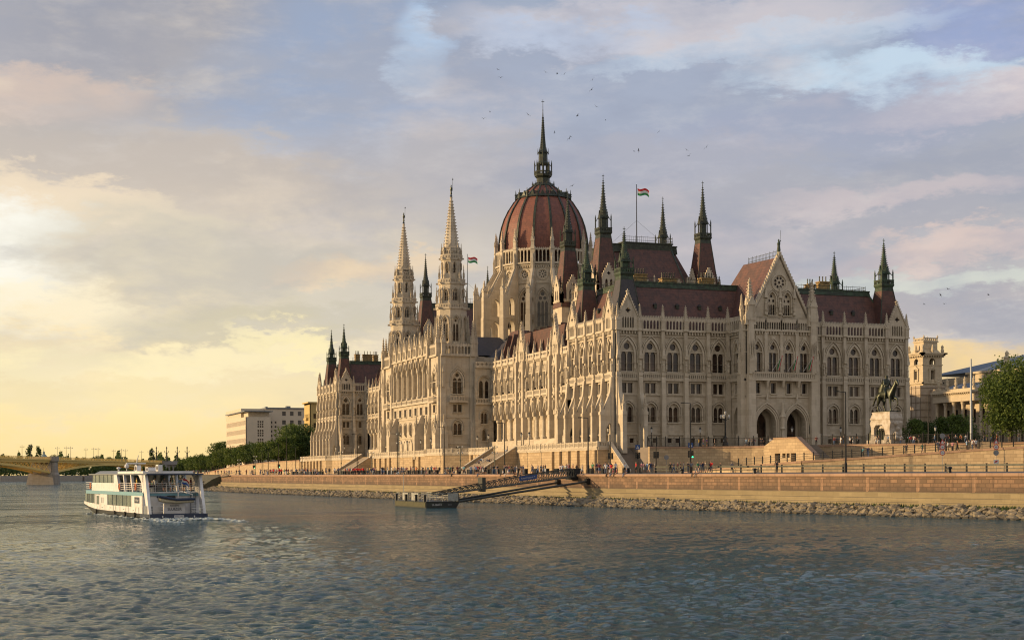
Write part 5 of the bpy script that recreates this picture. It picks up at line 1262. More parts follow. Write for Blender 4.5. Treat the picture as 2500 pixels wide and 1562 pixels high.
# ================================================================== STREET FURNITURE
def lantern_lamp():
    r = empty('street_lamp'); p = MB(); p.lathe([(.28,0),(.28,.35),(.16,.5),(.13,1.1),(.17,1.15),(.08,1.3),(.06,2.9),(.1,2.95),(.05,3.05)],8); p.build('post', MAT['iron'], r)
    h = MB(); h.lathe([(.13,3.05),(.26,3.65),(.3,3.7)],6); h.build('lamp_glass', MAT['lampglass'], r); c = MB(); c.lathe([(.33,3.7),(.16,3.95),(.06,4.05),(.03,4.25)],6); c.build('lamp_cap', MAT['iron'], r)
    return r
MAT['lampglass'] = plain('milky_lamp_glass', (.5,.5,.47), .3, 0, .2)
proto = None
for (x, y, z, lb) in ((-1.0,1.6,10.2,'black lantern lamp at the podium corner beside the steps'),(-3.4,40,10.2,'black lantern lamp just before the grand stairway'),(-3.4,45,10.2,'black lantern lamp at the head of the grand stairway'),(-5.2,62.6,10.2,'black lantern lamp on the far side of the grand stairway head'),(-3.4,76,10.2,'black lantern lamp between the grand stairway and the near tower'),(-9,97,10.2,'black lantern lamp on the bastion under the near tower'),
      (-5.4,118,10.2,'black lantern lamp right below the near end of the tall loggia'.replace('right ','')),(-5.4,131,10.2,'black lantern lamp below the middle of the tall loggia'),(-5.4,150,10.2,'black lantern lamp under the far stone tower'),(-3.6,193,10.2,'black lantern lamp past the far stairway'),(-3.6,212,10.2,'black lantern lamp in front of the far wing'),(-3.6,224,10.2,'black lantern lamp at the foot of the far pavilion'),
      (6.2,-3.5,10.02,'black lantern lamp behind the fence near the first ground windows'),(16.5,-4.5,10.02,'black lantern lamp behind the fence by the fourth ground window'),(32.6,-13.0,10.02,'black lantern lamp between the two entrance portals'),(43.5,-13.5,10.02,'black lantern lamp past the entrance portals'),(*at(2284,300),10.02,'black lantern lamp behind the monument near the bushes')):
    o = lantern_lamp() if proto is None else copy_tree(proto); proto = proto or o; o.location = (x, y, z); tag(o, lb, 'street lamp', 'lantern lamps on the palace terraces')
def candel(x, y, z):
    r = empty('candelabrum_lamp', (x,y,z), label='tall black five-armed candelabrum lamp on the terrace by the palace', cat='street lamp'); p = MB(); p.lathe([(.6,0),(.6,.5),(.35,.8),(.28,1.8),(.34,1.9),(.17,2.2),(.13,5.6),(.2,5.7),(.05,6.2)],10)
    p.build('post', MAT['iron'], r)
    for k in range(5):
        a = k*2*PI/5; e = (0,0,6.6) if k == 4 else (.85*math.cos(a),.85*math.sin(a),5.9); am = MB(); am.tube((0,0,5.3),(e[0],e[1],e[2]-.2),.06,n=5); g = am.build('lamp_arm', MAT['iron'], r)
        l = MB(); l.lathe([(.1,e[2]-.2),(.24,e[2]+.25),(.27,e[2]+.3),(.03,e[2]+.55)],6,e[0],e[1]); l.build('lamp_glass', MAT['lampglass'], g)
candel(19.5,-9.5,10.02)
def tall_lamp(h, arm=1.2, n=1):
    r = empty('lamp_pole'); p = MB(); p.lathe([(.2,0),(.2,1.2),(.13,1.3),(.075,h)],8); p.build('pole', MAT['iron'], r)
    for k in range(n):
        s = -1 if k == 0 else 1; a = MB(); a.tube((0,0,h-.05),(s*arm,0,h+.05),.05,n=5); a.box(s*arm-.35,s*arm+.35,-.14,.14,h-.02,h+.12); a.build('lamp_head', MAT['iron'], r)
    return r
MAT['greypole'] = plain('grey_green_pole', (.12,.13,.10), .6, .2, .3)
A_ = None
tall = [(2065,205,10.9,'past the far end of the guard rail'),(1436,232,8.5,'by the quay corner steps'),(1232,330,11.0,'before the grand stairway'),(970,392,10.4,'below the tall loggia'),(1085,372,11.5,'below the near tower'),(872,425,11.2,'by the far stairway'),(700,520,13,'on the quay past the palace'),(722,505,9,'close to the far pavilion corner'),(655,560,9,'before the dark trees'),(640,580,9,'before the office block'),(620,600,9,'near the far crossing'),(680,540,11,'between the retaining wall breaks'),(1686,243,11.2,'carrying a crossing sign on the road')]
for (px, t_, h, lb) in tall:
    o = tall_lamp(h); o.location = (*at(px, t_), 4.95); o.rotation_euler = (0,0,-HEAD); tag(o, 'slim dark lamp pole '+lb, 'lamp pole', 'tall lamp poles along the quay road')
def deco_pole(h):
    r = empty('signal_pole'); p = MB(); p.lathe([(.16,0),(.16,1.0),(.1,1.1),(.09,h)],8); p.lathe([(.2,h*.45),(.2,h*.5)],8); p.build('pole', MAT['greypole'], r)
    for (s, z) in ((-1,h*.93),(1,h*.93),(-1,h*.72),(1,h*.72)):
        a = MB(); a.tube((0,0,z-.15),(s*.45,0,z),.04,n=4); g = a.build('lamp_arm', MAT['greypole'], r); l = MB(); l.lathe([(.02,z-.05),(.18,z+.12),(.14,z+.3),(.02,z+.36)],7,s*.5,0); l.build('lamp_glass', MAT['lampglass'], g)
    return r
for (px, t_, h, lb) in ((1208,338,6.3,'at the foot of the grand stairway'),(1124,352,6.6,'beside the bastion wall'),(908,400,6.0,'near the far stairway foot'),(833,430,6.6,'below the far pavilion bastion'),(738,480,5.6,'beyond the far pavilion'),(624,560,7,'by the far crossing'),(974,380,10.6,'below the loggia next to a taller pole'),(584,640,6.5,'near the far wall end')):
    o = deco_pole(h); o.location = (*at(px, t_), 4.9); o.rotation_euler = (0,0,-HEAD); tag(o, 'grey green globe lamp pole '+lb, 'lamp pole', 'globe lamp poles along the quay')
MAT['green_on'] = plain('lit_green_signal', (.02,.5,.2), .4, emit=(.05,1,.35), es=3.0); MAT['signblue'] = plain('blue_sign', (.015,.06,.2), .5, 0, .1); MAT['signwhite'] = plain('white_sign', (.6,.58,.55), .5, 0, .1); MAT['signred'] = plain('red_sign', (.45,.03,.03), .5, 0, .1); MAT['signgrey'] = plain('grey_sign_back', (.22,.22,.22), .5, .3, .2)
def traffic(px, t_, lit, sign, lb, two=True, h=5.6):
    r = empty('traffic_light', (*at(px, t_), 4.95), -HEAD, label=lb, cat='traffic light'); p = MB(); p.lathe([(.09,0),(.07,h)],8); p.build('pole', MAT['iron'], r)
    for s in ((-1,1) if two else (1,)):
        b = MB(); b.box(s*.28-.17,s*.28+.17,-.15,.15,2.5,3.6)
        for q in range(3): b.box(s*.28-.15,s*.28+.15,-.32,-.15,3.45-q*.36,3.5-q*.36)
        hd = b.build('signal_head', MAT['iron'], r)
        for q in range(3):
            g = MB(); g.tube((s*.28,-.16,3.32-q*.36),(s*.28,-.19,3.32-q*.36),.13,n=10); g.build('signal_lens', MAT['green_on'] if (lit and q == 2 and s == 1) else MAT['glass'], hd)
    if sign:
        g = MB(); g.box(-.4,.4,-.1,-.05,4.1,4.9); sg = g.build('crossing_sign', MAT['signblue'], r); g = MB(); g.add([(-.26,-.105,4.25),(.26,-.105,4.25),(0,-.105,4.75)],[(0,1,2)]); g.build('sign_triangle', MAT['signwhite'], sg)
        g = MB(); g.tube((0,-.115,4.58),(0,-.118,4.58),.035,n=8); g.tube((0,-.112,4.52),(0,-.112,4.4),.03,n=4); g.tube((0,-.112,4.42),(-.07,-.112,4.28),.02,n=4); g.tube((0,-.112,4.42),(.07,-.112,4.28),.02,n=4); g.tube((-.07,-.112,4.47),(.07,-.112,4.5),.018,n=4); g.build('sign_figure', MAT['iron'], sg)
traffic(1491,268,False,False,'traffic light with dark lenses next to the corner steps'); traffic(1557,262,False,True,'traffic light with blue pedestrian sign beside the red-dressed walker'); traffic(1602,255,False,False,'traffic light between two blue pedestrian signs'); traffic(1686.5,246,True,True,'traffic light showing green under a blue pedestrian sign')
traffic(620,590,True,False,'small distant traffic light showing green before the tree row'); traffic(681,530,True,False,'small distant traffic light showing green by the embankment wall')
def text(s, size, T, mat, parent, name='lettering', bold=.0):
    c = bpy.data.curves.new(name, 'FONT'); c.body = s; c.size = size; c.align_x = 'CENTER'; c.extrude = .004; c.offset = bold
    o = bpy.data.objects.new(name, c); COL.objects.link(o); dg = bpy.context.evaluated_depsgraph_get(); me = bpy.data.meshes.new_from_object(o.evaluated_get(dg)); bpy.data.objects.remove(o)
    me.materials.clear(); me.materials.append(mat); n = bpy.data.objects.new(name, me); COL.objects.link(n); n.parent = parent; n.matrix_basis = T; return n
def roadsign(px, t_, z, kinds, lb, h):
    r = empty('road_sign', (*at(px, t_), z), -HEAD, label=lb, cat='road sign'); p = MB(); p.lathe([(.04,0),(.035,h)],6); p.build('pole', MAT['signgrey'], r)
    zz = h
    for k in kinds:
        if k == 'tri':
            g = MB(); g.add([(-.45,-.06,zz-.8),(.45,-.06,zz-.8),(0,-.06,zz)],[(0,1,2)]); s = g.build('warning_sign', MAT['signred'], r); g = MB(); g.add([(-.26,-.07,zz-.7),(.26,-.07,zz-.7),(0,-.07,zz-.2)],[(0,1,2)]); g.build('sign_face', MAT['signwhite'], s); zz -= .85
        elif k == 'round' or k == 'forty':
            g = MB(); g.tube((0,-.04,zz-.42),(0,-.06,zz-.42),.42,n=18); s = g.build('round_sign', MAT['signred'], r); g = MB(); g.tube((0,-.06,zz-.42),(0,-.075,zz-.42),.31,n=18); g.build('sign_face', MAT['signwhite'], s)
            text('40' if k == 'forty' else '7,5t', .34 if k == 'forty' else .22, Matrix.Translation((0,-.085,zz-.54 if k == 'forty' else zz-.5)) @ Matrix.Rotation(PI/2,4,'X'), MAT['iron'], s, 'sign_lettering'); zz -= .88
        elif k == 'back':
            g = MB(); g.tube((0,-.04,zz-.42),(0,-.06,zz-.42),.42,n=18); g.build('round_sign', MAT['signgrey'], r); zz -= .88
        elif k == 'arrow':
            g = MB(); g.box(-.4,.4,-.06,-.04,1.2,1.8); s = g.build('marker_board', MAT['signwhite'], r); g = MB(); g.add([(-.3,-.07,1.35),(.1,-.07,1.45),(.3,-.07,1.7),(-.1,-.07,1.65)],[(0,1,2,3)]); g.build('board_arrow', MAT['signred'], s)
roadsign(2301,236,4.97,['back','tri','forty','round'],'stacked road signs with warning triangle and 40 limit before the ramp wall',6.0)
roadsign(2432,230,4.97,['tri','forty','back','arrow'],'stacked road signs with a red and white marker board below',5.0)
roadsign(1627,262,4.97,['back'],'round grey-backed road sign standing against the yellow wall',3.1)
# mooring bollards and the dark block row along the podium
bo = None
for i, (px, off, lb) in enumerate(((1665,1.0,'behind the seated pair'),(1842,1.0,'on the bare stretch of the quay'),(2318,1.0,'at the near end of the quay'))):
    m = MB(); m.lathe([(.28,0),(.24,.1),(.2,.5),(.32,.62),(.3,.75),(.1,.8)],10); x, y = on_quay(px, off); o = m.build('mooring_bollard', MAT['iron'], label='short dark mooring bollard '+lb, cat='bollard', group='mooring bollards'); o.location = (x,y,4.78)
mm = MB(); mm.box(-1.1,1.1,-.25,.25,0,.95); mm.box(-1.2,1.2,-.3,.3,.95,1.02); mm.box(-1.0,-.8,-.32,.32,0,.95); mm.box(.8,1.0,-.32,.32,0,.95); me = mm.mesh('road_barrier', [MAT['iron']])
k = 0
for y in np.arange(-22, 235, 3.1):
    if 44 < y < 66 or 168 < y < 188: continue
    o = bpy.data.objects.new('road_barrier', me); COL.objects.link(o); o.location = (-16.5 if y > 10 else -16.5+ (10-y)*.35, y, 4.9); o.rotation_euler = (0,0,PI/2)
    k += 1; zone = 'before the near podium' if y < 44 else ('between the grand stairway and the towers' if y < 106 else ('below the tall loggia' if y < 168 else 'before the far podium'))
    tag(o, f'low black road barrier block in the row {zone}', 'barrier', f'black barrier blocks {zone}')

# ================================================================== MONUMENT
MX, MY = at(2165, 291); mon = empty('equestrian_statue', (MX, MY, 10.0), R(-84), label='bronze rider on a striding horse above a pale carved stone pedestal', cat='statue')
# local frame: +x = horse forward (to the picture's right), pedestal long axis along x
p = MB(); p.box(-3.9,3.3,-1.7,1.7,0,1.1); 
out = [(-2.9,1.1),(-1.6,1.1),(-1.9,2.2),(-1.9,3.4),(-1.4,4.0),(.4,4.0),(1.1,3.4),(1.3,2.2),(1.0,1.1),(2.8,1.1),(2.6,3.2),(2.9,4.4),(2.7,5.0),(-2.7,5.0),(-3.1,4.3),(-2.7,3.4)]
p.plate(out, [], -1.5, 1.5); p.box(-1.9,1.2,-.7,.9,1.1,4.0); p.box(-2.9,2.9,-1.65,1.65,5.0,5.3); p.frust(0,0,5.3,6.3,2.8,1.6,2.5,1.35); p.box(-2.6,2.6,-1.45,1.45,6.3,6.45)
for (x, y, z, r) in ((3.5,-.6,1.5,.55),(3.9,.2,1.4,.5),(3.1,-.4,2.2,.5),(2.9,.3,3.2,.45),(2.9,-.2,4.2,.5)): p.lathe([(.05,z-r),(r*.8,z-r*.5),(r,z),(r*.8,z+r*.5),(.05,z+r)],8,x,y)
p.build('pedestal', plain('white_monument_stone', (.52,.46,.38), .8, 0, .5, 1.2, (.34,.28,.2)), mon)
g = MB()
for k in range(9):
    x = -1.6+k*.34; h = 2.4-.12*abs(k-3); g.lathe([(.3,1.1),(.25,1.1+h*.5),(.3,1.1+h*.75),(.1,1.1+h*.85),(.15,1.1+h*.93),(.02,1.1+h)],6,x,-.9+.25*(k%2))
for k in range(4): g.lathe([(.35,1.1),(.28,2.2),(.3,2.6),(.1,2.85),(.16,3.0),(.02,3.2)],6,-2.9-.3*k+.2,-.9)
g.build('relief_figures', MAT['bronze'], mon)
def skinmesh(J, E, root, sub=2, flat=()):
    names = list(J); me = bpy.data.meshes.new('s'); me.from_pydata([J[n][:3] for n in names], [(names.index(a), names.index(b)) for a, b in E], [])
    o = bpy.data.objects.new('s', me); COL.objects.link(o); o.modifiers.new('s', 'SKIN')
    for i, n in enumerate(names): r = J[n][3]; me.skin_vertices[0].data[i].radius = (r, J[n][4] if len(J[n]) > 4 else r); me.skin_vertices[0].data[i].use_root = (n == root)
    o.modifiers.new('u', 'SUBSURF').levels = sub
    out = bpy.data.meshes.new_from_object(o.evaluated_get(bpy.context.evaluated_depsgraph_get())); bpy.data.objects.remove(o)
    for q in out.polygons: q.use_smooth = True
    return out
H = dict(rump=(-1.25,0,2.35,.5), belly=(0,0,2.2,.52), chest=(1.0,0,2.35,.5), neck1=(1.5,0,2.95,.36), neck2=(1.85,0,3.55,.25), poll=(2.0,0,4.0,.2), muzzle=(2.35,0,3.3,.13), tail0=(-1.7,0,2.35,.12), tail1=(-2.2,0,1.6,.13), tail2=(-2.6,0,.8,.1),
  lhip=(-1.15,-.28,1.9,.34), lstif=(-1.0,-.3,1.45,.25), lhock=(-1.35,-.3,.85,.12), lfet=(-1.15,-.3,.3,.09), lhoof=(-1.05,-.3,.06,.13),
  rhip=(-1.15,.28,1.9,.34), rstif=(-.7,.3,1.4,.25), rhock=(-.85,.3,.85,.12), rfet=(-.6,.3,.3,.09), rhoof=(-.5,.3,.06,.13),
  lsh=(1.05,-.25,1.85,.26), lkn=(1.15,-.27,1.05,.13), lff=(1.2,-.27,.35,.09), lfh=(1.27,-.27,.06,.13),
  rsh=(1.1,.25,1.85,.26), rkn=(1.85,.27,1.6,.13), rff=(1.9,.27,.95,.09), rfh=(1.75,.27,.72,.12))
EH = [('belly','rump'),('belly','chest'),('chest','neck1'),('neck1','neck2'),('neck2','poll'),('poll','muzzle'),('rump','tail0'),('tail0','tail1'),('tail1','tail2'),('rump','lhip'),('lhip','lstif'),('lstif','lhock'),('lhock','lfet'),('lfet','lhoof'),('rump','rhip'),('rhip','rstif'),('rstif','rhock'),('rhock','rfet'),('rfet','rhoof'),('chest','lsh'),('lsh','lkn'),('lkn','lff'),('lff','lfh'),('chest','rsh'),('rsh','rkn'),('rkn','rff'),('rff','rfh')]
hm = skinmesh(H, EH, 'belly'); hm.materials.append(MAT['bronze']); o = bpy.data.objects.new('horse', hm); COL.objects.link(o); o.parent = mon; o.location = (-.1,0,6.5); o.scale = (1.5,1.5,1.5)
b = MB(); b.box(-2.4,2.4,-1.2,1.2,6.45,6.62)
for s in (-.09,.09): b.frust(2.9,s*1.3,12.45,12.85,.08,.06,.02,.02)
b.build('base_plate', MAT['bronze'], mon)
RD = dict(pel=(0,0,2.95,.3), wai=(0,0,3.35,.27), che=(.05,0,3.85,.36), nek=(.08,0,4.22,.13), hea=(.12,0,4.48,.21), cro=(.1,0,4.72,.17), lsh=(.05,-.42,3.95,.18), lel=(.2,-.5,3.45,.13), lha=(.7,-.25,3.3,.1), rsh=(.05,.42,3.95,.18), rel=(.15,.55,3.45,.13), rha=(.65,.3,3.3,.1), lth=(.25,-.5,2.75,.22), lkn=(.65,-.62,2.3,.17), lan=(.45,-.65,1.45,.12), lto=(.75,-.66,1.35,.1), rth=(.25,.5,2.75,.22), rkn=(.65,.62,2.3,.17), ran=(.45,.65,1.45,.12), rto=(.75,.66,1.35,.1), cap1=(-.3,0,3.8,.35,.45), cap2=(-.75,-.1,3.0,.3,.5), cap3=(-.95,-.2,2.3,.2,.45))
ER = [('pel','wai'),('wai','che'),('che','nek'),('nek','hea'),('hea','cro'),('che','lsh'),('lsh','lel'),('lel','lha'),('che','rsh'),('rsh','rel'),('rel','rha'),('pel','lth'),('lth','lkn'),('lkn','lan'),('lan','lto'),('pel','rth'),('rth','rkn'),('rkn','ran'),('ran','rto'),('che','cap1'),('cap1','cap2'),('cap2','cap3')]
rm = skinmesh(RD, ER, 'pel'); rm.materials.append(MAT['bronze']); o = bpy.data.objects.new('rider', rm); COL.objects.link(o); o.parent = mon; o.location = (-.1,0,6.5); o.scale = (1.5,1.5,1.5)

# ================================================================== RIVER BOAT
BW = (RGT*-.454+FWD*.891); stern_l = Vector((CX,CY,0))+RGT*-40.6+FWD*169; stern_r_dir = RGT*.891+FWD*.454
HB = 3.25; orig = stern_l+stern_r_dir*HB
boat = empty('passenger_boat', (orig.x, orig.y, 0), math.atan2(BW.y, BW.x), label='white double-decked river cruise boat with blue hull band heading upstream', cat='boat')
def lofthull(m, secs, mat=0, cap=True):
    n = len(secs[0]); vs = [p for s in secs for p in s]; fs = []
    for i in range(len(secs)-1):
        for j in range(n-1): fs.append((i*n+j,(i+1)*n+j,(i+1)*n+j+1,i*n+j+1))
    if cap: fs += [tuple(range(n)), tuple((len(secs)-1)*n+j for j in range(n))[::-1]]
    m.add(vs, fs, mat)
MAT['navy'] = plain('navy_hull_paint', (.012,.025,.06), .3, 0, .2); MAT['hullgrey'] = plain('dark_antifouling', (.03,.035,.035), .5, 0, .4); MAT['bandblue'] = plain('light_blue_band', (.16,.33,.38), .4, 0, .15, 1, (.13,.28,.33)); MAT['bglass'] = plain('boat_window_glass', (.07,.10,.09), .08, 0, .4, .5, (.20,.24,.19), spec=.8)  # boat windows: pale greenish reflection put into the glass colour
MAT['roofgrey'] = plain('grey_boat_roof', (.16,.18,.19), .5, 0, .2)
h = MB(); xs = [(-.6,.96,.0,.55),(0,1,.0,.6),(8,1,-.1,.6),(20,1,-.1,.62),(29,1,-.1,.66),(33,.98,.45,.95),(37,.92,1.05,1.2),(40.5,.62,1.25,1.38)]
lofthull(h, [[(x,-HB*w,zt),(x,-HB*w*.97,max(zb,-.1)+.25 if x < 30 else zb+.1),(x,-HB*w*.8,zb-.3),(x,HB*w*.8,zb-.3),(x,HB*w*.97,max(zb,-.1)+.25 if x < 30 else zb+.1),(x,HB*w,zt)] for (x,w,zb,zt) in xs])
h.build('hull', MAT['hullgrey'], boat)
h = MB(); h.box(-.75,-.1,-HB-.02,HB+.02,.02,.62); h.box(-.1,4,-HB-.03,HB+.03,.2,.6); h.build('stern_band', MAT['navy'], boat)
h = MB()   # white side walls with rising sheer
for s in (-1,1):
    pts = [(3,.62),(20,.62),(28,.66),(33,.95),(37,1.2),(37,1.35),(3,1.35)]
    ys = lambda x: HB*np.interp(x,[0,28,33,37],[1,1,.98,.9])
    top = [(3,1.3),(20,1.3),(28,1.35),(33,1.45),(37,1.55)]; bot = [(3,.6),(20,.6),(28,.66),(33,.93),(37,1.18)]
    for (a, b2), (c, d2) in zip(zip(bot, bot[1:]), zip(top, top[1:])):
        h.add([(a[0],s*ys(a[0]),a[1]),(b2[0],s*ys(b2[0]),b2[1]),(d2[0],s*ys(d2[0]),d2[1]),(c[0],s*ys(c[0]),c[1])],[(0,1,2,3)])
    for (a, b2) in ((3,8.2),(21.2,25.4),(28.2,28.6)): h.box(a,b2,s*HB-.04,s*HB+.02 if s > 0 else s*HB+.04,1.3,2.6)
h.box(2.6,2.75,-HB,HB,.6,2.95); h.build('lower_deck_side', MAT['white'], boat)
for s in (-1,1):
    g = MB()
    for (a, b2) in ((8.2,21.2),(25.4,28.2),(28.6,36.5)):
        ya, yb_ = s*(ys(a)-.04), s*(ys(b2)-.04)
        g.add([(a,ya,1.28),(b2,yb_,1.45 if b2 > 30 else 1.28),(b2,yb_,2.6),(a,ya,2.6)],[(0,1,2,3)])
    gg = g.build('window_band', MAT['bglass'], boat); f = MB()
    for x in (10.8,13.2,16.4,18.6,26.8,30.4,32.4,34.2): f.box(x-.05,x+.05,s*ys(x)-.05,s*ys(x)+.01,1.3,2.6)
    f.build('window_frame', MAT['roofgrey'], gg)
    d = MB(); d.box(25.5,27.8,s*HB-.03,s*HB+.05,.66,2.55); dd = d.build('side_door', MAT['white'], boat); d = MB(); d.box(25.9,27.3,s*HB+(.04 if s > 0 else -.08),s*HB+(.08 if s > 0 else -.04),1.3,2.4); d.build('door_window', MAT['bglass'], dd)
b = MB(); b.add([(2.4,-HB-.05,2.6),(34,-HB-.05,2.6),(38.9,-2.3,2.6),(38.9,2.3,2.6),(34,HB+.05,2.6),(2.4,HB+.05,2.6),(2.4,-HB-.05,3.02),(34,-HB-.05,3.02),(39.2,-2.3,3.02),(39.2,2.3,3.02),(34,HB+.05,3.02),(2.4,HB+.05,3.02)],[(5,4,3,2,1,0),(6,7,8,9,10,11),(0,1,7,6),(1,2,8,7),(2,3,9,8),(3,4,10,9),(4,5,11,10),(5,0,6,11)])
b.build('upper_deck', MAT['bandblue'], boat)
b = MB(); b.box(2.3,2.45,-HB,HB,2.92,3.06); b.box(2.5,36,-3.1,3.1,.58,.62)
b.box(1.2,2.5,-1.2,1.2,.62,1.75); b.build('stern_locker', MAT['white'], boat)
txw = Matrix.Rotation(PI/2,4,'X')
def stern_T(y, z, x): return Matrix.Translation((x,y,z)) @ Matrix.Rotation(-PI/2,4,'Z') @ txw
lk = boat.children[-1]
text('REDERIJ', .3, stern_T(0,1.42,1.17), MAT['navy'], lk); text('SLUIZER', .44, stern_T(0,.98,1.17), MAT['navy'], lk, bold=.006)
pl = MB(); pl.box(-.8,-.76,-.55,.55,.18,.46); plo = pl.build('name_board', MAT['signwhite'], boat); text('APPELTERN', .19, stern_T(0,.25,-.82), MAT['navy'], plo)
pl = MB(); pl.box(-.02+4.2,6.6,HB+.02,HB+.05,1.75,2.45); po = pl.build('side_board', MAT['navy'], boat)
T_side = Matrix.Translation((5.4,HB+.06,1.98)) @ Matrix.Rotation(PI,4,'Z') @ txw; text('De Sluizer', .42, T_side, MAT['signwhite'], po)
for y in (-1.75,1.85):
    m = MB(); m.box(-.8,-.74,y-.06,y+.06,.2,.42); m.build('draught_mark', MAT['signwhite'], boat)
# inflatable dinghy on the stern with blue cover and crane
dg_ = MB(); dg_.lathe([(.02,0)],3) if False else None
lofthull(dg_, [[(0.4,y_,z_+.38),(-.05,y_,z_+.2),(.0,y_,z_-.08),(.4,y_,z_-.15),(.85,y_,z_),(.9,y_,z_+.3)] for (y_, z_) in ((2.0,2.15),(1.3,1.98),(0,1.88),(-1.3,1.95),(-1.9,2.0))])
dn = dg_.build('dinghy', plain('cream_rubber', (.5,.43,.28), .6, 0, .2), boat, smooth=True)
c = MB(); c.tube((-.05,2.1,2.55),(-.05,0,2.18),.16,n=7); c.tube((-.05,0,2.18),(-.05,-2.0,2.25),.15,n=7); c.tube((.8,2.1,2.55),(.8,0,2.2),.16,n=7); c.tube((.8,0,2.2),(.8,-2.0,2.25),.15,n=7); c.build('dinghy_cover', MAT['navy'], dn)
c = MB(); c.tube((1.9,-.6,2.9),(1.9,-.9,3.15),.06,n=5); c.tube((1.9,-.9,3.15),(.6,-1.9,2.75),.06,n=5); c.tube((.6,-1.9,2.75),(.6,-1.9,2.3),.03,n=4); c.tube((1.9,-.6,.7),(1.9,-.6,2.9),.07,n=5); c.build('davit_crane', MAT['white'], boat)
c = MB(); c.box(2.15,2.4,-.35,.55,2.05,2.65); c.build('equipment_panel', MAT['hullgrey'], boat)
# raked pillars, roof, wheelhouse
for s in (-1,1):
    r = MB(); y0_, y1_ = s*HB, s*(HB-.32)
    def slab(P): r.add([(x,y0_,z) for x,z in P]+[(x,y1_,z) for x,z in P],[tuple(range(len(P))),tuple(range(len(P),2*len(P)))[::-1]]+[(i,(i+1)%len(P),len(P)+(i+1)%len(P),len(P)+i) for i in range(len(P))])
    slab([(-.2,.6),(.75,.6),(3.3,5.0),(1.6,5.0)]); slab([(2.3,3.0),(3.0,3.0),(3.4,4.2),(4.6,4.9),(5.6,5.05),(2.2,5.05)])
    r.build('raked_pillar', MAT['white'], boat)
    for x in (7.6,11.4): r = MB(); slab([(x,3.0),(x+.3,3.0),(x+1.3,5.05),(x+.9,5.05)]); r.build('roof_post', MAT['white'], boat)
    r = MB()
    slab([(14.6,3.0),(17.6,3.0),(17.6,5.0),(16.0,5.0),(15.4,4.2)]); r.build('wheelhouse_pillar', MAT['white'], boat)
r = MB(); r.add([(.9,-HB,5.0),(32.5,-HB,5.0),(33.5,-2.4,5.0),(33.5,2.4,5.0),(32.5,HB,5.0),(.9,HB,5.0),(.9,-HB,5.16),(32.5,-HB,5.16),(33.5,-2.4,5.16),(33.5,2.4,5.16),(32.5,HB,5.16),(.9,HB,5.16)],[(5,4,3,2,1,0),(6,7,8,9,10,11),(0,1,7,6),(1,2,8,7),(2,3,9,8),(3,4,10,9),(4,5,11,10),(5,0,6,11)])
r.box(.85,7,-HB-.02,HB+.02,4.98,5.1,1)
ro = r.build('roof', [MAT['roofgrey'], MAT['navy']], boat)
r = MB(); r.box(4,17,-2.9,2.9,5.16,5.42); r.build('roof_panel', MAT['white'], ro); r = MB(); r.frust(24,0,5.16,5.5,6.5,2.9,5.6,2.4); r.build('wheelhouse_roof', MAT['roofgrey'], ro)
r = MB(); r.box(17.6,31.5,-3.05,3.05,3.02,4.02); r.build('wheelhouse_panel', MAT['white'], boat)
r = MB(); r.box(17.7,31.2,-3.0,3.0,4.02,4.98); wg = r.build('wheelhouse_window', MAT['bglass'], boat); r = MB()
for x in (20,22.4,24.8,27.2,29.4,31.2):
    for s in (-1,1): r.box(x-.05,x+.05,s*3.0-.04,s*3.0+.04,4.02,4.98)
r.build('window_frame', MAT['roofgrey'], wg)
# railings
rl = MB()
for z in (3.3,3.55,3.8,4.05):
    for s in (-1,1): rl.tube((2.4,s*3.15,z),(14.8,s*3.15,z),.03,n=4); rl.tube((31.5,s*3.1,z),(38.9,s*2.3,z),.03,n=4)
    rl.tube((2.4,-3.15,z),(2.4,3.15,z),.03,n=4); rl.tube((38.9,-2.3,z),(38.9,2.3,z),.03,n=4)
for k in range(8):
    for s in (-1,1): rl.tube((2.4+k*1.75,s*3.15,3.02),(2.4+k*1.75,s*3.15,4.05),.035,n=4)
for k in range(6): rl.tube((2.4,-3.15+k*1.26,3.02),(2.4,-3.15+k*1.26,4.05),.035,n=4)
for z in (.9,1.2,1.5):
    rl.tube((-.3,-3.1,z),(-.3,-1.6,z),.03,n=4); rl.tube((-.3,1.5,z),(-.3,3.1,z),.03,n=4)
rl.build('railing', MAT['white'], boat)
bwm = MB(); bwm.box(38.8,42.5,-1.9,1.9,1.3,1.42); bwm.tube((39.2,2.1,1.4),(38.8,2.2,2.7),.06,n=5); bwm.tube((39.2,-2.1,1.4),(38.8,-2.2,2.7),.06,n=5); bwm.tube((41.5,1.8,1.4),(38.9,2.2,3.0),.07,n=5); bwm.tube((37.4,.8,1.9),(38.9,1.1,1.9),.05,n=5); bwm.box(37.2,38.0,1.0,1.9,1.4,1.8)
bwm.build('bow_platform', MAT['roofgrey'], boat)
ld_ = MB(); ld_.tube((2.2,-2.7,.6),(2.2,-2.7,3.0),.04,n=4); ld_.tube((2.2,-2.1,.6),(2.2,-2.1,3.0),.04,n=4)
for k in range(9): ld_.box(2.1,2.3,-2.7,-2.1,.8+k*.25,.84+k*.25)
ld_.build('ladder', MAT['roofgrey'], boat)
for bb in [(x-.03,x+.03,HB-.02,HB+.03,.62,1.3) for x in (4.6,9.6,14.2,17.8,22.6)]: fx = MB(); fx.box(*bb); fx.build('hull_seam', MAT['roofgrey'], boat)
for bb in [(x-.22,x+.22,HB,HB+.05,z,z+.07) for (x, z) in ((7.2,.85),(12.2,.9),(19.4,.95),(24.2,.9))]+[(x-.12,x+.12,HB,HB+.05,1.5,2.2) for x in (23.6,24.4)]: fx = MB(); fx.box(*bb); fx.build('vent', MAT['roofgrey'], boat)
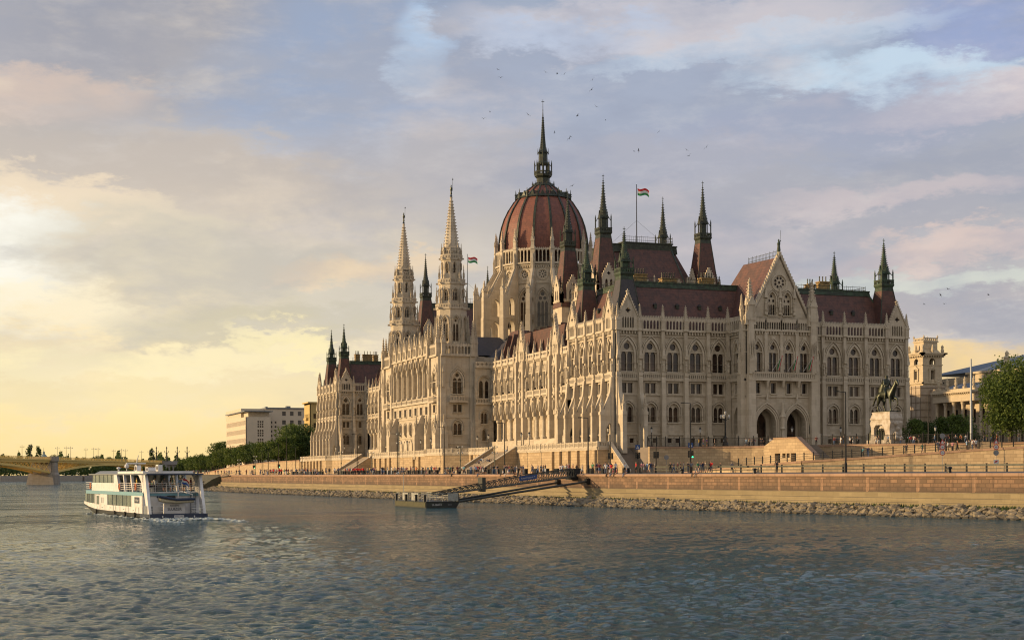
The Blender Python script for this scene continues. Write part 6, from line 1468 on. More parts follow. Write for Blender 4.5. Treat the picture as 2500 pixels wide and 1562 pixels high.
fx = MB(); fx.box(.5,2.0,HB-.6,HB+.04,.6,1.5); fx.build('stern_cabinet', MAT['roofgrey'], boat)
for x in (6,11,16.5,27): m = MB(); m.lathe([(.05,.1),(.14,.18),(.14,.62),(.05,.7)],7,x,HB+.16); m.tube((x,HB+.1,.7),(x,HB,1.3),.02,n=3); m.build('fender', MAT['iron'], boat)
def acunit(x):
    a = MB(); a.box(x-.55,x+.55,1.0,1.5,5.42,6.15); o = a.build('air_conditioner', MAT['white'], boat); f = MB(); f.tube((x-.1,1.5,5.78),(x-.1,1.54,5.78),.28,n=14); f.build('fan_grille', MAT['iron'], o)
acunit(13.6); acunit(2.0+1.2)
m_ = MB(); m_.tube((20.8,0,5.5),(18.6,0,7.4),.12,.05,6); m_.build('mast', MAT['white'], boat); m_ = MB(); m_.box(19.8,20.1,-1.2,1.2,6.35,6.5); m_.tube((20,0,5.5),(20,0,6.35),.05,n=5); m_.build('radar_bar', MAT['white'], boat); m_ = MB(); m_.lathe([(.05,5.5),(.06,5.8),(.25,5.9),(.28,6.1),(.2,6.3),(.02,6.38)],10,21,.9); m_.build('radar_dome', MAT['white'], boat)
m_ = MB(); m_.lathe([(.1,5.5),(.1,5.7),(.25,5.8),(.25,5.95),(.05,6.0)],10,26,.8); m_.build('vent_cowl', MAT['white'], boat); m_ = MB(); m_.box(8.6,10,.2,1.2,5.42,5.5); m_.box(8.6,8.7,.2,1.2,5.42,5.9); m_.box(9.9,10,.2,1.2,5.42,5.9); m_.box(8.6,10,.2,1.2,5.8,5.9); m_.build('roof_frame', MAT['white'], boat)
def ring(x, y, z):
    m = MB(); n = 14
    for k in range(n): a, b3 = 2*PI*k/n, 2*PI*(k+1)/n; m.tube((x+.34*math.cos(a),y,z+.34*math.sin(a)),(x+.34*math.cos(b3),y,z+.34*math.sin(b3)),.07,n=5)
    m.build('life_ring', MAT['orangering'], boat)
MAT['orangering'] = plain('orange_life_ring', (.55,.16,.05), .6, 0, .1)
ring(14.6,3.25,3.6); ring(6.2,3.25,3.6); ring(32.2,3.1,3.6)
def boat_pt(x, y): c_, s_ = math.cos(boat.rotation_euler.z), math.sin(boat.rotation_euler.z); return (orig.x+x*c_-y*s_, orig.y+x*s_+y*c_)
rng = random.Random(5)
for i, (x, y, ps, tp, bt) in enumerate(((13.6,1.8,'seated','maroon','black trousers'),(12.6,2.3,'standing','beige','brown trousers'),(11.8,1.2,'seated','black','blue jeans'),(10.4,2.4,'seated','orange','beige trousers'),(9.4,1.6,'seated','white','brown trousers'),(8.8,2.5,'standing','yellow','black trousers'),(7.9,2.0,'standing','black','black trousers'),(6.6,1.2,'seated','green','blue jeans'),(5.0,2.0,'seated','pink','black trousers'),(3.6,1.6,'standing','white','black trousers'),(3.4,.6,'standing','grey','black trousers'),(3.8,-.2,'standing','black','blue jeans'),(3.3,-1.2,'standing','light blue','blue jeans'),(4.2,-1.9,'standing','navy','black trousers'),(3.5,-2.5,'standing','maroon','brown trousers'),(5.5,-.9,'standing','teal','black trousers'))):
    X_, Y_ = boat_pt(x, y); s_ = ps == 'seated'; person(X_, Y_, 3.04+(.45 if s_ else 0), rng.uniform(0,6.28), 'on the boat upper deck', pose=ps, top=tp, bot=bt, group='passengers on the boat', scale=.95)
    if s_:
        bq = MB(); bq.box(-.5,.5,-.25,.25,.38,.44); bq.box(-.45,-.38,-.2,.2,0,.38); bq.box(.38,.45,-.2,.2,0,.38); o = bq.build('deck_seat', MAT['white'], boat); o.location = (x, y, 3.03)
for (x, y, tp) in ((33.4,1.6,'black'),(32.6,1.9,'white')):
    X_, Y_ = boat_pt(x, y); person(X_, Y_, 3.04, 1.0, 'on the boat foredeck', pose='standing', top=tp, bot='black trousers', group='passengers on the boat', scale=.95)
def flagmesh(w, h, cols, n=10, sag=.25):
    m = MB(); 
    for k in range(n):
        for j in range(3):
            P = []
            for (kk, jj) in ((k,j),(k+1,j),(k+1,j+1),(k,j+1)):
                u = kk/n; P.append((u*w, .18*w*math.sin(u*6.5)*u**.6*.6, -jj*h/3-sag*w*u*u*.6-.06*w*math.sin(u*7)))
            m.add(P, [(0,1,2,3)], j)
    return m
RW = plain('red_flag_cloth', (.55,.04,.04), .8, 0, .1); WW = plain('white_flag_cloth', (.75,.73,.68), .8, 0, .1); GW = plain('green_flag_cloth', (.04,.25,.08), .8, 0, .1); BW_ = plain('blue_flag_cloth', (.04,.12,.45), .8, 0, .1)
for _m, _c in ((RW,(.62,.05,.05)),(WW,(.8,.78,.72)),(GW,(.05,.32,.10)),(BW_,(.05,.15,.5))):
    _n = NT(_m.node_tree); _tr = _n.n('ShaderNodeBsdfTranslucent'); _tr.inputs[0].default_value = (*_c,1); _mx = _n.n('ShaderNodeMixShader'); _mx.inputs[0].default_value = .55; _o = [x for x in _m.node_tree.nodes if x.type == 'OUTPUT_MATERIAL'][0]
    _n.l(_m.node_tree.nodes['Principled BSDF'].outputs[0], _mx.inputs[1]); _n.l(_tr.outputs[0], _mx.inputs[2]); _n.l(_mx.outputs[0], _o.inputs[0])
X_, Y_ = boat_pt(1.4,-.6); fl = empty('stern_flag', (X_,Y_,3.0), -HEAD+.2, label='red white and blue flag drooping from the stern rail of the boat', cat='flag'); p = MB(); p.tube((0,0,0),(.45,0,1.75),.03,n=5); p.build('flag_staff', MAT['white'], fl); f = flagmesh(.8,.6,0,8,1.0).build('flag_cloth', [RW,WW,BW_], fl); f.location = (.3,0,1.6)
# foam at the stern and along the side
fm = MB(); rng = random.Random(9); MAT['foam'] = plain('river_foam', (.42,.46,.42), .7, 0, .4, 4.)
for _ in range(520):
    r_ = rng.random()
    if r_ < .5: x, y = -1.0-abs(rng.gauss(0,1.6)), rng.uniform(-3.4,3.4)
    elif r_ < .75: x, y = rng.uniform(-14,-1), rng.choice([-1,1])*(3+rng.random()*1.2)
    else: x, y = rng.uniform(0,34), rng.choice([-1,1])*(3.35+abs(rng.gauss(0,.25)))
    s_ = rng.uniform(.08,.35); X_, Y_ = boat_pt(x, y); z = rng.uniform(-.05,.08); a = rng.uniform(0,3)
    fm.T = Matrix.Translation((X_,Y_,z)) @ Matrix.Rotation(a,4,'Z'); fm.add([(-s_*1.6,-s_*.5,0),(s_*1.4,-s_*.6,0),(s_*1.7,s_*.4,0),(-s_*1.1,s_*.6,0),(0,0,s_*.55)],[(0,1,4),(1,2,4),(2,3,4),(3,0,4)])
fm.build('wake_foam', MAT['foam'], kind='stuff', label='broken white foam behind and beside the cruise boat', cat='foam')

# ================================================================== PONTOON AND GANGWAYS
PX_, PY_ = at(1040, 219); pn = empty('pontoon', (PX_, PY_, -.12), 0, label='dark steel landing pontoon with pale railings moored below the quay', cat='pontoon')
h = MB(); lofthull(h, [[(0,y,1.0),(0,y,.12),(.6,y,-.25),(4.4,y,-.25),(4.7,y,.3),(5.1,y,1.0)] for y in (0,16.5)]); h.box(-.05,5.15,-.05,16.6,1.0,1.08); hu = h.build('pontoon_hull', plain('black_tarred_steel', (.015,.017,.016), .5, .2, .4, 1.5, (.045,.05,.035)), pn)
text('U-16073', .42, Matrix.Translation((1.6,-.04,.48)) @ txw, MAT['signwhite'], hu); text('BKV', .32, Matrix.Translation((3.6,-.04,.5)) @ txw, MAT['signgrey'], hu)
h = MB(); h.box(-.08,0,.2,16.3,.25,.95); h.build('olive_side', plain('olive_steel_side', (.085,.08,.04), .9, 0, .6, 2., (.035,.04,.022)), pn)  # lighter olive panel along the west side of the hull
def rrail(x0,y0,x1,y1,z=1.08,h=1.15,panel=False):
    m = MB(); L = math.hypot(x1-x0,y1-y0); n = max(1,round(L/1.0))
    for k in range(n+1): m.tube((x0+(x1-x0)*k/n,y0+(y1-y0)*k/n,z),(x0+(x1-x0)*k/n,y0+(y1-y0)*k/n,z+h),.045,n=4)
    for f in (.4,.7,1.0): m.tube((x0,y0,z+h*f),(x1,y1,z+h*f),.04,n=4)
    if panel: m.add([(x0,y0,z+.1),(x1,y1,z+.1),(x1,y1,z+h),(x0,y0,z+h)],[(0,1,2,3)])
    m.build('railing', MAT['palerail'], pn)
MAT['palerail'] = plain('pale_grey_paint', (.38,.38,.33), .6, 0, .4, 2.)
rrail(.2,.4,.2,2.6); rrail(.2,4.6,.2,8.2,panel=True); rrail(.2,10,.2,13.0,panel=True); rrail(.2,14.4,.2,16.2); rrail(.6,.2,2.6,.2); rrail(3.4,.2,5.0,.2,panel=True); rrail(5.0,.2,5.0,16); rrail(.4,16.3,5.2,16.3)
for y in (.7,5.2,10.5,15.8):
    m = MB(); m.lathe([(.22,1.0),(.2,1.9),(.26,1.95),(.24,2.05)],8,.0,y); m.build('fender_post', MAT['iron'], pn)
m = MB(); m.tube((.8,14.6,1.0),(.8,14.6,5.2),.05,n=5); m.build('mast', MAT['palerail'], pn)
gw0 = Vector((PX_+2.6, PY_+7.5, 1.3)); ex, ey = on_quay(1400, -.6); gw1 = Vector((ex, ey, 4.7))
gx, gy = on_quay(1404, 0); gw1 = Vector((gx, gy, 4.5)); gw0 = Vector((*at(1062, 222), 1.85))
gang = empty('gangway', gw0, 0, label='long dark lattice gangway climbing from the pontoon to the quay edge', cat='gangway')
MAT['truss'] = plain('dark_grey_truss_paint', (.055,.055,.042), .6, .2, .4)
D = gw1-gw0; L = D.length; dh = D.normalized(); side = Vector((-dh.y, dh.x, 0)).normalized(); up = Vector((0,0,1))
m = MB(); n = 26
def hh(f): return 1.25 if f > .6 else .35+f/.6*.9
for s in (-.8,.8):
    for k in range(n):
        f0, f1 = k/n, (k+1)/n; a = D*f0+side*s; b = D*f1+side*s; m.tube(a, b, .11, n=4); m.tube(a+up*hh(f0), b+up*hh(f1), .085, n=4)
        m.tube(a, b+up*hh(f1), .055, n=4); m.tube(a+up*hh(f0), (a+b)/2, .04, n=3); m.tube(b, b+up*hh(f1), .05, n=4); m.tube(a+up*hh(f0)*.75, b+up*hh(f1)*.75, .03, n=4)
for k in range(n+1):
    a = D*(k/n); m.tube(a-side*.8, a+side*.8, .06, n=4)
m.build('lattice_truss', MAT['truss'], gang)
m = MB(); m.add([tuple(-side*.75+up*.05),tuple(side*.75+up*.05),tuple(D+side*.75+up*.05),tuple(D-side*.75+up*.05)],[(0,1,2,3)]); m.build('walkway', MAT['truss'], gang)
m = MB(); a = D*.30-side*.95; m.T = Matrix.Translation(a); m.box(-.28,.28,-.1,2.0,-.4,1.75); m.build('gangway_portal', MAT['truss'], gang)
sg = MB(); f0, f1 = .55, .68; sl = -side*.95 if side.y > 0 else side*.95
a = D*f0+sl+up*.5; b = D*f1+sl+up*.5; sg.add([tuple(a),tuple(b),tuple(b+up*.7),tuple(a+up*.7)],[(0,1,2,3)]); so = sg.build('name_sign', MAT['signblue'], gang)
xd = (b-a).normalized(); zd = up-xd*up.dot(xd); zd.normalize(); yd = zd.cross(xd); rot = Matrix((xd, zd, xd.cross(zd))).transposed().to_4x4(); mid = (a+b)/2+up*.25-yd*.03 if yd.y > 0 else (a+b)/2+up*.25+yd*.03
text('Kossuth Lajos t\u00e9r M', .36, Matrix.Translation(mid+Vector((0,0,0))) @ rot, MAT['signwhite'], so)
m = MB(); m.T = Matrix.Translation(D); m.box(-1.2,.4,-1.1,1.1,-.55,-.1); m.box(-1.0,.4,-1.0,-.92,0,1.2); m.box(-1.0,.4,.92,1.0,0,1.2); m.build('landing_bracket', MAT['iron'], gang)
for i, (px1, z1, y0_) in enumerate(((1366,3.5,4.5),(1438,3.7,.6))):
    x1, y1 = on_quay(px1, 0); A = Vector((PX_+5.0, PY_+y0_, .9)); B = Vector((x1-.1, y1, z1)); bm_ = empty('mooring_boom', A, 0, label='upper mooring tube, shorter, ending on the wall under the gangway' if i == 0 else 'lower mooring tube, longer, reaching the wall beyond the gangway', cat='mooring tube'); m = MB(); m.tube((0,0,0), B-A, .17, n=8); m.build('tube', MAT['truss'], bm_); m = MB(); m.T = Matrix.Translation(B-A); m.box(-.5,.1,-.45,.45,-.45,.45); m.build('wall_bracket', MAT['iron'], bm_)
# second, far landing gangway
A = Vector((*at(487,560),2.2)); B = Vector((*on_quay(566,0),4.7)); g2 = empty('gangway', A, 0, label='distant dark gangway reaching the far end of the river wall', cat='gangway'); m = MB(); D2 = B-A; s2 = Vector((-D2.y,D2.x,0)).normalized()
for s in (-1,1):
    m.tube(s2*s, D2+s2*s, .16, n=4); m.tube(s2*s+up*1.0, D2+s2*s+up*1.0, .06, n=4)
    for k in range(30): m.tube(D2*(k/30)+s2*s, D2*((k+1)/30)+s2*s+up*1.0, .03, n=3)
m.build('lattice_truss', MAT['truss'], g2); m = MB(); m.tube(D2-up*1.8, D2*.2-up*.4, .14, n=6); m.build('mooring_tube', MAT['truss'], g2)

# ================================================================== FLAGS, BIRDS
def flagpole(x, y, z, h, w, lb):
    f = empty('flagpole', (x,y,z), -HEAD+.1, label=lb, cat='flagpole'); p = MB(); p.tube((0,0,0),(0,0,h),.13,.08,6); p.lathe([(.02,h),(.18,h+.12),(.02,h+.24)],6); p.build('pole', MAT['iron'], f)
    c = flagmesh(w, w*.58, 0, 12, .25).build('flag_cloth', [RW,WW,GW], f); c.location = (.25,0,h-.7)
    for s in (-1,1):
        m = MB(); m.tube((0,0,h*.42),(s*7,-1.5,0),.025,n=3); m.build('stay_wire', MAT['iron'], f)
flagpole(34.6,64.5,61.2,15.0,2.9,'tall pole flying a red white green flag over the nearer chamber roof'); flagpole(34.0,195.5,60.9,16.0,3.1,'pole flying a red white green flag seen between the tower and the dome')
for k, x in enumerate((CXm-1.8, CXm+1.8, CXm+5.4)):
    fl = empty('facade_flag', (x-.9, -8.2, 25.4), 0, label=['furled flag on a slanted staff at the second portal-front window','furled flag on a slanted staff at the third portal-front window','hanging red white green flag at the fourth portal-front window'][k], cat='flag'); m = MB(); m.tube((0,0,0),(1.5,-2.0,3.4),.05,n=5); m.build('flag_staff', MAT['signwhite'], fl); c = MB()
    for j in range(3): c.add([(1.4-j*.22,-1.9,3.2-j*.35),(1.2-j*.22,-1.75,2.9-j*.35),(.7-j*.15,-1.3,.2+.1*j),(.9-j*.15,-1.4,.1+.1*j)],[(0,1,2,3)],j)
    c.build('flag_cloth', [RW,WW,GW], fl)
birds = [(1220,171),(1226,190),(1200,274),(1184,290),(1336,177),(1364,181),(1381,182),(1448,220),(1293,281),(1414,283),(1459,261),(1482,294),(1357,324),(1396,334),(1393,339),(1612,322),(1551,370),(1562,368),(1680,367),(1686,380),(1728,360),(1400,454),(2028,674),(2298,721),(2258,743),(2307,742),(2415,720),(2316,706),(1450,196),(2430,868)]
bm1 = MB(); bm1.add([(-.3,0,0),(-.1,-.08,.05),(.25,-.04,0),(.25,.04,0),(-.1,.08,.05),(0,0,-.07),(.42,0,.02)],[(0,1,5),(0,5,4),(1,2,5),(4,5,3),(1,4,0),(1,2,3,4),(2,6,3),(2,5,3)])
bm1.add([(-.1,.05,.04),(.12,.05,.03),(.05,.45,.24),(-.08,.42,.24),(.12,.95,.05)],[(0,1,2,3),(3,2,4)]); bm1.add([(-.1,-.05,.04),(.12,-.05,.03),(.05,-.45,.24),(-.08,-.42,.24),(.12,-.95,.05)],[(3,2,1,0),(4,2,3)])
bme = bm1.mesh('bird', [MAT['iron']]); rng = random.Random(77)
for i, (px, py) in enumerate(birds):
    t_ = 260+rng.random()*60; x, y = at(px, t_); z = 5+(1155-.004*(px-1250)-py)*t_/3696
    o = bpy.data.objects.new('bird', bme); COL.objects.link(o); o.location = (x,y,z); o.rotation_euler = (rng.uniform(-.7,.7), rng.uniform(-.3,.3), rng.uniform(0,6.28)); s_ = rng.uniform(.55,.9); o.scale = (s_,s_,s_)
    zn = 'high up beside the dome spire' if px < 1300 else ('above and past the dome spire' if px < 1500 else ('over the chamber turrets' if px < 1800 else 'low over the far end of the palace'))
    tag(o, f'small dark bird gliding {zn}', 'bird', f'birds {zn}')
# ================================================================== TREES
def foliage(name, c1, c2):
    m, t, b = newmat(name); g = t.n('ShaderNodeNewGeometry'); oi = t.n('ShaderNodeObjectInfo')
    n = t.noise(g.outputs['Position'], .55, 3, .6); n2 = t.noise(g.outputs['Position'], 6, 2, .6)
    f = t.math('ADD', t.math('MULTIPLY', n, .6), t.math('MULTIPLY', n2, .4)); t.l(t.mix(t.mapr(f,.36,.64), c1, c2), b.inputs['Base Color'])
    b.inputs['Roughness'].default_value = .65; b.inputs['Specular IOR Level'].default_value = .25
    tr = t.n('ShaderNodeBsdfTranslucent'); t.l(t.mix(t.mapr(f,.36,.64), tuple(x*1.2 for x in c1), tuple(x*1.3 for x in c2)), tr.inputs[0])
    mx = t.n('ShaderNodeMixShader'); mx.inputs[0].default_value = .3; o = [x for x in m.node_tree.nodes if x.type == 'OUTPUT_MATERIAL'][0]; t.l(b.outputs[0], mx.inputs[1]); t.l(tr.outputs[0], mx.inputs[2]); t.l(mx.outputs[0], o.inputs[0])
    return m
MAT['leaf'] = foliage('tree_leaves', (.04,.07,.012), (.12,.16,.03)); MAT['leafd'] = foliage('dark_tree_leaves', (.024,.046,.012), (.075,.11,.024)); MAT['bark'] = plain('bark', (.06,.045,.03), .9, 0, .4)
def tree_mesh(seed, h, r, cz, nl, leaf, lobes=14, flat=.75):
    rg = random.Random(seed); tk = MB(); tk.lathe([(h*.028,0),(h*.02,h*.2),(h*.012,h*.55)],7)
    L = []
    for k in range(lobes):
        a = rg.uniform(0,6.28); rr = r*rg.uniform(.15,.68); z = cz+(h-cz)*rg.uniform(.12,.82); s = r*rg.uniform(.34,.55)
        L.append((rr*math.cos(a), rr*math.sin(a), z, s)); tk.tube((0,0,h*rg.uniform(.18,.4)), (rr*math.cos(a)*.8, rr*math.sin(a)*.8, z), h*.011, h*.004, 5)
    L.append((0,0,h-r*.35,r*.45)); cr = MB(); V = cr.v; F = cr.f
    for k in range(nl):
        c = rg.choice(L); u = rg.gauss(0,1), rg.gauss(0,1), rg.gauss(0,1); q = math.sqrt(sum(x*x for x in u))+1e-6; d = c[3]*(rg.random()**.35)*rg.uniform(.85,1.12)
        p = (c[0]+u[0]/q*d, c[1]+u[1]/q*d, c[2]+u[2]/q*d*flat)
        if p[2] < cz*.75: continue
        s = leaf*rg.uniform(.6,1.25); a = Vector((rg.gauss(0,1),rg.gauss(0,1),rg.gauss(0,.7))).normalized(); b = a.orthogonal().normalized(); b = (Matrix.Rotation(rg.uniform(0,6.28),3,a) @ b); cdir = a.cross(b)
        P = Vector(p); i = len(V)
        V += [tuple(P-b*s-cdir*s*.3), tuple(P+cdir*s*.55-b*s*.1), tuple(P+b*s), tuple(P-cdir*s*.55)]; F.append((i,i+1,i+2,i+3)); cr.m.append(0)
    return tk, cr
TREES = {}
def deftree(key, seed, h, r, cz, nl, leaf, mat, **k):
    tk, cr = tree_mesh(seed, h, r, cz, nl, leaf, **k); TREES[key] = (tk.mesh('trunk', [MAT['bark']]), cr.mesh('crown', [MAT[mat]]))
for i in range(3): deftree('row%d'%i, 40+i, 10, 4.2, 2.6, 1900, .34, 'leafd' if i == 2 else 'leaf')
deftree('tall', 50, 19, 8, 4, 4200, .45, 'leaf', lobes=22); deftree('tall2', 51, 17, 8, 3, 4200, .45, 'leafd', lobes=22)
deftree('big', 60, 15, 7.2, 1.2, 15000, .27, 'leaf', lobes=34); deftree('bush', 61, 6.5, 3.6, .6, 3400, .22, 'leafd', lobes=16); deftree('bush2', 63, 7, 3.8, .6, 3400, .22, 'leaf', lobes=16); deftree('slim', 62, 7, 1.3, .6, 900, .24, 'leafd', lobes=9, flat=1.5)
def tree(key, x, y, z, s, lb, group=None, sz=None):
    r = empty('tree', (x,y,z), random.Random(int(x*7+y*3)).uniform(0,6.28), label=lb, cat='tree', group=group); r.scale = (s,s,sz or s)
    for nm, me in zip(('trunk','crown'), TREES[key]): o = bpy.data.objects.new(nm, me); COL.objects.link(o); o.parent = r
    return r
rng = random.Random(8); k = 0
for j in range(30):
    y = 292+j*13.5; x = np.interp(y,[290,380,440,600,760],[-6,-7,-5,3,12])+rng.uniform(-1,1); s = rng.uniform(.85,1.12); tree('row%d'%(j%3), x, y, np.interp(y,[300,430,600],[9.0,7,4.9]), s, 'round topped tree in the long embankment row toward the bridge', 'embankment tree row')
for j in range(18):
    y = 300+j*22; x = np.interp(y,[290,380,440,600,760],[-6,-7,-5,3,12])+(4.0 if y < 480 else 10)+rng.uniform(-1,1); tree('row%d'%((j+1)%3), x, y, np.interp(y,[300,430,600],[9.0,7,4.9]), rng.uniform(1.0,1.25), 'round topped tree in the second embankment row behind the first', 'second embankment tree row')
tree('tall', *at(712,600), 7, .98, 'tall bright green tree before the grey office windows'); tree('tall2', *at(742,590), 7, 1.05, 'tall dark tree tight against the far pavilion'); tree('tall2', *at(692,615), 7, .65, 'mid height dark tree left of the tall bright one'.replace('left of','beside')); tree('tall', *at(541,800), 5, .95, 'lone tree at the foot of the pale office block'); tree('tall2', *at(722,585), 7, .7, 'lower dark tree in front of the tall bright one')
for j, px in enumerate((333,341,350,392,400,409,418,427,436,444)):
    tree('slim', *at(px, 640+rng.uniform(-15,15)), 1.8, rng.uniform(.9,1.25), 'slim dark poplar in the clump seen over the boat roof', 'slim poplars over the boat roof')
tree('big', *at(2468,258), 10.0, 1.0, 'big leafy green tree at the edge of the square', sz=1.0); tree('big', *at(2520,272), 10.0, .95, 'second large tree behind the big leafy one at the frame edge'.replace('frame edge','square edge'))
for (px, t_, key, s, lb) in ((2232,322,'bush2',.95,'rounded green bushy tree beside the palace corner'),(2262,335,'bush',1.0,'dark bushy tree behind the lantern lamp'),(2308,330,'bush2',1.05,'bushy tree left of the tall pale mast'.replace('left of','beside')),(2340,325,'bush2',1.1,'bushy tree below the museum colonnade'),(2362,332,'bush',.95,'dark bushy tree touching the tall pale mast'),(2290,345,'bush',1.0,'dark bushy tree at the museum tower foot')):
    tree(key, *at(px,t_), 10.0, s, lb, sz=s*.98)
# tall pale mast and slim poles on the square
def polething(px, t_, z, h, r, mat, name, lb):
    m = MB(); m.lathe([(r*1.5,0),(r*1.5,.5),(r,.6),(r*.6,h)],10); o = m.build(name, MAT[mat], label=lb, cat='pole'); o.location = (*at(px,t_), z)
MAT['palegrey'] = plain('pale_blue_grey_paint', (.33,.36,.38), .5, .1, .1)
polething(2371.5,272,10,15.2,.24,'palegrey','flag_mast','tall pale grey mast rising from the square before the museum')
for (px, h, lb) in ((2267,8.6,'dark slim pole beside the bushes'),(2411,6.8,'dark slim pole before the museum columns'),(2431,8.6,'dark slim pole in front of the big tree')): polething(px,270,10,h,.1,'iron','lamp_pole',lb)
m = MB(); m.box(-2.6,2.6,-.6,.6,0,.9); m.box(-1.2,2.2,-.5,.5,.9,1.3); o = m.build('stone_bench', MAT['podium'], label='pale stone bench block beside the crowd at the ramp head', cat='bench'); o.location = (*at(2385,248),8.5); o.rotation_euler = (0,0,-.6)

# ================================================================== MUSEUM
MAT['mstone'] = stone('museum_stone', (.60,.50,.34), (.52,.43,.29), 1.6, .6, .02, .7, .5, (.22,.16,.09), .35); MAT['mroof'] = plain('blue_grey_lead_roof', (.10,.12,.15), .5, .1, .3)
mu = empty('museum_building', (*at(2261,420),10), -PI/2, label='ochre stone museum with square corner tower, colonnade and blue grey roofs', cat='museum')
# local frame: x runs south along the front, -y faces the river
w = MB(); H = 3.1
for k in range(4):
    f = MB(Matrix.Rotation(k*PI/2,4,'Z') @ Matrix.Translation((0,-H,0)))
    f.plate(rect(-H+.004,H-.004,-1,27.0),[arch(0,24.3,2.0,25.2,26.2,5),rect(-.65,.65,20.0,22.8)],0,.7,back=False)
    f.add([(-1.5,-.35,23.2),(1.5,-.35,23.2),(0,-.35,24.2),(-1.5,0,23.2),(1.5,0,23.2),(0,0,24.2)],[(0,1,2),(0,2,5,3),(1,4,5,2),(0,3,4,1)]); f.box(-1.2,-.7,-.3,.02,19.8,23.2); f.box(.7,1.2,-.3,.02,19.8,23.2)
    for (z,h,d) in ((19.2,.4,.4),(24.25,.2,.2),(26.9,.4,.7),(27.3,.4,1.1)): f.box(-H-d,H+d,-d,.02,z,z+h)
    corbels(f,-H-.5,H+.5,0,26.5,26.9,.6,.8); balustrade(f,-2.3,2.3,.75,31.0,31.8,.6,.15)
    f.lathe([(.3,27.7),(.5,28.2),(.3,28.9),(.4,29.4),(.1,29.9)],6,-H-.1,-.1); f.lathe([(.2,27.7),(.5,28.4),(.25,29.6),(.1,30)],6,0,-.1); f.lathe([(.1,31.8),(.3,32.1),(.05,32.7)],6,-2.2,.8); f.box(-.5,.5,-.2,.2,19.6,20.4)
    w.merge(f)
w.frust(0,0,27.7,28.6,2.9,2.9,2.3,2.3); w.box(-2.25,2.25,-2.25,2.25,28.4,30.8); w.box(-2.5,2.5,-2.5,2.5,30.7,31.0); w.box(-2.9,2.9,-2.9,2.9,26.6,26.8); w.box(-3.0,3.0,-3.0,3.0,-1,19.4)
w.build('corner_tower', MAT['mstone'], mu)
sc = MB(); sc.box(-4.6,3.8,-4.4,4.2,-1,18.6); sc.box(3.8,6.6,-1.2,4,-1,17.5)
so_ = sc.build('scaffold_sheeting', plain('pale_scaffold_sheet', (.44,.36,.26), .9, 0, .5, .8, (.34,.27,.19), bump=.3), mu); sp_ = MB()
for z in range(0,19,2): sp_.tube((-4.7,-4.5,z),(3.9,-4.5,z),.07,n=4); sp_.tube((3.9,-4.5,z),(3.9,4,z),.07,n=4)
for x in (-4.7,-2.5,-.4,1.7,3.9): sp_.tube((x,-4.5,-1),(x,-4.5,18.6),.07,n=4)
sp_.build('scaffold_pole', plain('scaffold_timber', (.2,.15,.1), .9), so_, kind='stuff')
bd = MB(); x0_, x1_, y_ = 6.6, 52, -1.5; nb = 12; pc = (x1_-x0_)/nb
bd.plate(rect(x0_,x1_,-1,14),[rect(x0_+(k+.5)*pc-.7,x0_+(k+.5)*pc+.7,z0,z0+h) for k in range(nb) for (z0,h) in ((1.5,4.2),(8.0,3.6))],y_+2.6,y_+3.2,back=False)
bd.box(x0_,x1_,y_-1,y_+3,13.6,15.6); bd.box(x0_,x1_,y_-1.7,y_+3,15.9,16.4); corbels(bd,x0_,x1_,y_-1,15.5,15.9,.5,.8); bd.box(x0_,x1_,y_-.8,y_+3,16.4,17.0); bd.box(x0_,x1_,y_-2,y_+3,-1,2.2)
bd.build('museum_wall', MAT['mstone'], mu); gl = MB(); gl.box(x0_,x1_,y_+3.0,y_+3.1,0,13.6); gl.build('window_glass', MAT['glass'], mu)
for k in range(nb):
    c = MB(); x = x0_+k*pc+.6; c.lathe([(.65,2.2),(.5,2.6),(.43,12.6),(.6,13.1),(.65,13.6)],12,x,y_); c.build('column', MAT['mstone'], mu)
for k in range(nb-1):
    c = MB(); x = x0_+2+k*pc; c.box(x-.4,x+.4,y_-.9,y_,17,17.6); c.lathe([(.2,17.6),(.42,18.2),(.33,19.0),(.4,19.4),(.12,19.7),(.2,19.95),(.03,20.2)],7,x,y_-.45); c.build('roof_statue', MAT['mstone'], mu)
rf = MB(); rf.add([(x0_-3,y_+2,16.6),(x1_,y_+2,16.6),(x1_,y_+9,19.2),(x0_-3,y_+9,19.2)],[(0,1,2,3)]); rf.box(x0_-2,x1_,y_+12,y_+44,8,21.8,1); rf.box(x0_-2.5,x1_+.5,y_+11.5,y_+44,21.8,22.4,1); rf.box(-20,6,8,40,0,21,1)
rf.add([(-14,y_+12,22.4),(x1_+1,y_+12,22.4),(24,y_+26,28.2),(16,y_+32,27.6),(-14,y_+44,22.4),(x1_+1,y_+44,22.4)],[(0,1,2,3),(0,3,4),(1,5,2),(4,3,2,5)])
rf.build('roof', [MAT['mroof'], MAT['mstone']], mu); fn = MB(Tm(24,y_+26)); fn.lathe([(.8,28.0),(.3,28.8),(.5,29.4),(.15,30),(.3,30.6),(.05,32.2)],8); fn.build('finial', MAT['dark'], mu)
st_ = MB(Tm(34,y_+2)); st_.box(-1.3,1.3,-1.3,1.3,14,21.5); st_.lathe([(1.0,21.5),(1.2,22.6),(.7,23.6),(.9,24.2),(.4,24.7),(.5,25.4),(.1,25.9)],8); st_.build('roof_statue', MAT['mstone'], mu)

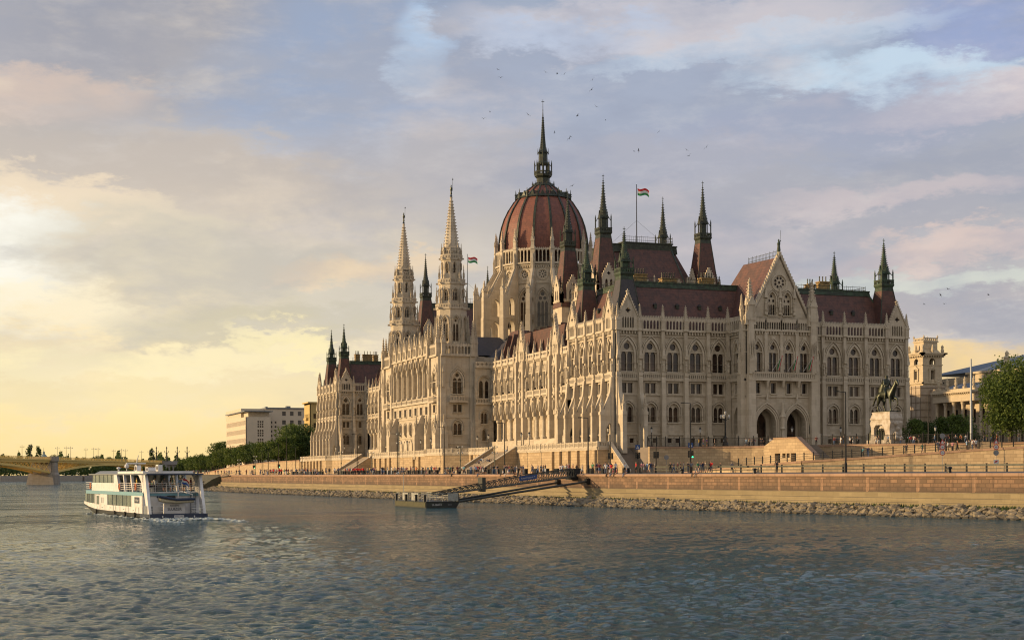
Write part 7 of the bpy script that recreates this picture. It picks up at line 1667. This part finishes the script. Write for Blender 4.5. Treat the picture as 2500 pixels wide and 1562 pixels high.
# ================================================================== NORTHERN BUILDINGS
MAT['office'] = plain('pale_office_limestone', (.58,.49,.36), .85, 0, .3, .3, (.52,.44,.33)); MAT['yellow'] = plain('yellow_render', (.52,.38,.14), .85, 0, .3, .3, (.42,.30,.12))
def blockwin(m, gm, T, L, z0, rows, cols, w, h, dz, zt, x0=0., pitch=None, d=.35):
    p = MB(T); hs = []
    pitch = pitch or (L-2*x0)/cols
    for r_ in range(rows):
        for c_ in range(cols): cx_ = x0+(c_+.5)*pitch; hs.append(rect(cx_-w/2,cx_+w/2,z0+r_*dz,z0+r_*dz+h))
    p.plate(rect(0,L,4,zt), hs, 0, d, back=False); m.merge(p)
    g = MB(T); g.add([(0.2,d-.03,5),(L-.2,d-.03,5),(L-.2,d-.03,zt-.2),(.2,d-.03,zt-.2)],[(0,1,2,3)]); gm.merge(g)
of = empty('office_building', (0,412,5), label='pale boxy modernist office block with rows of small windows beyond the trees', cat='office building')
m = MB(Matrix.Translation((0,-412,-5))); g = MB(Matrix.Translation((0,-412,-5)))
def TT(x, y, rz): return Matrix.Translation((x,y,0)) @ Matrix.Rotation(rz,4,'Z')
m2 = MB(); g2_ = MB()
blockwin(m2, g2_, TT(-.5,465,-PI/2), 53, 11.5, 5, 34, .62, 2.1, 4.0, 31.2, .8)
p = MB(TT(-.5,412,0)); hs = []
for r_ in range(5):
    for a_ in range(3):
        for b_ in range(3): hs.append(rect(5.4+a_*1.0,6.1+a_*1.0,10.2+r_*4.05+b_*1.1,11.0+r_*4.05+b_*1.1))
p.plate(rect(0,11.6,4,31.2), hs, 0, .35, back=False); m2.merge(p); g2_.add([(0,412.3,5),(11,412.3,5),(11,412.3,31),(0,412.3,31)],[(0,1,2,3)])
blockwin(m2, g2_, TT(11.1,426,0), 6.0, 12, 9, 2, .8, .95, 2.1, 35.6, 2.0, 1.9); blockwin(m2, g2_, TT(17.1,426,0), 28, 16, 5, 7, 1.7, 2.0, 4.1, 35.6, 1.0)
m2.box(11.0,11.1,412,426,4,31.2); m2.box(-.3,11.1,412.4,464,31.0,31.2); m2.box(0,44,427,470,31,35.6); m2.box(-1.2,12,411.6,464,33.6,34.0,1); m2.box(1.2,10.8,415,462,31.2,33.6); m2.box(11.2,45,425.6,470,35.6,36.2,1); m2.box(24,26,440,443,36.2,37.6,1); m2.box(14,15,440,443,36.2,37.2,1)
mm_ = MB(Matrix.Translation((0,-412,-5))); mm_.v = []; mm_.merge(m2, Matrix.Translation((0,-412,-5))); mm_.build('office_wall', [MAT['office'], MAT['roofgrey']], of)
gg_ = MB(); gg_.merge(g2_, Matrix.Translation((0,-412,-5))); gg_.build('window_glass', plain('grey_office_glass', (.10,.09,.075), .2, 0, .3), of)
ap = empty('apartment_building', (30,335,5), label='narrow yellow apartment block peeking out beside the far pavilion', cat='apartment building'); m2 = MB(); g2_ = MB()
ax_, ay_ = at(757,640); ax2, ay2 = at(792,640)
T = Matrix.Translation((ax_,ay_,0)); L = 22
blockwin(m2, g2_, T @ Matrix.Rotation(0,4,'Z'), L, 9, 6, 7, 1.1, 2.0, 3.9, 35.0, .6); T3 = Matrix.Translation((ax_,ay_+11,0)) @ Matrix.Rotation(-PI/2,4,'Z'); blockwin(m2, g2_, T3, 11, 9, 6, 4, 1.0, 2.0, 3.9, 35.0, .6)
m2.box(ax_,ax_+L,ay_+.4,ay_+11,34.4,35.0); m2.box(ax_-1,ax_+5,ay_-1,ay_+11,35.0,35.5); 
for r_ in range(6): m2.box(ax_-1.0,ax_+.0,ay_+3,ay_+8,8.4+r_*3.9,9.4+r_*3.9); 
ap.location = (ax_, ay_, 5); a2 = MB(); a2.merge(m2, Matrix.Translation((-ax_,-ay_,-5))); a2.build('apartment_wall', MAT['yellow'], ap); a2 = MB(); a2.merge(g2_, Matrix.Translation((-ax_,-ay_,-5))); a2.build('window_glass', MAT['glass'], ap)

# ================================================================== BRIDGE
P0 = Vector((-113,498,0)); P1 = Vector((-8.4,701.6,0)); dB = (P1-P0); 
pierP = Vector((*at(105,803),0)); abut = Vector((*at(379,968),0)); dB = (abut-pierP); LB = dB.length; u = dB.normalized(); nB = Vector((u.y,-u.x,0))    # toward the camera side
if nB.dot(FWD) > 0: nB = -nB
angB = math.atan2(u.y,u.x); br = empty('river_bridge', pierP, angB, label='long yellow steel arch bridge on stone piers crossing the river far upstream', cat='bridge')
MAT['bridge'] = plain('yellow_bridge_paint', (.85,.58,.16), .6, 0, .3, .3, (.75,.5,.14)); MAT['bstone'] = stone('grey_pier_stone', (.40,.35,.29), (.33,.29,.24), 2.4, .9, .04, .6, .5, (.2,.16,.12), .5)
WB = 5.0; sgn = -1   # local -y faces the camera when u points north-east
def zdeck(x): return 13.3-.0030*x
m = MB()
for (a, b) in ((-170,0),(0,LB)):
    m.add([(a,-WB,zdeck(a)-1.6),(b,-WB,zdeck(b)-1.6),(b,WB,zdeck(b)-1.6),(a,WB,zdeck(a)-1.6),(a,-WB,zdeck(a)),(b,-WB,zdeck(b)),(b,WB,zdeck(b)),(a,WB,zdeck(a))],[(3,2,1,0),(4,5,6,7),(0,1,5,4),(1,2,6,5),(2,3,7,6),(3,0,4,7)])
    m.add([(a,-WB-.6,zdeck(a)-.5),(b,-WB-.6,zdeck(b)-.5),(b,-WB,zdeck(b)-.5),(a,-WB,zdeck(a)-.5),(a,-WB-.6,zdeck(a)+.2),(b,-WB-.6,zdeck(b)+.2),(b,-WB,zdeck(b)+.2),(a,-WB,zdeck(a)+.2)],[(3,2,1,0),(4,5,6,7),(0,1,5,4),(1,2,6,5),(2,3,7,6),(3,0,4,7)])
m.build('deck', MAT['bridge'], br)
par = MB()
for k in range(int((LB+170)/2.2)):
    x = -170+k*2.2; par.box(x,x+.3,-WB-.55,-WB-.35,zdeck(x)+.1,zdeck(x)+1.3); par.box(x+.9,x+1.3,-WB-.5,-WB-.4,zdeck(x)+.3,zdeck(x)+1.1)
par.box(-170,LB,-WB-.6,-WB-.3,15.55,15.75) if False else None
for (a, b) in ((-170,0),(0,LB)): par.tube((a,-WB-.45,zdeck(a)+1.3),(b,-WB-.45,zdeck(b)+1.3),.14,n=4); par.tube((a,-WB-.45,zdeck(a)+.7),(b,-WB-.45,zdeck(b)+.7),.1,n=4)
par.build('parapet', MAT['bridge'], br)
def archspan(xa, xb, z0, zc):
    for yy in (-WB+.3, 0, WB-.3):
        m = MB(); n = 26; prev = None
        def zr(f): return z0+(zc-z0)*(1-(2*f-1)**2)
        for k in range(n):
            f0, f1 = k/n, (k+1)/n; x0, x1 = xa+(xb-xa)*f0, xa+(xb-xa)*f1; za, zb = zr(f0), zr(f1)
            m.add([(x0,yy-.5,za-.7),(x1,yy-.5,zb-.7),(x1,yy+.5,zb-.7),(x0,yy+.5,za-.7),(x0,yy-.5,za+.35),(x1,yy-.5,zb+.35),(x1,yy+.5,zb+.35),(x0,yy+.5,za+.35)],[(3,2,1,0),(4,5,6,7),(0,1,5,4),(2,3,7,6)])
            top0, top1 = zdeck(x0)-1.6, zdeck(x1)-1.6
            if top0-za > .9:
                m.tube((x0,yy,za),(x0,yy,top0),.16,n=4)
                if top1-zb > .5: m.tube((x0,yy,za+.3),(x1,yy,top1),.13,n=4); m.tube((x0,yy,top0),(x1,yy,zb+.3),.13,n=4)
        m.build('arch_rib', MAT['bridge'], br)
archspan(3,LB-2,6.6,11.2); archspan(-160,-3,6.6,11.2)
p = MB(); p.frust(0,0,-2,6.0,4.0,8.0,3.2,6.6); p.frust(0,0,6.0,12.4,2.6,5.6,2.4,5.4); p.box(-2.9,2.9,-WB-1.2,WB+1.2,12.4,14.8); p.lathe([(3.6,-2),(3.0,5.4),(2.4,6.4),(1.9,11.8),(2.6,12.4),(2.6,15.0)],10,0,-WB-1.0); p.build('pier', MAT['bstone'], br)
p = MB(); p.box(LB-2,LB+4.5,-WB-1.2,WB+1.2,-2,12); p.box(LB-2.6,LB+60,-WB-1.4,WB+1.4,11.4,13.9); p.box(LB+4.5,LB+60,-WB,WB,-1,11.4); p.build('abutment', MAT['bstone'], br)
def bridge_lamp(x, dark):
    T = Matrix.Translation(pierP) @ Matrix.Rotation(angB,4,'Z'); q = T @ Vector((x,-WB-.3 if dark != 2 else WB-.3,0))
    return (q.x,q.y,zdeck(x)+.2)
lp = None
for i, px in enumerate((51,75,139,150,160,207,218,229,276,286,296,345,354,363)):
    d = ray(px); f = (px-105)/(379-105.); 
    # intersect the view ray with the bridge line
    A2 = Vector((CX,CY)); det = d[0]*(-u.y)-d[1]*(-u.x); rx, ry = pierP.x-CX, pierP.y-CY; t_ = (rx*(-u.y)-ry*(-u.x))/det; x = (CX+d[0]*t_-pierP.x)*u.x+(CY+d[1]*t_-pierP.y)*u.y
    if lp is None:
        lp = empty('bridge_lamp'); m = MB(); m.lathe([(.28,0),(.2,1.4),(.12,1.6),(.08,6.6)],6); m.tube((-1.0,0,6.2),(1.0,0,6.2),.07,n=4); m.build('post', MAT['greypole'], lp)
        for s in (-1,0,1): g = MB(); g.lathe([(.04,6.0 if s else 6.6),(.2,6.3 if s else 6.85),(.04,6.75 if s else 7.3)],6,s*1.0,0); g.build('lamp_glass', MAT['lampglass'], lp)
        o = lp
    else: o = copy_tree(lp)
    o.location = bridge_lamp(x, 2 if i % 3 == 1 else 0); o.rotation_euler = (0,0,-HEAD); tag(o, 'ornate twin armed lamp post on the yellow bridge', 'street lamp', 'lamp posts along the bridge')
cd = None
for px, lb in ((382,'nearest the bridge abutment edge'),(407,'second along the abutment'),(433,'third along the abutment'),(457,'last before the tree row')):
    if cd is None:
        cd = empty('bridge_candelabrum'); m = MB(); m.lathe([(.9,0),(.9,1.4),(.55,1.7),(.45,5),(.7,5.2),(.3,5.6),(.25,8.2),(.5,8.4),(.1,9.4)],8); m.build('column', MAT['dark'], cd)
        for s in (-1,1): g = MB(); g.tube((0,0,5.2),(s*1.3,0,5.8),.1,n=4); g.lathe([(.05,5.7),(.3,6.1),(.05,6.6)],6,s*1.3,0); g.build('lamp_arm', MAT['dark'], cd)
        o = cd
    else: o = copy_tree(cd)
    o.location = (*at(px,965),13.6); o.rotation_euler = (0,0,-HEAD); tag(o, 'dark monumental candelabrum '+lb, 'street lamp', 'dark candelabra at the bridge end')
# ================================================================== FAR BANK, HILLS
FB = [(*at(-700,1500),4.6),(*at(-250,1330),4.6),(*at(0,1235),4.6),(*at(200,1260),4.6),(*at(420,1330),4.6),(*at(600,1700),4.6)]
m = MB(); wallstrip(m, FB, -1, 4.6, 4, 0); m.build('river_bank', MAT['bstone'], kind='structure'); 
m = MB(); Vb = [(p[0],p[1],4.5) for p in FB]; far = [(p[0]+FWD.x*2500+ (p[0]-CX)*1.2,p[1]+FWD.y*2500,4.6) for p in FB]
for i in range(len(Vb)-1): m.add([Vb[i],Vb[i+1],far[i+1],far[i]],[(0,1,2,3)])
m.build('ground', MAT['earth'], kind='structure')
rng = random.Random(31); cr = MB(); V = cr.v; F_ = cr.f
for _ in range(15000):
    px = rng.uniform(-120,470); t_ = rng.uniform(1275,1420) + (60 if px > 380 else 0); hmax = 17+4*math.sin(px*.05)+3*math.sin(px*.13+1)+2.5*math.sin(px*.31)+rng.uniform(-1.5,1.5); x, y = at(px,t_); z = 4.8+(hmax-4.8)*rng.random()**.7; s = rng.uniform(.6,1.5)
    a = Vector((rng.gauss(0,1),rng.gauss(0,1),rng.gauss(0,.7))).normalized(); b = a.orthogonal().normalized(); c = a.cross(b); P = Vector((x,y,z)); i = len(V); V += [tuple(P-b*s),tuple(P+c*s*.7),tuple(P+b*s),tuple(P-c*s*.7)]; F_.append((i,i+1,i+2,i+3)); cr.m.append(0)
cr.build('treeline', MAT['leafd'], kind='stuff', label='dark mass of trees on the far island bank under the bridge', cat='woods')
for (px, t_, s, lb) in ((74,1480,1.35,'pointed dark tree clump above the bridge pier'),(94,1500,1.3,'second pointed tree above the bridge pier'),(15,1500,1.1,'rounded far tree at the river bend'),(130,1520,1.15,'rounded far tree past the little dome'),(204,1520,1.0,'single far tree over the bridge deck'),(240,1540,1.1,'far bushy tree before the pale hill'),(266,1500,1.0,'far tree on the edge of the pale hill'),(370,1500,1.2,'far tree close to the first candelabrum')):
    tree('tall2' if s < 1.2 else 'slim', *at(px,t_), 5.5, s*(1.05 if s < 1.2 else 3.0), lb)
m = MB(Tm(*at(107,1700))); m.lathe([(5,5),(5,20),(5.6,20.5),(5.2,22.5),(4.2,25.5),(2.2,28),(1.2,28.8),(1.2,31),(.3,32),(.1,36)],14); m.build('domed_tower', plain('pale_green_dome', (.25,.3,.26), .7), label='tiny pale domed water tower on the horizon behind the bridge pier', cat='tower')
def hill(px0, px1, t_, h, mat, lb):
    m = MB(); n = 40; rows = 5
    for j in range(rows+1):
        for k in range(n+1):
            f = k/n; px = px0+(px1-px0)*f; x, y = at(px, t_+j*t_*.05); z = 5+h*math.sin(PI*f)**1.3*math.sin(PI*(.1+.8*j/rows))*(1+.08*math.sin(k*1.3+px0)); m.v.append((x,y,z))
    for j in range(rows):
        for k in range(n): a = j*(n+1)+k; m.f.append((a,a+1,a+n+2,a+n+1)); m.m.append(0)
    m.build('hill', mat, kind='structure', smooth=True)
hill(225,335,6500,80,plain('hazy_far_hill', (.16,.19,.17), .9, 0, .2, .01),''); hill(-400,260,5200,38,plain('wooded_far_hill', (.05,.07,.04), .9, 0, .3, .01),''); hill(300,800,4200,30,MAT['leafd'],'')  # first hill: distance haze put into its pale colour
# crowd on the far road, before the tree row
rng = random.Random(12)
for k in range(24):
    px = rng.uniform(455,572); x, y = at(px, rng.uniform(560,660)); person(x, y, 5.0, rng.uniform(0,6.28), 'in the distant road crowd', group='distant crowd past the wall end')
if HAZE:
    hz = MB(); hz.box(-2500,2500,-500,3000,-3.0,180); hm_ = bpy.data.materials.new('evening_haze'); hm_.use_nodes = True; nt = hm_.node_tree; nt.nodes.clear(); oo = nt.nodes.new('ShaderNodeOutputMaterial'); pv = nt.nodes.new('ShaderNodeVolumePrincipled'); pv.inputs['Color'].default_value = (.95,.88,.78,1); pv.inputs['Density'].default_value = .00022; nt.links.new(pv.outputs[0], oo.inputs['Volume'])
    hz.build('haze', hm_, kind='stuff')
print('people', NP[0])
for _o in bpy.data.objects:
    if len(_o.get('label','').split()) > 16 or len(_o.get('label','').replace('-',' ').split()) > 16: print('LONG', _o.name, _o['label'])
# ------------------------------------------------------------------ light, sky
SUN_AZ_N = R(19)      # degrees north of the building's west
SUN_EL = R(11)
sd = Vector((-math.cos(SUN_AZ_N)*math.cos(SUN_EL), math.sin(SUN_AZ_N)*math.cos(SUN_EL), math.sin(SUN_EL)))
ld = bpy.data.lights.new('sun', 'SUN'); ld.energy = 5.0; ld.angle = R(.6); ld.color = (1.0, .70, .38)
lo = bpy.data.objects.new('sun', ld); COL.objects.link(lo); lo.rotation_euler = sd.to_track_quat('Z', 'Y').to_euler(); lo.location = (-200, 0, 200)
w = bpy.data.worlds.new('World'); SC.world = w; w.use_nodes = True
t = NT(w.node_tree); w.node_tree.nodes.clear()
out = t.n('ShaderNodeOutputWorld'); bg = t.n('ShaderNodeBackground'); t.l(bg.outputs[0], out.inputs[0])
tc = t.n('ShaderNodeTexCoord'); d = tc.outputs['Generated']
sky = t.n('ShaderNodeTexSky'); sky.sky_type = 'NISHITA'; sky.sun_disc = False; sky.sun_elevation = SUN_EL
sky.sun_rotation = math.atan2(sd.x, sd.y)
sp = t.n('ShaderNodeSeparateXYZ'); t.l(d, sp.inputs[0])
x, y, z = sp.outputs
# azimuth measured so that 0 = north (+Y), positive east
az = t.math('ARCTAN2', x, y); azr = t.math('SUBTRACT', az, HEAD)      # 0 straight ahead
el = t.math('ARCSINE', z)
e = t.math('DIVIDE', el, R(18.5), clamp=True)
warpv = t.n('ShaderNodeCombineXYZ'); t.l(azr, warpv.inputs[0]); t.l(t.math('MULTIPLY', el, 2.6), warpv.inputs[1])
mp = t.n('ShaderNodeMapping'); mp.inputs['Rotation'].default_value = (0,0,R(-12)); t.l(warpv.outputs[0], mp.inputs[0])
def nz(scale, detail, rough, dist, off):
    m2 = t.n('ShaderNodeMapping'); m2.inputs['Location'].default_value = off; t.l(mp.outputs[0], m2.inputs[0])
    return t.noise(m2.outputs[0], scale, detail, rough, dist)
n1 = nz(3.2, 5, .5, .2, (1.3,.4,0)); n2 = nz(7., 7, .58, .15, (5.1,2.4,0)); n3 = nz(20., 6, .65, .1, (9.7,7.1,0))
ew = t.math('ADD', e, t.math('MULTIPLY', t.math('SUBTRACT', n1, .5), .25), clamp=True)
left = t.ramp(ew, [(0, lin((252,218,146))), (.16, lin((254,232,176))), (.34, lin((248,227,186))), (.55, lin((226,210,188))), (.78, lin((176,172,176))), (1, lin((146,154,174)))])
right = t.ramp(ew, [(0, lin((250,205,120))), (.13, lin((242,210,160))), (.22, lin((200,192,190))), (.5, lin((173,170,174))), (.75, lin((158,166,184))), (1, lin((140,157,184)))])
lr = t.mapr(t.math('ADD', azr, t.math('MULTIPLY', t.math('SUBTRACT', n1, .5), .2)), -.27, .1)
base = t.mix(lr, left, right)
# cloud masses and openings, placed by direction (azimuth from view heading, elevation), edges torn by noise
wx = t.math('ADD', azr, t.math('MULTIPLY', t.math('SUBTRACT', n1, .5), .16)); wx = t.math('ADD', wx, t.math('MULTIPLY', t.math('SUBTRACT', n2, .5), .05))
wx = t.math('ADD', wx, t.math('MULTIPLY', t.math('SUBTRACT', n3, .5), .07))
wy = t.math('ADD', el, t.math('MULTIPLY', t.math('SUBTRACT', n2, .5), .05)); wy = t.math('ADD', wy, t.math('MULTIPLY', t.math('SUBTRACT', n3, .5), .055))
col = base
BL = [(500,110,430,150,(156,155,163),.7,0),(100,240,240,50,(218,194,176),.7,.1),(800,190,300,170,(150,167,196),.75,0),(1035,125,75,75,(186,210,236),.75,0),(1380,230,480,110,(166,173,192),.55,0),(1620,60,430,60,(214,205,206),.65,0),(2400,60,280,90,(150,163,202),.8,0),
 (1850,110,330,30,(194,208,224),.6,.1),(2150,200,300,55,(200,220,236),.8,-.12),(2380,255,300,45,(222,203,198),.8,.15),(1900,340,480,80,(158,164,186),.65,.1),(1500,430,400,80,(178,174,180),.5,0),(2050,530,420,80,(170,168,178),.6,0),(2250,470,300,30,(214,196,194),.5,.1),(2320,600,280,34,(226,200,188),.7,.12),(2250,690,360,30,(212,216,204),.7,0),(2380,760,330,40,(170,165,172),.75,0),(2350,900,330,60,(250,212,138),.85,0),
 (1000,430,330,110,(182,176,178),.6,0),(330,400,480,90,(190,178,168),.7,-.1),(140,480,210,45,(244,222,190),.7,-.1),(20,620,180,100,(255,252,240),.9,-.1),(130,740,280,45,(250,236,204),.7,-.15),(520,650,400,110,(205,196,178),.75,-.1),(640,800,280,50,(198,189,166),.75,0),(850,650,220,35,(238,208,170),.65,0),(260,880,520,35,(253,238,190),.6,0),(720,870,130,32,(251,234,182),.85,-.5),(1000,760,300,90,(204,196,186),.5,0),(300,960,500,40,(240,222,176),.5,0),(1650,640,420,60,(180,174,184),.5,0),(1400,80,200,40,(180,200,228),.5,0)]
for (px, py, rx, ry, c, s_, sl) in BL:
    a0 = math.atan((px-1250)/3696.); e0 = math.atan((1155-py)/3696.*math.cos(a0)); ra, re = rx/3696., ry/3696.
    u_ = t.math('MULTIPLY', t.math('SUBTRACT', wx, a0), 1/ra); v_ = t.math('MULTIPLY', t.math('ADD', t.math('SUBTRACT', wy, e0), t.math('MULTIPLY', t.math('SUBTRACT', wx, a0), -sl)), 1/re)
    q_ = t.math('ADD', t.math('MULTIPLY', u_, u_), t.math('MULTIPLY', v_, v_))
    col = t.mix(t.mapr(q_, 2.0, .25, 0, s_), col, lin(c))
# finer cloud texture: soft darker undersides and paler ridges
col = t.mix(t.math('MULTIPLY', t.mapr(n2, .47, .62), t.mapr(e, .05, .35, 0, .42)), col, t.mix(lr, lin((180,174,172)), lin((146,152,172))))
col = t.mix(t.mapr(nz(9., 7, .62, .1, (2.2,8.8,0)), .5, .72, 0, .26), col, t.mix(lr, lin((252,232,200)), lin((224,206,200))))
col = t.mix(t.mapr(n3, .45, .75, 0, .14), col, lin((240,230,220)))
# unseen sky: blue grey zenith and warm far side, brightened as added fill
zen = t.mapr(el, R(20), R(70)); col = t.mix(zen, col, lin((165,176,198)))
back = t.mapr(t.math('ABSOLUTE', azr), 1.2, 2.8); col = t.mix(t.math('MULTIPLY', back, .55), col, lin((225,214,204)))
mx = t.n('ShaderNodeMix', data_type='RGBA'); mx.blend_type = 'ADD'; mx.inputs[0].default_value = 1.0
sc1 = t.n('ShaderNodeVectorMath', operation='SCALE'); t.l(sky.outputs[0], sc1.inputs[0]); sc1.inputs['Scale'].default_value = .12
sc2 = t.n('ShaderNodeVectorMath', operation='SCALE'); t.l(col, sc2.inputs[0]); sc2.inputs['Scale'].default_value = 9.2
t.l(sc1.outputs[0], mx.inputs[6]); t.l(sc2.outputs[0], mx.inputs[7])
t.l(mx.outputs[2], bg.inputs['Color']); bg.inputs['Strength'].default_value = .1
SC.view_settings.view_transform = 'Standard'; SC.view_settings.look = 'None'; SC.view_settings.exposure = .13; SC.view_settings.gamma = 1
SC.cycles.max_bounces = 5; SC.cycles.diffuse_bounces = 2; SC.cycles.glossy_bounces = 2; SC.cycles.transparent_max_bounces = 4; SC.cycles.volume_bounces = 0
SC.cycles.use_denoising = True; SC.cycles.pixel_filter_type = 'BLACKMAN_HARRIS'; SC.cycles.filter_width = 1.15
